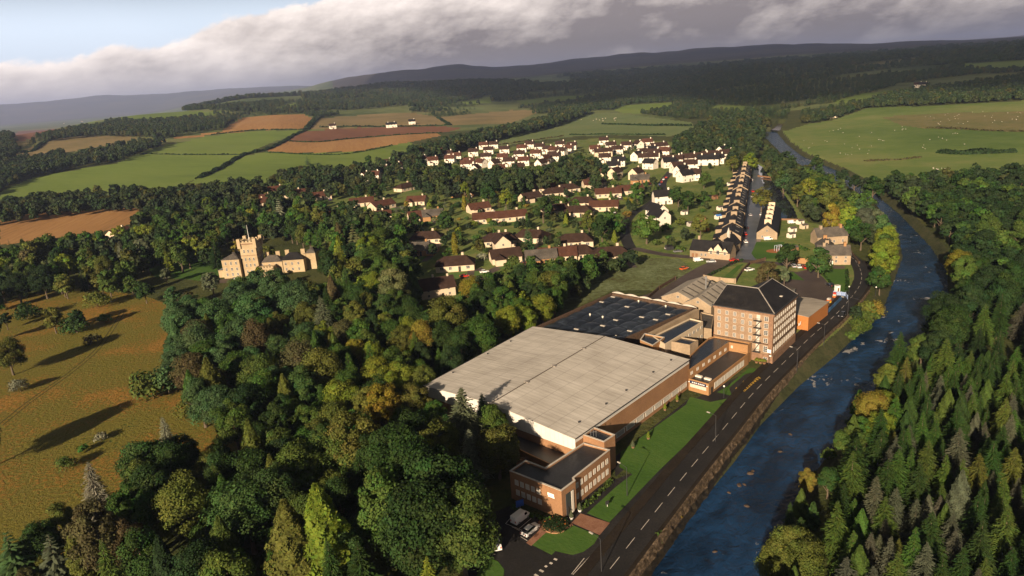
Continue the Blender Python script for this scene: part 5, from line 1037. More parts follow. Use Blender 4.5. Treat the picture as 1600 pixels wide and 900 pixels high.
# ---------------------------------------------------------------- weaving shed with its vaulted roof
def weaving():
    h = 6.0; C = [at(*q, h)[:2] for q in ((940, 545), (1088, 481), (956, 457), (815, 520))]; c = np.mean(C, 0)
    # plan continues beneath the warehouse end
    r = empty('weaving_shed', (*c, 0), 0, 'square stone weaving shed with dark roof of many shallow vaults', 'factory block'); C = [p-c for p in C]; Cn = [tuple(p) for p in C]; BLOCK.append(([tuple(p+c) for p in C], 2))
    n = 4; I = outset(Cn, -.9); vs = [(*p, -.3) for p in Cn]+[(*p, h) for p in Cn]+[(*p, h) for p in I]+[(*p, h-1.6) for p in I]
    MB().add(vs, [(k*4+i, k*4+(i+1) % 4, (k+1)*4+(i+1) % 4, (k+1)*4+i) for k in range(3) for i in range(4)]).build('wall', DRKST, r)
    N1, N2, K = 7, 6, 12; nu, nv = N1*K+1, N2*K+1; V = []; I = [np.array(p) for p in I]
    for i in range(nu):
        for j in range(nv):
            u, v = i/(nu-1), j/(nv-1); p = (I[0]*(1-u)+I[1]*u)*(1-v)+(I[3]*(1-u)+I[2]*u)*v; a = abs(math.sin(math.pi*u*N1)); b = abs(math.sin(math.pi*v*N2)); V.append((*p, h-1.35+1.25*math.sqrt(max(0, a*b)))) 
    i = (np.arange(nu-1)[:, None]*nv+np.arange(nv-1)[None]).ravel(); link('roof', mesh_np('vaulted_roof', V, np.stack([i, i+nv, i+nv+1, i+1], 1), gmat('tarred_vault', [(.005, .007, .011), (.011, .015, .024), (.03, .038, .05)], .10, 1.1, .05, rough=.30, spec=.6), smooth=True), r)
    g = random.Random(3)
    for i in range(N1):
        for j in range(N2):
            u, v = (i+.5)/N1, (j+.5)/N2; p = (I[0]*(1-u)+I[1]*u)*(1-v)+(I[3]*(1-u)+I[2]*u)*v
            if g.random() < .26: MB().tube([(0, 0, -.1), (0, 0, .4)], .28, 8).sphere((0, 0, .5), .42, sz=.8).build('roof_vent', WREND, r, (*p, h-.1))
            elif g.random() < .4: MB().box(0, 0, 0, 2.0, .7, .25, ANG-1.57).build('rooflight', CONC, r, (*p, h-.08))
    # scalloped pale parapet at the back
    a, b = np.array(Cn[2]), np.array(Cn[1]); mb = MB(); k = 56
    for s in range(k):
        u0, u1 = s/k, (s+1)/k; q0, q1 = a+(b-a)*u0, a+(b-a)*u1; z0 = h+.1+.7*abs(math.sin(math.pi*u0*N2)); z1 = h+.1+.7*abs(math.sin(math.pi*u1*N2)); d = (b-a)/np.linalg.norm(b-a); o = np.array([-d[1], d[0]])*.4
        mb.add([(*q0, h-.5), (*q1, h-.5), (*q1, z1), (*q0, z0), (*(q0+o), h-.5), (*(q1+o), h-.5), (*(q1+o), z1), (*(q0+o), z0)], [(0, 1, 2, 3), (5, 4, 7, 6), (3, 2, 6, 7), (0, 3, 7, 4), (1, 5, 6, 2)])
    mb.build('parapet', CONC, r); lm('the dark weaving shed', 950, 490)
weaving()
m = MB(); a, b = at(1010, 521, 7.5)[:2], at(1087, 482, 7.5)[:2]; d = (b-a)/np.linalg.norm(b-a); o = np.array([d[1], -d[0]])
m.prism([tuple(a), tuple(b), tuple(b+o*1.6), tuple(a+o*1.6)], -.3, 7.4); w_ = m.build('stone_wall', STONE2); tag(w_, 'thick stone wall running beside the dark vaulted roof', 'wall')
# ---------------------------------------------------------------- gable boxes (sheds, houses)
def gable_shell(L, W, h, rise, wm, rm, over=.35, hip=0.0, t=.14):
    "local meshes: ridge along x, walls with gables, two roof slopes with thickness"
    w = MB(); x, y = L/2, W/2
    if hip <= 0:
        w.add([(-x, -y, -.4), (x, -y, -.4), (x, y, -.4), (-x, y, -.4), (-x, -y, h), (x, -y, h), (x, y, h), (-x, y, h), (-x, 0, h+rise), (x, 0, h+rise)], [(0, 1, 5, 4), (2, 3, 7, 6), (1, 2, 6, 9, 5), (3, 0, 4, 8, 7), (0, 3, 2, 1)])
    else: w.prism([(-x, -y), (x, -y), (x, y), (-x, y)], -.4, h)
    r = MB(); ex, ey = x+over, y+over; k = rise/y; z0 = h-over*k+.06; zt_ = h+rise+.06; hx = ex-hip*(ey) if hip > 0 else ex
    for s in (-1, 1):
        A = [(-ex, s*ey, z0), (ex, s*ey, z0), (hx, 0, zt_), (-hx, 0, zt_)]; r.add(A+[(p[0], p[1], p[2]-t) for p in A], [(0, 1, 2, 3), (4, 7, 6, 5), (0, 4, 5, 1), (1, 5, 6, 2), (3, 7, 4, 0)] + ([(2, 6, 7, 3)] if hip <= 0 else []))
    if hip > 0:
        for s in (-1, 1): r.add([(s*ex, -ey, z0), (s*ex, ey, z0), (s*hx, 0, zt_), (s*ex, -ey, z0-t), (s*ex, ey, z0-t)], [(0, 1, 2), (0, 3, 4, 1)])
    return w, r
def rect_gable(name, label, cat, F, h, rise, wm, rm, over=.3, zb=0):
    "F: four plan corners, gable ends on F0-F1 and F2-F3"
    F = [np.array(p, float) for p in F]; c = sum(F)/4; ax = (F[2]+F[3]-F[0]-F[1])/2; L = np.linalg.norm(ax); W = (np.linalg.norm(F[1]-F[0])+np.linalg.norm(F[2]-F[3]))/2
    r = empty(name, (*c, zb), math.atan2(ax[1], ax[0]), label, cat); w, ro = gable_shell(L, W, h, rise, wm, rm, over); w.build('wall', wm, r); ro.build('roof', rm, r); BLOCK.append(([tuple(p) for p in F], 1.5)); return r, L, W
# sawtooth pair
for k, (q, lab) in enumerate(((((1042, 460), (1077, 474), (1112, 449), (1085, 436)), 'left one of two old grey sheet-roofed sheds, with a thin flue'), (((1078, 471), (1103, 480), (1140, 455), (1114, 443)), 'right one of two old grey sheet-roofed sheds, next to the mill'))):
    F = P0(q, 6.2); r, L, W = rect_gable('old_shed', lab, 'shed', [F[0], F[1], F[2], F[3]], 6.2, 3.2, STONE2, NLR)
    for s in (-.38, -.18, .02, .22, .40):
        MB().add([(s*L-.45, -W/2*.94, 6.62), (s*L+.45, -W/2*.94, 6.62), (s*L+.45, -.5, 9.33), (s*L-.45, -.5, 9.33)], [(0, 1, 2, 3)]).build('rooflight', mat('dirty_rooflight', (.06, .05, .04), .4, spec=.5), r)
    if k == 0: MB().tube([(1.5, -W*.42, 6.2), (1.5, -W*.42, 12.0)], .32, 8).tube([(1.5, -W*.42, 12.0), (1.5, -W*.42, 13.2)], [.45, .4], 8).build('flue', METAL, r)
    window(r, -L/2-.05, 0, 6.6, -math.pi/2, 1.2, 1.0)
F = P0(((1243, 502), (1279, 473.5), (1256.5, 461.5), (1228, 480)), 5.7)
r, L, W = rect_gable('warehouse', 'low warehouse with orange cladding and pale roof behind the mill', 'warehouse', [F[1], F[2], F[3], F[0]], 5.7, .5, ORCL, NLR, .15)
# local x runs from the near-road gable away; mark the road side with white joint strips
a, b = F[0], F[1]; d = (np.array(b)-a)/np.linalg.norm(np.array(b)-a)
for t in (.0, .34, .70, .99):
    p = np.array(a)+(np.array(b)-a)*t+np.array([d[1], -d[0]])*.08; q = Matrix.Rotation(-r.rotation_euler.z, 2)@Vector((p[0]-r.location.x, p[1]-r.location.y)); MB().box(0, 0, 0, .3, .3, 5.6).build('joint_strip', WREND, r, (q.x, q.y, 0))
p = np.array(a)+(np.array(b)-a)*.17+np.array([d[1], -d[0]])*.2; q = Matrix.Rotation(-r.rotation_euler.z, 2)@Vector((p[0]-r.location.x, p[1]-r.location.y)); ra = math.atan2(d[1], d[0])-r.rotation_euler.z
for k, (o, w, hh) in enumerate(((-1.1, .3, 1.1), (-.2, .7, .7), (.7, .5, 1.2))): MB().box(0, 0, 0, w, .1, hh, ra).build('letter', WPAINT, r, (q.x+o*math.cos(ra), q.y+o*math.sin(ra), 2.9))
# ---------------------------------------------------------------- THE MILL
def mill():
    S0 = at(1206, 568); H0 = zfor(S0[0], S0[1], 489.5)
    A = np.array([.681, .732]); Bv = np.array([-.732, .681])
    P1 = at(1245, 460, H0)[:2]; P3 = at(1116.5, 475, H0)[:2]; S0 = S0[:2]; LA = (P1-S0)@A; LB = (P3-S0)@Bv
    A = (P1-S0)/np.linalg.norm(P1-S0); LA = np.linalg.norm(P1-S0); Bv = np.array([-A[1], A[0]])
    C = [S0, S0+A*LA, S0+A*LA+Bv*LB, S0+Bv*LB]; c = sum(C)/4; r = empty('mill', (*c, 0), 0, 'tall six-storey sandstone mill with dark hipped roof beside the road', 'mill'); Q = [p-c for p in C]; Qt = [tuple(p) for p in Q]; BLOCK.append(([tuple(p) for p in C], 2))
    MB().prism(Qt, 3.0, H0-1.1, top=False, bottom=False).build('wall', STONE, r)
    MB().prism(outset(Qt, .25), -.4, 3.0).build('plinth', REDST, r)
    MB().prism(outset(Qt, .22), 6.6, 6.95).build('string_course', DRKST, r)
    MB().prism(outset(Qt, .35), H0-1.1, H0-.35).build('cornice', REDST, r)
    MB().prism(outset(Qt, .60), H0-.35, H0).build('gutter', DARKM, r)
    # roof: ring of ridges, valley well inside
    e = outset(Qt, .25)
    best = None
    for dd in np.arange(3, 9, .25):       # inset of the ridge so that its corner sits where the photo has it
        p = C[0]+A*dd+Bv*dd; z = zfor(p[0], p[1], 450.5); er = abs(px((p[0], p[1], z))[0]-1185)
        if best is None or er < best[0]: best = (er, dd, z)
    _, dd, zr = best; I = outset(Qt, -dd); e = [np.array(p) for p in e]; I = [np.array(p) for p in I]; zl = H0+.02
    ua = (e[1]-e[0])/np.linalg.norm(e[1]-e[0]); ub = (e[3]-e[0])/np.linalg.norm(e[3]-e[0]); dw = dd*2.1
    def slide(p, d_, tx):
        b_ = min((abs(px((*(p+d_*k+c), zr))[0]-tx), k) for k in np.arange(-6, 8, .25)); return p+d_*b_[1]
    I[3] = slide(I[3], ub, 1133); I[1] = slide(I[1], ua, 1214)
    V = e[0]+(ua+ub)*dw; E3 = e[3]+ua*dw; E1 = e[1]+ub*dw
    T = [(*e[0], zl), (*e[1], zl), (*e[2], zl), (*e[3], zl), (*I[0], zr), (*I[1], zr), (*I[3], zr), (*V, zl), (*E1, zl), (*E3, zl)]
    MB().add(T, [(3, 0, 4, 6), (0, 1, 5, 4), (1, 8, 5), (9, 3, 6), (6, 4, 7, 9), (4, 5, 8, 7), (7, 8, 2, 9)]).build('roof', SLATE, r)
    rc = MB(); rc.tube([(*I[3], zr+.02), (*I[0], zr+.02), (*I[1], zr+.02)], .20, 6); rc.tube([(*e[0], zl), (*I[0], zr+.02)], .20, 6); rc.tube([(*e[3], zl), (*I[3], zr)], .09, 6); rc.tube([(*e[1], zl), (*I[1], zr)], .09, 6)
    rc.build('ridge_capping', RIDGE, r)
    MB().box(0, 0, 0, .9, .9, .3, ANG).build('rooflight', CONC, r, (*(Q[0]*.42+Q[1]*.33+np.array(I[1])*.25), H0+(zr-H0)*.34))
    # stair bay with iron balconies on the left face and rusticated corner pier
    zs = [1.0, 3.75, 7.2, 10.0, 12.6, 15.2]; hs = [1.0, 2.3, 1.7, 1.8, 1.75, 1.6]
    Qe = outset(Qt, .0)
    f3 = 3   # edge 3 runs from Q3 back to Q0 : the left-hand face
    for k, u in enumerate((.09, .225, .36, .495, .625)):
        for z, h in list(zip(zs, hs))[2:]: win_on(r, Qe, f3, u, z+.15, 1.1, h*.92, 'mill', 'PANE')
    for z, h in zip(zs, hs): win_on(r, outset(Qt, .27) if z < 2 else Qe, f3, .885, z, 1.45, h, 'mill', 'GLASS')
    for z, h in list(zip(zs, hs))[1:]:
        win_on(r, Qe, f3, .755, z, 1.2, h+.25, 'tall', 'BLIND')
    d = (Q[0]-Q[3])/np.linalg.norm(Q[0]-Q[3]); nn = np.array([d[1], -d[0]]); rz = math.atan2(d[1], d[0]); st = Q[3]+(Q[0]-Q[3])*.755+nn*.8
    fe = MB()
    for z in zs[1:]:
        fe.box(0, 0, z-.15, 2.6, 1.5, .12, rz)
        for t in (-1.25, 0, 1.25): fe.box(*(d*t+nn*.68), z-.05, .06, .06, 1.0, rz)
        fe.box(*(nn*.70), z+.95, 2.6, .06, .07, rz)
    for a_, b_ in zip(zs[1:-1], zs[2:]): fe.tube([(*(d*-1.0+nn*.3), a_), (*(d*1.0+nn*.3), b_)], .09, 4)
    fe.build('fire_escape', DARKM, r, (*st, 0))
    MB().box(0, 0, 3.0, 1.5, .5, H0-4.1, rz).build('pier', REDST, r, (*(Q[0]+(Q[3]-Q[0])*.035+nn*.1), 0))
    # right-hand face along the road: 11 bays, 6 storeys
    for k in range(11):
        u = .055+k*.0895
        for z, h in list(zip(zs, hs))[1:]: win_on(r, Qe, 0, u, z, .85, h*.9, 'tall' if z < 5 else 'mill', 'BLIND' if (k*3+int(z)) % 4 == 0 else 'PANE')
    lm('the tall stone mill', 1185, 510); return H0
MILLH = mill()
# ---------------------------------------------------------------- houses
HP = {}
def house_proto(key, L, W, h, rise, wm, rm, wins, hip=0.0, chim=((.35, 0),), porch=None, door=True, dormer=None, over=.4):
    r = empty(key[0], (0, 0, -2000)); w, ro = gable_shell(L, W, h, rise, wm, rm, over, hip); w.build('wall', wm, r); rf = ro.build('roof', rm, r)
    for cx, cy in chim: MB().box(cx*L, cy*W, h+rise*.35, .9, .9, rise*.65+1.0).build('chimney', wm, rf)
    for (side, u, z, ww, hh) in wins:
        if side in 'fb': s = -1 if side == 'f' else 1; window(r, u*L, s*(W/2+.05), z, 0 if s < 0 else math.pi, ww, hh)
        else: s = -1 if side == 'l' else 1; window(r, s*(L/2+.05), u*W, z, -math.pi/2 if s < 0 else math.pi/2, ww, hh)
    if porch:
        pr = MB(); x, lx, ly, ph = porch; p = link('porch', pr.box(0, 0, -.4, lx, ly, ph+.4).mesh('porch', wm), r); p.location = (x*L, -W/2-ly/2+.01, 0); q = MB(); q.add([(-lx/2-.2, -ly/2-.3, ph), (lx/2+.2, -ly/2-.3, ph), (lx/2+.2, ly/2, ph), (-lx/2-.2, ly/2, ph), (0, -ly/2-.3, ph+lx*.42), (0, ly/2+.3*W*.3, ph+lx*.42)], [(0, 1, 4), (0, 4, 5, 3), (1, 2, 5, 4)]); link('porch_roof', q.mesh('porch_roof', rm), p)
    if door: dd = MB().box(0, 0, 0, .95, .08, 2.05).build('door', DOORG, r, (.12*L, -W/2-.04, 0)); MB().box(.35, -.07, 1, .06, .08, .12).build('handle', METAL, dd)
    HP[key] = [r, False]; return r
def place_house(key, x, y, z, rz, label, cat, group=None, sc=1.0, foot=None):
    P = HP[key]
    if not P[1]: o = P[0]; P[1] = True
    else: o = copy_tree(P[0])
    o.location = (x, y, z); o.rotation_euler = (0, 0, rz); o.scale = (sc, sc, sc); o['category'] = cat
    if group: o['group'] = group
    if label: o['label'] = label
    L, W = foot or (12, 8); c, s = math.cos(rz), math.sin(rz); BLOCK.append(([(x+(a*L*c-b*W*s)*sc/2, y+(a*L*s+b*W*c)*sc/2) for a, b in ((-1, -1), (1, -1), (1, 1), (-1, 1))], 1.0)); u_ = np.array([x, y])/np.hypot(x, y); v_ = np.array([-u_[1], u_[0]]); q_ = np.array([x, y]); BLOCK.append(([tuple(q_-v_*L*.42-u_*W*.5), tuple(q_+v_*L*.42-u_*W*.5), tuple(q_+v_*L*.40-u_*13), tuple(q_-v_*L*.40-u_*13)], 0)); return o
w2 = [('f', -.3, .9, 1.3, 1.2), ('f', .32, .9, 1.3, 1.2), ('f', -.3, 3.6, 1.2, 1.1), ('f', .3, 3.6, 1.2, 1.1), ('b', -.25, .9, 1.3, 1.2), ('b', .25, 3.6, 1.2, 1.1), ('r', 0, 3.6, 1.0, 1.1), ('l', 0, 3.6, 1.0, 1.1)]
w1 = [('f', -.34, .9, 1.5, 1.2), ('f', -.12, .9, 1.2, 1.2), ('f', .34, .9, 1.5, 1.2), ('b', -.3, .9, 1.2, 1.1), ('b', .3, .9, 1.2, 1.1), ('l', .15, .9, 1.2, 1.1), ('r', .1, .9, 1.4, 1.2)]
for nm, wm, rm in (('white', WREND, TILE), ('white_red', WREND, TILER), ('white_slate', WREND, SLATE), ('cream', CREAM, TILE)):
    house_proto(('house', nm), 10.5, 7.4, 5.1, 3.3, wm, rm, w2, porch=(-.22, 3.2, 2.2, 2.6) if nm != 'white_slate' else None)
    house_proto(('house', nm+'_long'), 17, 7.6, 5.1, 3.3, wm, rm, w2+[('f', 0, 3.6, 1.2, 1.1), ('f', .05, .9, 1.2, 1.2)], chim=((.3, 0), (-.3, 0)))
for nm, wm, rm in (('cream', CREAM, TILE), ('cream_red', CREAM, TILER), ('brick', BRICK2, SLATEG)):
    house_proto(('bungalow', nm), 15, 9, 2.7, 2.6, wm, rm, w1, hip=0.0 if nm == 'cream_red' else .75, chim=((.2, .1),))
    house_proto(('bungalow', nm+'_gable'), 12, 8.5, 2.7, 2.7, wm, rm, w1, hip=0, chim=((.3, .1),), porch=(-.25, 4.2, 2.8, 2.5))
WORDS = {'white': 'white house with dark roof', 'white_red': 'white house with red-brown roof', 'white_slate': 'white house with slate roof', 'cream': 'cream house with dark roof', 'white_long': 'long white house pair with dark roof', 'white_red_long': 'long white house pair with red-brown roof', 'white_slate_long': 'long white house pair with slate roof', 'cream_long': 'long cream house pair'}
BWORD = {'cream': 'cream hipped bungalow', 'cream_red': 'cream red-roofed bungalow', 'brick': 'brick hipped bungalow', 'cream_gable': 'cream gabled bungalow with porch', 'cream_red_gable': 'small red-roofed bungalow with porch', 'brick_gable': 'brick gabled bungalow with porch'}
A0 = math.degrees(ANG)
# (foot of the house in the photo, kind, bearing of its ridge in degrees)
EST = [(713, 251, 'white_red', -4), (733, 260, 'white_red', -6), (740, 244, 'white', -6), (729, 264, 'white_red', -4), (764, 241, 'white', -8), (760, 252, 'white', -6), (786, 253, 'white_red', -8), (789, 240, 'white', -8), (812, 248, 'white', -10), (816, 238, 'white_red', -10), (838, 247, 'white_red', -12), (844, 236, 'white', -12),
 (752, 262, 'white_red', -50), (773, 263, 'white', 50), (796, 260, 'white', -8), (819, 259, 'white_red', -8), (846, 263, 'white', 55), (852, 256, 'white_red', 60), (744, 272, 'white', 70), (780, 272, 'white_red', 5), (857, 240, 'white', -30), (866, 242, 'white_red', -40), (704, 255, 'white_red', -20),
 (668, 250, 'white_red', -5), (659, 256, 'white', -10), (641, 256, 'white', 60), (620, 268, 'white', 40), (602, 272, 'white', -60), (585, 282, 'white_red', -20), (571, 284, 'white_red', 60), (604, 262, 'white', -10),
 (888, 239, 'white_red', -20), (894, 234, 'white', -10), (868, 250, 'white', -15), (944, 226, 'white', 0), (943, 245, 'cream_long', 8), (965, 241, 'white', 5), (980, 234, 'white', -10), (998, 232, 'white', -60), (1012, 229, 'white_red', 5), (1030, 236, 'white_long', 20), (1018, 242, 'white_slate', 15), (996, 251, 'white_slate', 60), (1006, 246, 'white', 20),
 (1014, 254, 'white_long', 0), (1017, 264, 'white_slate', -35), (946, 254, 'white', 0), (968, 260, 'white_slate', -5), (960, 268, 'white_slate', 0), (1052, 258, 'white_long', -4), (1076, 256, 'white_long', -2), (1096, 254, 'white_long', 2), (1114, 251, 'white_long', 4), (1108, 258, 'white_slate_long', -8), (1136, 249, 'white', 10), (1130, 243, 'white_slate', 60),
 (1066, 276, 'white_slate', 50), (1060, 270, 'white', 30), (1080, 266, 'white', 0), (1072, 284, 'white_slate', 40), (1084, 282, 'white', -8), (962, 279, 'cream', 60), (995, 280, 'cream', 60), (1036, 319, 'white_slate', 15), (1028, 343, 'white_slate', -55), (1031, 352, 'white_slate', -55),
 (772, 232, 'white', -8), (828, 232, 'white', -10), (876, 232, 'white', -10), (700, 247, 'white', -5), (690, 243, 'white_red', -5), (756, 233, 'white_red', -6), (612, 262, 'white_red', 30), (676, 258, 'white_red', 10), (955, 234, 'white', 10), (1022, 247, 'white', 5), (1040, 244, 'white_red', -20), (930, 240, 'white_red', 10), (1046, 262, 'white_slate', 20), (1122, 256, 'white_slate', 0), (810, 270, 'white', 0), (866, 252, 'white', -10), (878, 243, 'white', -30), (784, 394, 'cream', 100)]
for x, y, k, a in EST:
    p = atz(x, y); D = np.hypot(*p[:2]); sc = 1.0; rz = math.radians(a)-math.atan2(p[0], p[1])
    o = place_house(('house', k), p[0], p[1]+3, float(zt(p[0], p[1])), rz, None, 'house', 'houses of the village', 1.32, (17 if 'long' in k else 10.5, 7.6)); reg(o, WORDS[k])
GARD = []
def garden(x, y, rz, seed):
    GARD.append((x, y, rz, seed))
    "lawn and drive round a bungalow"
    g = np.random.default_rng(seed); n = 11; c, s_ = math.cos(rz), math.sin(rz)
    for (ox, oy, a, b) in ((g.uniform(-4, 4), -14, g.uniform(9, 14), g.uniform(6, 8)), (g.uniform(-6, 6), 13, g.uniform(9, 13), g.uniform(5, 7))):
        P = []
        for i in range(n): t = 2*math.pi*i/n; k = g.uniform(.8, 1.15); u, v = ox+a*k*math.cos(t), oy+b*k*math.sin(t); P.append((x+u*c-v*s_, y+u*s_+v*c))
        sheet('lawn', P, .045+.0007*(seed % 9), GM['glawn'])
    P = [(x+u*c-v*s_, y+u*s_+v*c) for u, v in ((7, -20), (11, -20), (11, -3), (7, -3))]; sheet('drive', P, .055+.0007*(seed % 7), YARD)
GM['glawn'] = gmat('garden_lawn', [(.055, .11, .025), (.08, .14, .035), (.10, .15, .045)], .1, .8, .1)
BUN = [(748, 332, 'cream_red_gable', 20), (800, 345, 'cream_red', 10), (870, 335, 'cream', 15), (900, 385, 'cream', 0), (590, 345, 'cream_red', 0), (940, 275, 'cream_red', 10), (985, 303, 'cream_red', 15), (850, 300, 'cream_red', 0), (500, 312, 'cream_red', 0), (385, 330, 'cream_red', 5), (634, 298, 'cream', 40), (596, 327, 'cream_red', 35), (724, 307, 'brick', -10), (652, 320, 'cream_red_gable', -20), (655, 345, 'cream_red_gable', 10), (675, 343, 'brick_gable', 0), (762, 348, 'cream_red', 0), (667, 380, 'cream', -10), (781, 383, 'cream', 0), (832, 378, 'cream', -25), (829, 315, 'cream_gable', 30),
 (886, 301, 'cream', 20), (926, 293, 'cream_red_gable', 15), (930, 290, 'cream', 0), (951, 308, 'cream_red', 5), (911, 323, 'cream', -10), (945, 329, 'cream_red', -5), (905, 338, 'cream', -10), (1001, 286, 'brick_gable', 0), (712, 422, 'cream', -5),
 (790, 410, 'cream_gable', 10), (872, 408, 'cream_red', 0), (900, 405, 'cream', 5), (955, 408, 'cream', 10), (846, 412, 'brick_gable', 5), (656, 398, 'brick', -20), (402, 323, 'cream_red', 0), (412, 316, 'cream_red_gable', 10), (345, 328, 'cream_red', 0), (185, 372, 'cream_red_gable', 40), (460, 308, 'cream_red', 0), (430, 302, 'cream_red_gable', 0), (868, 307, 'cream', 10), (565, 322, 'cream_red', 0), (520, 340, 'cream_red_gable', 10)]
for x, y, k, a in BUN:
    p = at(x, y); rz = math.radians(a)-math.atan2(p[0], p[1]); o = place_house(('bungalow', k), p[0], p[1]+3, 0, rz, None, 'bungalow', 'bungalows among the gardens', 1.45, (15, 9)); reg(o, BWORD[k]); garden(p[0], p[1]+3, rz, x*7+y)
house_proto(('villa', 'dark'), 17, 11, 5.0, 4.2, CREAM, TILE, w2, hip=0, chim=((.36, 0), (-.05, .2)), over=.7); p = at(682, 464); place_house(('villa', 'dark'), p[0], p[1]+4, 0, math.radians(28)-.2, 'large dark-roofed villa with two chimneys half hidden behind trees', 'house', None, 1.0, (17, 11))
# far farms
FARM = []
for x, y, k, lab in ((612, 199, 'white_slate_long', 'white farmhouse with blue-grey roof above the ploughed field'), (520, 201, 'white', 'small white cottage left of the farm above the ploughed field'), (100, 193, 'white', 'white farmhouse on the far left skyline'), (128, 190, 'cream_long', 'long pale farm range beside the far-left white farmhouse'),
                     (644, 194, 'white_slate', 'small grey-roofed farm building right of the white farmhouse'), (1434, 137, 'white', 'left one of two tiny white cottages below the dark hillside wood'), (1442, 137, 'white_slate', 'right one of two tiny white cottages below the dark hillside wood'), (1302, 184, 'cream_long', 'pale ruined farm buildings among trees beyond the river')):
    p = atz(x, y); place_house(('house', k), p[0], p[1], p[2]-.3, math.radians(5)-math.atan2(p[0], p[1]), lab, 'farmhouse', None, 1.5 if y > 180 and x < 700 else (.8 if x == 1302 else 1.5), (17, 8))
# ================================================================ OTHER BUILDINGS
def sub(name, W_, wm, parent, loc, rz=0.0):
    o = W_.build(name, wm, parent, loc); o.rotation_euler = (0, 0, rz); return o
# ---- stone terrace along the wet street
def terrace():
    a, b = at(1141, 386)[:2], at(1164, 270)[:2]; d = (b-a)/np.linalg.norm(b-a); L = np.linalg.norm(b-a); n = 13; u = L/n; W = 11.5; h, rise = 6.4, 3.4
    r0 = empty('terraced_house', (0, 0, -2000)); w, ro = gable_shell(u, W, h, rise, STONE2, SLATE, .0); w.build('wall', STONE2, r0); rf = ro.build('roof', SLATE, r0)
    MB().box(u/2-.5, 0, h+rise*.55, .9, 3.6, rise*.45+1.3).box(u/2-.5, 0, h+rise+1.3, 1.05, 3.8, .2).build('chimney', STONE2, rf)
    for s in (-.2, .3): rl = MB(); rl.add([(s*u-.5, -W/2*.75, h+rise*.25+.12), (s*u+.5, -W/2*.75, h+rise*.25+.12), (s*u+.5, -W/2*.4, h+rise*.6+.12), (s*u-.5, -W/2*.4, h+rise*.6+.12)], [(0, 1, 2, 3)]); rl.build('rooflight', WREND, rf)
    for z in (1.1, 4.0):
        for s in (-.3, .28): window(r0, s*u, -W/2-.05, z, 0, 1.2, 1.7); window(r0, s*u, W/2+.05, z, math.pi, 1.2, 1.5)
    MB().box(0, 0, 0, 1.0, .1, 2.1).build('door', REDP, r0, (0, -W/2-.05, 0))
    ex = MB(); ex.box(0, 0, -.4, u*.42, 4.5, 3.0); e = ex.build('rear_extension', STONE2, r0, (u*.2, W/2+2.26, 0)); MB().add([(-u*.25, -2.3, 3.9), (u*.25, -2.3, 3.9), (u*.25, 2.6, 2.65), (-u*.25, 2.6, 2.65)], [(0, 1, 2, 3)]).build('roof', SLATE, e)
    # road lies on local -y: ridge runs away from the camera, street on its right
    rz = math.atan2(d[1], d[0])
    for i in range(n):
        p = a+d*u*(i+.5); o = r0 if i == 0 else copy_tree(r0); o.location = (*p, -(.0)); o.rotation_euler = (0, 0, rz); o.scale = (1, 1+.05*math.sin(i*2.7), 1+.06*math.sin(i*1.9)); o['category'] = 'terraced house'; o['group'] = 'stone terrace along the wet street'
        o['label'] = 'stone terraced house, '+(ORD[i] if i else '')+('nearest to' if i == 0 else 'from')+' the school end of the long terrace'
    nn = np.array([-d[1], d[0]]); BLOCK.append(([tuple(a-nn*6), tuple(b-nn*6), tuple(b+nn*11), tuple(a+nn*11)], 1)); lm('the long stone terrace', 1155, 330)
terrace()
# ---- stone row with cross gables beside the playground
def row2():
    a, b = at(1198, 374)[:2], at(1206, 336)[:2]; d = (b-a)/np.linalg.norm(b-a); L = np.linalg.norm(b-a); r = empty('cottage_row', (*((a+b)/2), 0), math.atan2(d[1], d[0]), 'stone cottage row with five cream cross gables beside the playground', 'cottage row')
    w, ro = gable_shell(L, 11.5, 4.2, 4.4, STONE2, SLATE); w.build('wall', STONE2, r); rf = ro.build('roof', SLATE, r)
    for i in range(5):
        x = -L/2+L*(i+.7)/5.2; g = MB(); g.prism([(-.7, -2), (.7, -2), (.7, 2), (-.7, 2)], 5.5, 10.2); c = g.build('chimney', CREAM, rf, (x, 0, 0)); MB().add([(-.9, -2.2, 10.2), (.9, -2.2, 10.2), (.9, 0, 11.3), (-.9, 0, 11.3), (.9, 2.2, 10.2), (-.9, 2.2, 10.2)], [(0, 1, 2, 3), (3, 2, 4, 5)]).build('cap', TILER, c)
    window(r, -L/2-.05, 0, 4.6, -math.pi/2, .9, 1.2); window(r, -L/2-.05, 2.6, 1, -math.pi/2, 1, 1.3); BLOCK.append(([tuple(a+np.array([-6, 0])), tuple(b+np.array([-6, 0])), tuple(b+np.array([6, 0])), tuple(a+np.array([6, 0]))], 1))
    lm('the cottage row', 1200, 360)
row2()
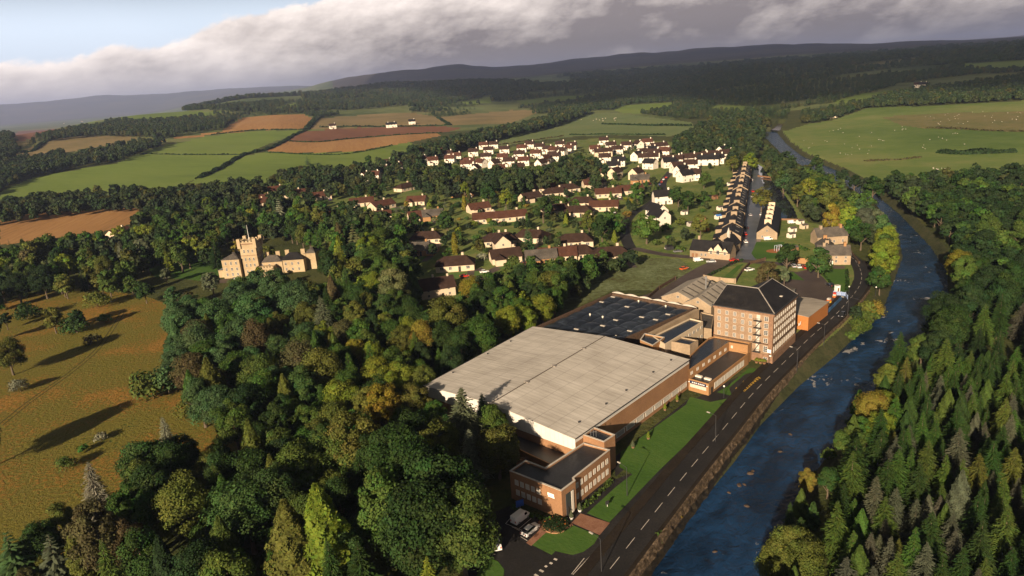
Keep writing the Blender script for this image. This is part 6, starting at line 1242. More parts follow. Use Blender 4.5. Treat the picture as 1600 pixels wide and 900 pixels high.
# ---- school hall
def school():
    a, b = at(1078, 401)[:2], at(1140, 407)[:2]; d = (b-a)/np.linalg.norm(b-a); nn = np.array([-d[1], d[0]]); L = np.linalg.norm(b-a); W = 9.5; c = (a+b)/2+nn*W/2
    r = empty('school_hall', (*c, 0), math.atan2(d[1], d[0]), 'long stone school hall with three cream dormer gables and dark roof', 'school'); w, ro = gable_shell(L, W, 4.2, 4.8, STONE2, SLATE); w.build('wall', STONE2, r); rf = ro.build('roof', SLATE, r)
    for x, s in ((L*.04, .85), (L*.21, 1.15), (L*.38, .85)):
        dm = MB(); k = 1.9*s; y = -W/2-.12; dm.add([(-k, 0, 3.2), (k, 0, 3.2), (k, 0, 4.6*s+.5), (0, 0, 7.2*s+.2), (-k, 0, 4.6*s+.5), (-k, 4, 3.2), (k, 4, 3.2), (k, 4, 4.6*s+.5), (0, 4, 7.2*s+.2), (-k, 4, 4.6*s+.5)], [(0, 1, 2, 3, 4), (1, 6, 7, 2), (5, 0, 4, 9)]); g = dm.build('dormer', CREAM, r, (x, y, 0))
        MB().add([(-k-.2, -.2, 4.6*s+.42), (0, -.2, 7.3*s+.3), (0, 4.2, 7.3*s+.3), (-k-.2, 4.2, 4.6*s+.42), (k+.2, -.2, 4.6*s+.42), (k+.2, 4.2, 4.6*s+.42)], [(0, 1, 2, 3), (1, 4, 5, 2)]).build('dormer_roof', SLATE, g); window(r, x, y-.05, 2.6, 0, 1.5*s, 2.2*s)
    for x in (-.42, -.33): MB().box(0, 0, 0, 1.4, .1, 2.2).build('door', TIMB, r, (x*L, -W/2-.05, 0))
    for x in (-.2, -.1): window(r, x*L, -W/2-.05, 1.2, 0, 1.1, 1.4)
    MB().box(-L*.36, 1, 6, 1.2, 1.2, 5).build('chimney', STONE2, rf); BLOCK.append(([tuple(a), tuple(b), tuple(b+nn*W), tuple(a+nn*W)], 1.5)); lm('the school hall', 1108, 392)
    c2 = (a+b)/2+nn*(W+8); r2 = empty('school_wing', (*(c2+d*4), 0), math.atan2(nn[1], nn[0]), 'rear school wing with dark slate roof and white pointed lantern', 'school'); w, ro = gable_shell(16, 8, 4.5, 4.2, STONE2, SLATE); w.build('wall', STONE2, r2); rf = ro.build('roof', SLATE, r2)
    MB().tube([(0, 0, 8.2), (0, 0, 10.4)], .9, 6).tube([(0, 0, 10.4), (0, 0, 14)], [1.2, .05], 6).build('lantern', CONC, rf); window(r2, -8.05, 0, 1.4, -math.pi/2, 1.6, 2)
    c3 = a+nn*13+d*8; r3 = empty('school_wing', (*c3, 0), math.atan2(nn[1], nn[0]), 'small dark slate-roofed school wing left of the lantern', 'school'); w, ro = gable_shell(13, 8, 3.6, 3.8, STONE2, SLATE); w.build('wall', STONE2, r3); ro.build('roof', SLATE, r3); window(r3, -6.55, 0, 1.4, -math.pi/2, 1.6, 1.8)
school()
# ---- stone houses by the road bend
for q, h, rise, lab, ax in (((1291, 414), 5.2, 4.0, 'stone house with arched white porch nearest the road bend', 10), ((1280, 402), 4.4, 3.6, 'long stone house range behind the one with arched porch', 95), ((1286, 383), 5, 4.2, 'old grey-roofed stone house farthest from the road bend', 25)):
    p = at(*q); r = empty('stone_house', (p[0]+5, p[1]+4, 0), math.radians(ax)-math.atan2(p[0], p[1]), lab, 'house'); L_, W_ = (15, 10) if 'arched' in lab and 'nearest' in lab else (17, 9)
    w, ro = gable_shell(L_, W_, h, rise, STONE2, SLATEG); w.build('wall', STONE2, r); rf = ro.build('roof', SLATEG, r); MB().box(L_*.35, 0, h+rise*.5, 1.2, 1.8, rise*.5+1.4).build('chimney', BRICK2, rf); MB().box(-L_*.3, 0, h+rise*.5, 1.2, 1.8, rise*.5+1.2).build('chimney', STONE2, rf)
    for s in (-.3, .05, .34): window(r, s*L_, -W_/2-.05, 1.2, 0, 1.2, 1.5); window(r, s*L_, -W_/2-.05, 3.4, 0, 1.1, 1.1) if h > 5 else None
    pr = MB().box(0, 0, 0, 2, 1.2, 2.5).build('porch', WREND, r, (-.12*L_, -W_/2-.6, 0)); MB().add([(-1.2, -.7, 2.5), (1.2, -.7, 2.5), (0, -.7, 3.9), (-1.2, .6, 2.5), (1.2, .6, 2.5), (0, .6, 3.9)], [(0, 1, 2), (0, 2, 5, 3), (2, 1, 4, 5)]).build('porch_roof', SLATEG, pr)
    BLOCK.append(([(p[0]-2, p[1]-3), (p[0]+13, p[1]-3), (p[0]+13, p[1]+11), (p[0]-2, p[1]+11)], 1)); 
lm('the stone houses by the bend', 1290, 395)
# grey prefab behind the mill, brick gate wall
p = at(1226, 463); rp = empty('site_cabin', (*p[:2], 0), ANG-.2, 'grey flat-roofed cabin peeping out behind the mill roof', 'cabin'); MB().box(0, 0, 0, 8, 5, 3.2).build('wall', METAL, rp); MB().box(0, 0, 3.2, 8.3, 5.3, .2).build('roof', SLATEG, rp); window(rp, 0, -2.55, 1.1, 0, 2.5, 1.2)
# ---- baronial castle
def castle():
    o = at(388, 431)[:2]; br = math.atan2(o[0], o[1]); r = empty('castle', (*o, 0), math.radians(-24)-br, 'golden sandstone castle with battlemented tower and flagpole among trees', 'castle'); lm('the sandstone castle', 420, 400)
    def blk(x, y, L, W, h, name='wall'): return sub(name, MB().box(0, 0, -.5, L, W, h+.5), SANDST, r, (x, y, 0))
    def hip(x, y, L, W, h, rise, k=1.0, m=SLATEG):
        _, ro = gable_shell(L, W, h, rise, None, None, .3, k); return sub('roof', ro, m, r, (x, y, 0))
    def crenel(L, W, n, hh=.9, t=.5):
        c = MB()
        for s in (-1, 1):
            for i in range(n): u = -L/2+L*(i+.5)/n; c.box(u, s*(W/2-t/2), 0, L/n*.55, t, hh); v = -W/2+W*(i+.5)/n; c.box(s*(L/2-t/2), v, 0, t, W/n*.55, hh)
        return c
    blk(-8, 3, 11, 13, 13); hip(-8, 3, 11, 13, 13, 3.2)
    for z in (1.6, 5.2, 9.2):
        for u in (-3.2, .2, 3.4): window(r, -8+u, -3.55, z, 0, 1.2, 2.1)
        for u in (-3.5, 0, 3.5): window(r, -13.55, 3+u, z, -math.pi/2, 1.1, 2.0)
    t = blk(3.2, 4, 10, 10, 22, 'tower'); MB().box(0, 0, 22, 10.8, 10.8, .7).build('corbel_table', REDST, t, (0, 0, .005)); p = MB().box(0, 0, 22.7, 10.8, 10.8, .9).build('parapet', SANDST, t); crenel(10.8, 10.8, 5).build('battlements', SANDST, t, (0, 0, 23.6))
    for sx in (-1, 1):
        for sy in (-1, 1): MB().box(0, 0, 19.5, 2.0, 2.0, 6.4).build('turret', SANDST, t, (sx*4.9, sy*4.9, 0))
    MB().box(0, 0, 14.2, 10.2, 10.2, .35).build('string_course', REDST, t)
    for z in (2, 6.5, 10.6, 16.2):
        for u in (-2.6, 0, 2.6): window(r, 3.2+u, -1.06, z, 0, 1.0, 2.2); window(r, 8.26, 4+u, z, math.pi/2, 1.0, 2.2)
    MB().tube([(0, 0, 22), (0, 0, 34)], [.16, .07], 6).build('flagpole', WPAINT, t, (-.6, .8, 0))
    blk(15, 6, 14, 9, 8.5); hip(15, 6, 14, 9, 8.5, 3.4)
    b = blk(13, -1.5, 11, 7, 6.2); crenel(11, 7, 6, .8, .4).build('battlements', SANDST, b, (0, 0, 6.2))
    blk(28, 7, 15, 10, 9); hip(28, 7, 15, 10, 9, 3.8, 1.0, SLATE); blk(38, 12, 7, 9, 11.5); hip(38, 12, 7, 9, 11.5, 3)
    for x in (9.5, 14, 18, 24, 28, 32):
        for z in (1.4, 5.2): window(r, x, (-5.05 if x < 18.4 and z < 5 else (1.45 if x < 20 else 1.95)), z, 0, 1.2, 1.9)
    for x, y, h in ((11.5, 7, 14), (18, 8, 14), (24, 8, 14.5), (34, 8, 14.5)): MB().box(0, 0, 8, 2.6, 1.4, h-8).build('chimney', SANDST, r, (x, y, 0))
    c = blk(-16, 4, 4.6, 8, 5.0, 'conservatory'); MB().add([(-2.4, -4, 5.0), (2.4, -4, 5.9), (2.4, 4, 5.9), (-2.4, 4, 5.0)], [(0, 1, 2, 3)]).build('roof', mat('lead_roof', (.20, .22, .26), .4, spec=.5), c)
    for u in (-2.4, 0, 2.4): window(r, -18.35, 4+u, 1.2, -math.pi/2, 1.3, 2.6)
    BLOCK.append(([tuple((r.matrix_basis@Vector((x, y, 0)))[:2]) for x, y in ((-19, -5), (42, -5), (42, 18), (-19, 18))], 1))
    r.scale = (.96, .96, .88)
    # keep the lawn side open so the walls show
    CLEAR.append([tuple((r.matrix_basis@Vector((x, y, 0)))[:2]) for x, y in ((-24, -22), (12, -22), (12, -3), (-24, -3))])
    sheet('yard', [tuple((r.matrix_basis@Vector((x, y, 0)))[:2]) for x, y in ((-22, -14), (-2, -14), (0, -4), (-20, -4))], .04, YARD)
CLEAR = []
castle()
for c in CLEAR: BLOCK.append((c, 0))
BLOCK.append((P0([(764, 905), (764, 868), (770, 835), (778, 790), (800, 800), (860, 840), (830, 905)]), 12))
# ================================================================ VEHICLES
PAINT = bpy.data.materials.new('car_paint'); PAINT.use_nodes = True
_n = PAINT.node_tree; _o = _n.nodes.new('ShaderNodeObjectInfo'); _n.links.new(_o.outputs['Color'], _n.nodes['Principled BSDF'].inputs['Base Color']); _n.nodes['Principled BSDF'].inputs['Roughness'].default_value = .3; _n.nodes['Principled BSDF'].inputs['Coat Weight'].default_value = .4
CGL = mat('car_glass', (.015, .017, .02), .08, spec=.8); TYRE = mat('tyre', (.015, .015, .015), .8); RIM = mat('wheel_rim', (.35, .35, .36), .35, metal=.7, spec=.5); HEADL = mat('headlight', (.6, .6, .62), .15); TAILL = mat('tail_light', (.4, .02, .01), .3)
def loft(secs):
    mb = MB(); m = len(secs[0]); vs = [p for s in secs for p in s]; mb.add(vs, [(i*m+k, i*m+(k+1) % m, (i+1)*m+(k+1) % m, (i+1)*m+k) for i in range(len(secs)-1) for k in range(m)]+[tuple(range(m-1, -1, -1)), tuple((len(secs)-1)*m+k for k in range(m))]); return mb
def body_sec(x, z0, zs, zt_, w, wt): return [(x, -w, z0), (x, -w*1.02, (z0+zs)/2), (x, -w, zs), (x, -wt, zt_), (x, wt, zt_), (x, w, zs), (x, w*1.02, (z0+zs)/2), (x, w, z0)]
def car_proto(kind):
    L, W, H = {'car': (4.4, .88, 1.48), 'van': (5.2, .97, 2.25), 'small_van': (4.5, .90, 1.85)}[kind]; r = empty({'car': 'parked_car', 'van': 'parked_van', 'small_van': 'parked_van'}[kind], (0, 0, -2000)); x = L/2; b0 = .30
    if kind == 'car':
        S_ = [body_sec(-x, .45, .72, .80, W*.82, W*.74), body_sec(-x*.93, .3, .82, .93, W*.96, W*.86), body_sec(-x*.55, b0, .86, .96, W, W*.9), body_sec(-x*.2, b0, .88, .97, W, W*.9), body_sec(x*.42, b0, .84, .93, W, W*.9), body_sec(x*.85, .32, .70, .80, W*.95, W*.82), body_sec(x, .42, .58, .64, W*.78, W*.68)]
        cab = [(-x*.86, .93, .95, .72), (-x*.60, .95, H-.05, .66), (-x*.1, .96, H, .66), (x*.14, .95, H-.06, .66), (x*.46, .92, .94, .72)]
        loft(S_).build('body', PAINT, r); g = loft([[(c[0], -W*.86, c[1]-.03), (c[0], -W*c[3]*1.05, max(c[2]-.10, c[1])), (c[0], -W*c[3]*.9, c[2]-.06 if c[2] > 1 else c[2]), (c[0], W*c[3]*.9, c[2]-.06 if c[2] > 1 else c[2]), (c[0], W*c[3]*1.05, max(c[2]-.10, c[1])), (c[0], W*.86, c[1]-.03)] for c in cab]); g.build('windows', CGL, r)
        loft([[(q, -W*.64, z-.04), (q, -W*.58, z+.01), (q, W*.58, z+.01), (q, W*.64, z-.04)] for q, z in ((-x*.62, H-.08), (-x*.3, H-.01), (0, H), (x*.15, H-.07))]).build('roof_panel', PAINT, r)
    else:
        f = .30 if kind == 'van' else .22
        S_ = [body_sec(-x, .38, H*.5, H-.12, W*.97, W*.86), body_sec(-x*.97, .3, H*.5, H-.02, W, W*.88), body_sec(x*f, .3, H*.5, H, W, W*.88), body_sec(x*(f+.12), .3, H*.5, H-.08, W, W*.86), body_sec(x*.62, .3, H*.47, H*.55, W*.98, W*.86), body_sec(x*.95, .32, H*.38, H*.44, W*.92, W*.78), body_sec(x, .4, H*.3, H*.36, W*.8, W*.7)]
        loft(S_).build('body', PAINT, r); zz = H-.14
        MB().add([(x*(f+.14), -W*.8, zz), (x*(f+.14), W*.8, zz), (x*.63, W*.86, H*.56), (x*.63, -W*.86, H*.56)], [(0, 1, 2, 3)]).add([(x*(f-.1), -W-.02, H*.56), (x*.56, -W-.02, H*.56), (x*(f+.16), -W*.93, H*.85), (x*(f-.1), -W*.93, H*.85)], [(0, 1, 2, 3)]).add([(x*(f-.1), W+.02, H*.56), (x*.56, W+.02, H*.56), (x*(f+.16), W*.93, H*.85), (x*(f-.1), W*.93, H*.85)], [(0, 1, 2, 3)]).build('windows', CGL, r).location = (0, 0, .03)
    for sx in (-.58, .62):
        for sy in (-1, 1):
            w = MB().tube([(0, -.11, 0), (0, .11, 0)], .33, 14).build('wheel', TYRE, r, (sx*x, sy*(W-.09), .33)); MB().tube([(0, -.125, 0), (0, .125, 0)], .2, 10).build('rim', RIM, w)
    for sy in (-1, 1): MB().box(0, 0, 0, .12, .34, .16).build('headlight', HEADL, r, (x*.965, sy*W*.62, .56 if kind == 'car' else .68)); MB().box(0, 0, 0, .08, .26, .2 if kind == 'car' else .5).build('tail_light', TAILL, r, (-x+.0, sy*W*.72, .66 if kind == 'car' else .8))
    return r
CP = {k: [car_proto(k), False] for k in ('car', 'van', 'small_van')}
CC = {'white': (.72, .70, .67), 'red': (.42, .025, .012), 'silver': (.38, .39, .40), 'black': (.012, .012, .014), 'blue': (.03, .07, .2), 'grey': (.1, .1, .105), 'orange': (.5, .10, .02)}
def vehicle(kind, x, y, deg, col, label, group=None, z=.05):
    P = CP[kind]; o = copy_tree(P[0]) if P[1] else P[0]; P[1] = True; p = at(x, y, z)
    o.location = (p[0], p[1], z); o.scale = (1.0, 1.0, 1.0) if 'van' in kind else (1.18, 1.18, 1.18); o.rotation_euler = (0, 0, math.radians(deg)); o['label'] = label or 'car'; o['category'] = 'van' if 'van' in kind else 'car'
    if group: o['group'] = group
    for c in o.children:
        if c.name.startswith(('body', 'roof_panel')): c.color = (*CC[col], 1)
    return o
vehicle('van', 813.5, 812, A0, 'white', 'white panel van parked in the marked bay by the office')
vehicle('car', 829, 831, A0, 'white', 'white saloon car parked beside the brick path')
vehicle('small_van', 775.5, 853, 102, 'white', 'white pickup-like van parked alone near the wood edge')
vehicle('car', 1315.5, 494, A0+180+3, 'black', 'dark car driving on the riverside road past the orange warehouse', z=.07)
SG = 'cars parked along the wet street'
for i, (x, y, col, w) in enumerate(((1164, 367, 'red', 'red car parked alone low on the wet street'), (1165, 379, 'white', 'white car parked nearest the junction on the wet street'), (1166, 357, 'black', 'black car behind the red car on the wet street'), (1172, 337, 'silver', 'silver car halfway up the wet street'), (1175, 308, 'white', 'white car by the upper terrace, lower of a pair'),
                                    (1176, 300, 'red', 'red car above the white pair on the wet street'), (1174, 282, 'white', 'white car near the top of the wet street'), (1173, 279, 'red', 'red car touching the top white car'), (1172, 275, 'grey', 'grey car farthest up the wet street'))):
    vehicle('car', x, y, 82, col, w, SG)
for x, y, a, k, col, lab in ((1091, 408, 10, 'van', 'white', 'white van parked before the school hall'), (1111, 410, 170, 'car', 'silver', 'silver car parked before the school hall'), (1147, 408, 5, 'car', 'red', 'red car turning at the street junction'), (1069, 421, 30, 'car', 'orange', 'orange-red car by the scrubland edge'),
                             (1171, 423, 20, 'car', 'white', 'white car parked left of the brown round tree'), (1248, 418, 80, 'car', 'white', 'white car in the yard against the brick wall'), (1258, 419, 80, 'car', 'red', 'red car in the yard beside the white one'), (1240, 417, 80, 'car', 'silver', 'silver car in the yard half behind a tree'),
                             (1297, 447, 95, 'car', 'black', 'black car parked by the blue banner fence'), (1200, 375, 0, 'van', 'white', 'white van parked in front of the cottage row'), (1190, 336, 60, 'car', 'white', 'white car behind the stone cottage row'), (1045, 389, 20, 'car', 'silver', 'silver car left of the school hall'), (1059, 394, 170, 'car', 'grey', 'grey car close left of the school hall'),
                             (726, 433, 10, 'car', 'red', 'red car outside the cream bungalow above the villa'), (806, 424, 40, 'car', 'red', 'red car in the lane behind the bungalow belt'), (757, 426, 10, 'car', 'white', 'white car beside the lane turning circle'), (810, 396, 80, 'car', 'silver', 'silver car beside the white villa'), (812, 391, 80, 'car', 'white', 'white car beside the white villa'),
                             (1034, 285, 70, 'car', 'red', 'red car on the lane below the white row'), (1037, 281, 70, 'car', 'white', 'white car on the lane below the white row'), (1031, 289, 70, 'car', 'blue', 'blue car on the lane below the white row'), (1041, 278, 70, 'car', 'red', 'upper red car on the lane below the white row'),
                             (607, 276, 10, 'car', 'red', 'red car on the left edge of the white estate'), (628, 281, 10, 'van', 'white', 'white van on the left edge of the white estate'), (372, 438, 10, 'small_van', 'white', 'white van parked on the castle drive'), (361, 422, 40, 'car', 'blue', 'blue car in front of the castle conservatory'),
                             (1237, 349, 5, 'van', 'white', 'white van below the end of the canal')):
    vehicle(k, x, y, a, col, lab)
for i, (x, y, rz, sd) in enumerate(GARD):
    if i % 2: continue
    c, s_ = math.cos(rz), math.sin(rz); u, v = 9, -9-(i % 3)*2; col = ('white', 'silver', 'red', 'black', 'blue', 'grey')[i//2 % 6]; q = px((x+u*c-v*s_, y+u*s_+v*c, 0)); o = vehicle('car', q[0], q[1], math.degrees(rz)+90, col, None, z=.1); del_ = o.pop('label', None); reg(o, col+' car on a bungalow drive', tuple(o.location))
# ================================================================ STREET FURNITURE, GARDENS
def lamp(x, y, h, ang, arm, label):
    p = at(x, y); r = empty('street_lamp', (*p[:2], 0), math.radians(ang), label, 'street lamp', 'lamps along the riverside road')
    MB().tube([(0, 0, 0), (0, 0, h)], [.12, .07], 7).build('pole', DARKM, r)
    if arm: MB().tube([(0, 0, h), (arm*.6, 0, h+.25), (arm, 0, h+.25)], .05, 6).build('arm', DARKM, r); MB().box(0, 0, 0, 1.0, .34, .16).build('lamp_head', CONC, r, (arm, 0, h+.18))
    else: MB().sphere((0, 0, 0), .30, k=10).build('globe', WPAINT, r, (0, 0, h+.3))
for x, y, h, ang, arm, lab in ((980, 775, 8, 125, 2.6, 'street lamp leaning over the road by the brick paving'), (1131, 622, 3.8, 0, 0, 'white globe lamp at the tip of the long lawn'), (1287, 540, 8, 130, 2.4, 'street lamp on the river side opposite the orange warehouse'), (1326, 461, 3.6, 0, 0, 'white globe lamp beside the blue banners'), (1368, 462, 3.6, 0, 0, 'white globe lamp on the river side of the bend'),
                               (1245, 580, 8, 130, 2.4, 'street lamp on the river side opposite the mill'), (1324, 496, 8, 130, 2.4, 'street lamp on the river side past the dark car'), (1118, 690, 8, 130, 2.4, 'street lamp on the river side below the long lawn'), (940, 893, 8, 130, 2.6, 'street lamp nearest the bottom edge'), (1372, 424, 3.6, 0, 0, 'white globe lamp beside the round riverside tree')): lamp(x, y, h, ang, arm, lab)
def fence(line, h, m, label, name='fence', t=.12, cat='fence'):
    L = [np.array(at(x, y)[:2]) for x, y in line]; r = empty(name, (*L[0], 0), 0, label, cat); mb = MB(); 
    for a, b in zip(L[:-1], L[1:]): d = b-a; l = np.linalg.norm(d); c = (a+b)/2-L[0]; mb.box(c[0], c[1], .1, l, t, h-.1, math.atan2(d[1], d[0]))
    mb.build('panel', m, r); 
    for i, p in enumerate(L): MB().box(0, 0, 0, t*1.8, t*1.8, h+.15).build('post', m, r, (*(p-L[0]), 0))
    return r
fence([(1302, 461), (1308, 461.5), (1314, 462), (1321, 463), (1324, 467.5)], 1.8, mat('blue_banner', (.06, .13, .34), .5, .6, 1.2, col2=(.40, .45, .55)), 'blue and white banner fence at the yard gate')
fence([(1288, 494), (1296, 487), (1304, 479), (1314, 469)], 1.8, mat('blue_hoarding', (.04, .10, .20), .5, .2, 1), 'blue hoarding along the road behind the orange warehouse')
fence([(1282, 490), (1283, 478), (1295, 478)], 2.2, METAL, 'pale metal gate frame at the end of the orange warehouse', 'gate', .08, 'gate')
fence([(1322, 455), (1332, 466), (1345, 470)], .3, DARKM, 'low dark kerb rail at the yard entrance', 'rail', .1, 'rail')
fence([(1009, 470), (1030, 452), (1055, 437)], 1.6, DRKST, 'dark stone wall between the scrubland and sheds', 'stone_wall', .4, 'wall'); fence([(1100, 437), (1125, 441), (1148, 443)], 2.4, STONE2, 'stone yard wall above the old sheds', 'stone_wall', .5, 'wall')
fence([(1148, 443), (1160, 425), (1172, 413), (1195, 407)], 1.6, DRKST, 'dark wall climbing behind the mill to the junction', 'stone_wall', .4, 'wall'); fence([(1244, 411), (1262, 413)], 3.0, BRICK2, 'short brown brick wall behind the parked yard cars', 'brick_wall', .4, 'wall')
fence([(1218, 344), (1250, 345)], 1.2, TIMB, 'timber rail across the end of the canal'); fence([(1184, 276), (1208, 279)], 1.4, TIMB, 'timber footbridge rail across the upper canal')
fence([(1300, 355), (1312, 372), (1330, 396), (1342, 412)], 1.3, DRKST, 'dark stone wall along the lane beneath the riverside trees', 'stone_wall', .4, 'wall')
def shed(x, y, L, W, h, rz, wm, rm, lab):
    p = at(x, y); r = empty('garden_shed', (*p[:2], 0), rz, lab, 'shed', 'garden sheds'); w, ro = gable_shell(L, W, h, .9, wm, rm, .12); w.build('wall', wm, r); ro.build('roof', rm, r); MB().box(0, 0, 0, .8, .06, 1.8).build('door', DOORG, r, (0, -W/2-.03, 0))
for x, y, m, rm, lab in ((1238, 362, WREND, SLATEG, 'white shed in the middle garden below the canal'), (1256, 357, CREAM, SLATEG, 'cream shed at the right of the canal gardens'), (1250, 350, WREND, SLATEG, 'long pale shed just below the canal end'), (1236, 371, WREND, SLATEG, 'tiny white shed lowest in the canal gardens'), (1240, 392, TIMB, SLATEG, 'brown shed behind the playground'), (1102, 361, mat('orange_timber', (.4, .15, .03), .8), TIMB, 'orange shed in the allotments'),
                         (1079, 353, CONC, SLATEG, 'pale greenhouse-like shed in the allotments'), (1069, 335, WREND, SLATEG, 'white shed upper left in the allotments'), (1107, 311, DARKM, SLATE, 'dark shed in the upper allotments'), (1117, 311, TIMB, TILER, 'brown shed right of the dark one'), (1122, 342, WREND, mat('blue_sheet', (.05, .15, .4), .6), 'pale shed with blue roof behind the terrace'), (1140, 290, WREND, SLATEG, 'small white shed left of the upper terrace'),
                         (785, 407, TIMB, TILER, 'red timber store beside the white garage'), (1125, 328, WREND, SLATEG, 'white caravan-like shed behind the terrace'), (1097, 345, TIMB, TILER, 'brown shed in the middle allotments'), (1046, 390, DARKM, SLATE, 'dark flat store by the school car park')): shed(x, y, 4.2, 3.0, 2.3, .3, m, rm, lab)
# playground, planters, signs
p = at(1217, 392); r = empty('climbing_frame', (*p[:2], 0), .3, 'colourful climbing frame on orange bark in the playground', 'climbing frame'); f = MB()
for x in (-2.2, -.7, .8, 2.3): f.tube([(x, -1, 0), (x, -1, 3.2)], .09, 6).tube([(x, 1, 0), (x, 1, 3.2)], .09, 6)
f.tube([(-2.2, 1, 3.1), (2.3, 1, 3.1)], .08, 6).tube([(-2.2, -1, 3.1), (2.3, -1, 3.1)], .08, 6).build('frame', mat('pale_blue_paint', (.45, .5, .6), .4), r); MB().add([(2.3, -.5, 2.4), (2.3, .5, 2.4), (5, .5, .3), (5, -.5, .3), (2.3, -.5, 2.3), (5, -.5, .2), (2.3, .5, 2.3), (5, .5, .2)], [(0, 1, 2, 3), (4, 5, 7, 6), (0, 3, 5, 4), (1, 6, 7, 2)]).build('slide', REDP, r)
MB().box(0, 0, 2.3, 1.6, 2, .1).build('platform', TIMB, r); sheet('play_surface', [(p[0]+7*math.cos(a), p[1]+5*math.sin(a)) for a in np.linspace(0, 6.28, 14)[:-1]], .07, mat('bark_chips', (.28, .10, .03), .9, .2, 2))
for i, (x, y) in enumerate(((1182, 567), (1188, 568), (1194, 569))):
    p = at(x, y); r = empty('planter', (*p[:2], 0), 0, 'round planter at the foot of the mill, '+('left', 'middle', 'right')[i]+' of three', 'planter', 'planters at the mill corner'); MB().tube([(0, 0, 0), (0, 0, .7)], [.45, .62], 10).build('pot', TIMB, r); link('plant', proto('shrub', 1)[i % 4], r, (0, 0, .6), PAL['lime'][0]).scale = (1.1, 1.1, 1.1)
for i, (x, y) in enumerate(((906, 799), (893, 811), (960, 745), (989, 700), (1013, 686), (1039, 641), (1058, 627), (998, 703))):
    if i in (2, 7): continue
    p = at(x, y); r = empty('potted_shrub', (*p[:2], 0), 0, None, 'potted shrub', 'potted shrubs beside the works'); MB().tube([(0, 0, 0), (0, 0, .5)], [.35, .5], 10).build('pot', REDST if i > 1 else WPAINT, r); link('plant', proto('larch', 1)[i % 4], r, (0, 0, .4), PAL['yg' if i > 3 else 'white' if False else 'grey'][0]).scale = (2.2, 2.2, 2.0)
    reg(r, 'small potted shrub')
p = at(868, 822); r = empty('flower_bed', (*p[:2], 0), 0, 'round flower bed with orange flowers in front of the office corner', 'flower bed'); MB().tube([(0, 0, 0), (0, 0, .35)], [3.0, 3.0], 22).build('brick_edge', BRICK, r); f = link('flowers', proto('shrub', 1)[0].copy(), r, (0, 0, .2), PAL['deep'][0]); f.scale = (4.4, 4.4, 1.1)
g = random.Random(5); mb = MB()
for i in range(46): a, q = g.uniform(0, 6.28), 2.5*math.sqrt(g.random()); mb.sphere((q*math.cos(a), q*math.sin(a), .9+.4*g.random()-.12*q), .13, k=6)
mb.build('blooms', mat('orange_blooms', (.5, .16, .02), .7, .4, 3), r)['kind'] = 'stuff'
p = at(813, 797); r = empty('banner_flag', (*p[:2], 0), .4, 'bright blue square banner on a short post by the office hedge', 'banner'); MB().tube([(0, 0, 0), (0, 0, 1.2)], .06, 6).build('post', METAL, r); MB().box(0, 0, 1.1, 2.0, .25, 1.7).build('banner', BLUEP, r)
p = at(949, 792); r = empty('sign_board', (*p[:2], 0), .5, 'small dark sign board standing on the lawn by the paving', 'sign'); MB().tube([(0, 0, 0), (0, 0, .8)], .06, 6).build('post', WPAINT, r); MB().box(0, 0, .7, 1.0, .12, 1.0).build('board', DARKM, r)
S0 = at(1201, 570); r = empty('hanging_sign', (*S0[:2], 0), ANG-1.57, 'white sign board with round lamp at the mill corner', 'sign'); MB().tube([(0, 0, 0), (0, 0, 6.0)], .08, 6).build('post', DARKM, r); MB().box(0, 0, 4.4, 1.3, .12, 1.3).build('board', WPAINT, r); MB().sphere((0, 0, 0), .45, sz=.6).build('lamp', WPAINT, r, (.6, -.4, 3.6))
p = at(1308, 456); r = empty('gate_kiosk', (*p[:2], 0), .2, 'small white kiosk behind the blue banner fence', 'kiosk'); MB().box(0, 0, 0, 1.8, 1.5, 3.0).build('wall', WPAINT, r); MB().box(0, 0, 3.0, 2.1, 1.8, .15).build('roof', CONC, r); MB().box(0, 0, 0, .8, .08, 2).build('door', TIMB, r, (0, -.79, 0))
for i, (x, y) in enumerate(((1293, 477), (1299, 472), (1308, 463), (1290, 484))):
    p = at(x-4, y+1); r = empty('gas_bottle_stack' if False else 'pallet_stack', (*p[:2], 0), .4*i, ('stack of red and yellow crates behind the blue hoarding', 'second crate stack behind the blue hoarding', 'yellow stack of crates by the yard gate', 'orange crate stack nearest the orange warehouse')[i], 'crate stack')
    for k in range(3): MB().box(0, 0, k*.72, 1.6-.15*k, 1.2, .66, .12*k).build('crate', (REDP, mat('yellow_plastic', (.6, .35, .03), .5), mat('orange_plastic', (.5, .12, .02), .5), CONC)[(i+k) % 4], r)
# gold lettering on the forecourt, drawn after the strokes seen in the photo
def script():
    st = [[(470, 600), (560, 620), (640, 640), (700, 665)], [(480, 575), (580, 600), (660, 625)], [(610, 640), (700, 560), (790, 480), (850, 440), (940, 370), (1000, 325), (1070, 325)], [(700, 660), (790, 580), (880, 490), (960, 400), (1040, 345)],
          [(650, 430), (730, 430), (830, 450)], [(670, 408), (760, 425), (840, 440)], [(620, 520), (680, 530)], [(640, 505), (660, 545)], [(800, 350), (870, 365)], [(850, 335), (830, 365)], [(830, 290), (900, 300), (970, 320)]]
    for k in range(8):
        u = k/7; x, y = 650+u*370, 620-u*290; st.append([(x, y), (x+35, y-6), (x+62, y+18)]); st.append([(x+20, y-30), (x+70, y+8)])
    mb = MB()
    for s in st:
        L = [np.array(at(1120+x/16, 570+y/16, .03)[:2]) for x, y in s]
        for a, b in zip(L[:-1], L[1:]):
            d = b-a; l = np.linalg.norm(d); c = (a+b)/2; mb.box(c[0], c[1], .02, l+.05, .11, .10, math.atan2(d[1], d[0]))
    o = mb.build('ground_lettering', mat('gold_letters', (.42, .25, .03), .5, .1, 2, spec=.5)); tag(o, 'gold script lettering set in the dark forecourt beside the showroom lawn', 'lettering')
script()
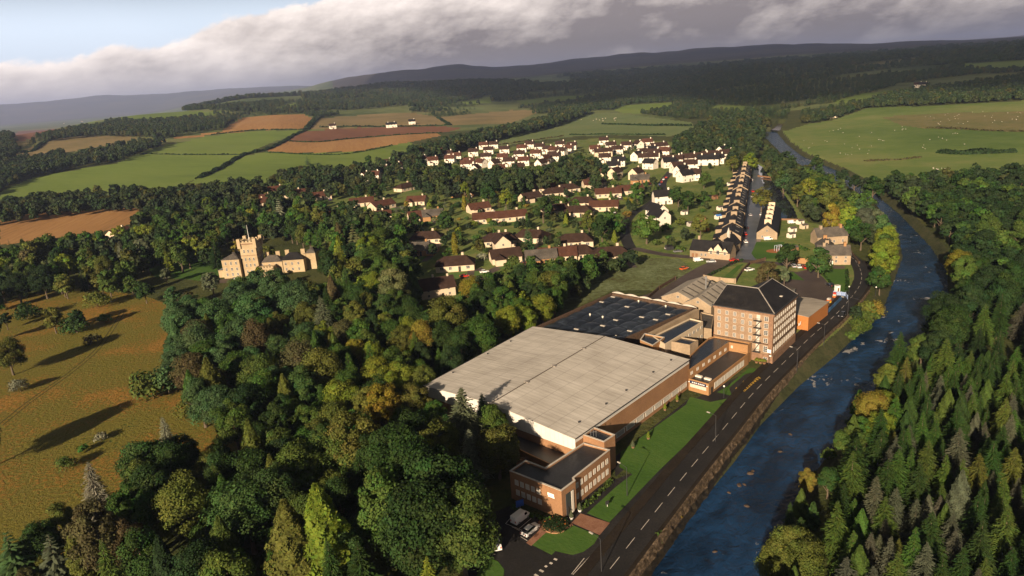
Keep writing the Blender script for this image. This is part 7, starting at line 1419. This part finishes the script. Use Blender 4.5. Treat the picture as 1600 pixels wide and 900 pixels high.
# rocks in the rapids
g = random.Random(12); rockm = mat('river_rock', (.06, .042, .03), .8, .4, 1.2)
for i, (x, y, s) in enumerate(((1172, 740, 1.7), (1176, 736, 1.2), (1155, 758, 1.5), (1163, 757, 1.0), (1139, 770, 1.0), (1167, 791, 1.2), (1235, 679, 1.2), (1219, 706, 1.1), (1117, 862, 1.0))):
    p = at(x, y, WZ); v = [] ; s *= .5; mb = MB().sphere((0, 0, 0), s, 1.25, .8, .55, 9); mb.v = [(a*g.uniform(.75, 1.15), b*g.uniform(.75, 1.15), c*g.uniform(.8, 1.1)) for a, b, c in mb.v]; o = mb.build('rock', rockm, None, (p[0], p[1], WZ)); o.rotation_euler = (0, 0, g.uniform(0, 3)); o['category'] = 'rock'; o['group'] = 'rocks breaking the river surface'; reg(o, 'wet brown rock in the river', (p[0], p[1], WZ))
# ---- animals
def sheep_mesh(name, col, s=1.0):
    mb = MB(); mb.sphere((0, 0, .72*s), .42*s, 1.45, .85, .85, 10).sphere((.68*s, 0, .88*s), .16*s, 1.5, .8, 1, 8).tube([(.4*s, 0, .8*s), (.62*s, 0, .9*s)], [.2*s, .13*s], 6)
    for x in (-.36, .34):
        for y in (-.17, .17): mb.tube([(x*s, y*s, .6*s), (x*1.02*s, y*s, .3*s), (x*s, y*s, 0)], [.085*s, .05*s, .045*s], 5)
    return mb.mesh(name, mat(name+'_coat', col, .9))
SH = sheep_mesh('sheep', (.36, .32, .26)); COW = sheep_mesh('cow', (.5, .42, .33), 1.75); COWD = sheep_mesh('dark_cow', (.05, .04, .035), 1.75)
def flock(poly, n, seed, me, nm, cat, group, phrase, s=1.0):
    g = np.random.default_rng(seed); k = 0
    while k < n:
        c = (g.uniform(min(p[0] for p in poly), max(p[0] for p in poly)), g.uniform(min(p[1] for p in poly), max(p[1] for p in poly)))
        for j in range(int(g.integers(1, 5))):
            x, y = c[0]+g.normal(0, 7), c[1]+g.normal(0, 2.2)
            if not inpoly((x, y), poly)[0] or k >= n: continue
            p = atz(x, y); o = link(nm, me, None, (p[0], p[1], float(zt(p[0], p[1])))); o.rotation_euler = (0, 0, g.uniform(0, 6.28)); o.scale = (s, s, s); o['category'] = cat; o['group'] = group; reg(o, phrase, p); k += 1
flock([(1250, 216), (1300, 200), (1400, 196), (1440, 205), (1545, 210), (1545, 222), (1400, 240), (1330, 248), (1260, 232)], 44, 3, SH, 'sheep', 'sheep', 'sheep grazing the large right pasture', 'white sheep', 0.8)
flock([(1385, 182), (1450, 178), (1598, 170), (1598, 202), (1500, 200), (1420, 192)], 36, 4, SH, 'sheep', 'sheep', 'sheep grazing the rough upper pasture', 'white sheep on rough pasture', 0.8)
flock([(1455, 263), (1485, 262), (1485, 266), (1458, 266)], 9, 5, SH, 'sheep', 'sheep', 'sheep in a row above the wood', 'white sheep above the wood', 0.9)
flock([(900, 184), (970, 184), (970, 190), (900, 190)], 11, 6, COW, 'cow', 'cow', 'cattle on the pale pasture', 'pale cow', 1.0)
for ph, x, y in (('the orange meadow', 130, 580), ('the white estate', 790, 250), ('the river bend', 1440, 450), ('the river rapids', 1160, 770), ('the big green field', 250, 260), ('the left stubble field', 100, 345), ('the ploughed field', 570, 208), ('the cow pasture', 930, 195), ('the sheep pasture', 1400, 215),
                 ('the lower left corner', 0, 890), ('the bottom edge', 480, 890), ('the right edge', 1600, 560), ('the lower right corner', 1590, 890), ('the canal', 1225, 325), ('the white terrace row', 1090, 252), ('the allotments', 1090, 325), ('the gold yellow riverside tree', 1365, 635), ('the dark-roofed villa', 682, 450), ('the white villa', 784, 385), ('the upper river', 1235, 225), ('the grey pinnacle conifer', 725, 655), ('the long lawn', 1040, 680)): lm(ph, x, y)
# ================================================================ HAZE
def haze():
    mb = MB(); b = 26000; zs = (-7, 760)
    vs = [(x, y, z) for z in zs for x, y in ((-b, -3000), (b, -3000), (b, 34000), (-b, 34000))]
    mb.add(vs, [(0, 3, 2, 1), (4, 5, 6, 7), (0, 1, 5, 4), (1, 2, 6, 5), (2, 3, 7, 6), (3, 0, 4, 7)])
    m = bpy.data.materials.new('haze'); m.use_nodes = True; N = m.node_tree.nodes; N.clear(); v = N.new('ShaderNodeVolumePrincipled'); v.inputs['Color'].default_value = (.50, .60, .98, 1); v.inputs['Density'].default_value = HAZE; v.inputs['Anisotropy'].default_value = 0.2
    o = N.new('ShaderNodeOutputMaterial'); m.node_tree.links.new(v.outputs[0], o.inputs['Volume']); ob = mb.build('haze', m); tag(ob, kind='stuff'); ob['label'] = 'pale air haze over the valley'; ob['category'] = 'haze'
HAZE = 5.2e-5
haze()

# unseen slab added high up, between the sun and the hills it darkens
def add_shade_slab():
    zc = 3000.0; off = -SUN_T*zc/math.tan(SUN_EL)
    near = [atz(x, y)[:2] for x, y in ((600, 138), (700, 140), (800, 160), (868, 168), (940, 164), (1000, 156), (1060, 158), (1130, 162), (1200, 168), (1280, 158), (1360, 146), (1440, 142), (1520, 146), (1600, 140))]
    poly = near+[np.array([9000, 1500]), np.array([9000, 14000]), np.array([2000, 14500]), np.array([-1200, 12000]), np.array([-1900, 7500])]
    g = np.random.default_rng(8); P = []
    for a, b in zip(poly, poly[1:]+poly[:1]):
        k = max(1, int(np.linalg.norm(b-a)/250)); d = b-a; d = d/np.linalg.norm(d); P += [a+(b-a)*i/k+np.array([-d[1], d[0]])*g.normal(0, 28) for i in range(k)]
    P = [tuple(p+off) for p in P]
    m = mat('shade_slab', (.8, .8, .8), .95); nt = m.node_tree; t_ = nt.nodes.new('ShaderNodeBsdfTransparent'); x_ = nt.nodes.new('ShaderNodeMixShader'); x_.inputs[0].default_value = .5; nt.links.new(nt.nodes['Principled BSDF'].outputs[0], x_.inputs[1]); nt.links.new(t_.outputs[0], x_.inputs[2]); nt.links.new(x_.outputs[0], nt.nodes['Material Output'].inputs['Surface']); mb = MB(); mb.prism(P, zc, zc+350); o = mb.build('shade_slab', m); tag(o, 'unseen slab added overhead to shade the far hills', 'shade_slab', kind='stuff')
add_shade_slab()
# ================================================================ FINISH
all_groves()
print('trees', plant_all())
hedges()
print('woods', woods())

finish_labels()

def purge(o):
    for c in list(o.children): purge(c)
    bpy.data.objects.remove(o, do_unlink=True)
for k, (o, used) in list(HP.items())+list(CP.items()):
    if not used: purge(o)
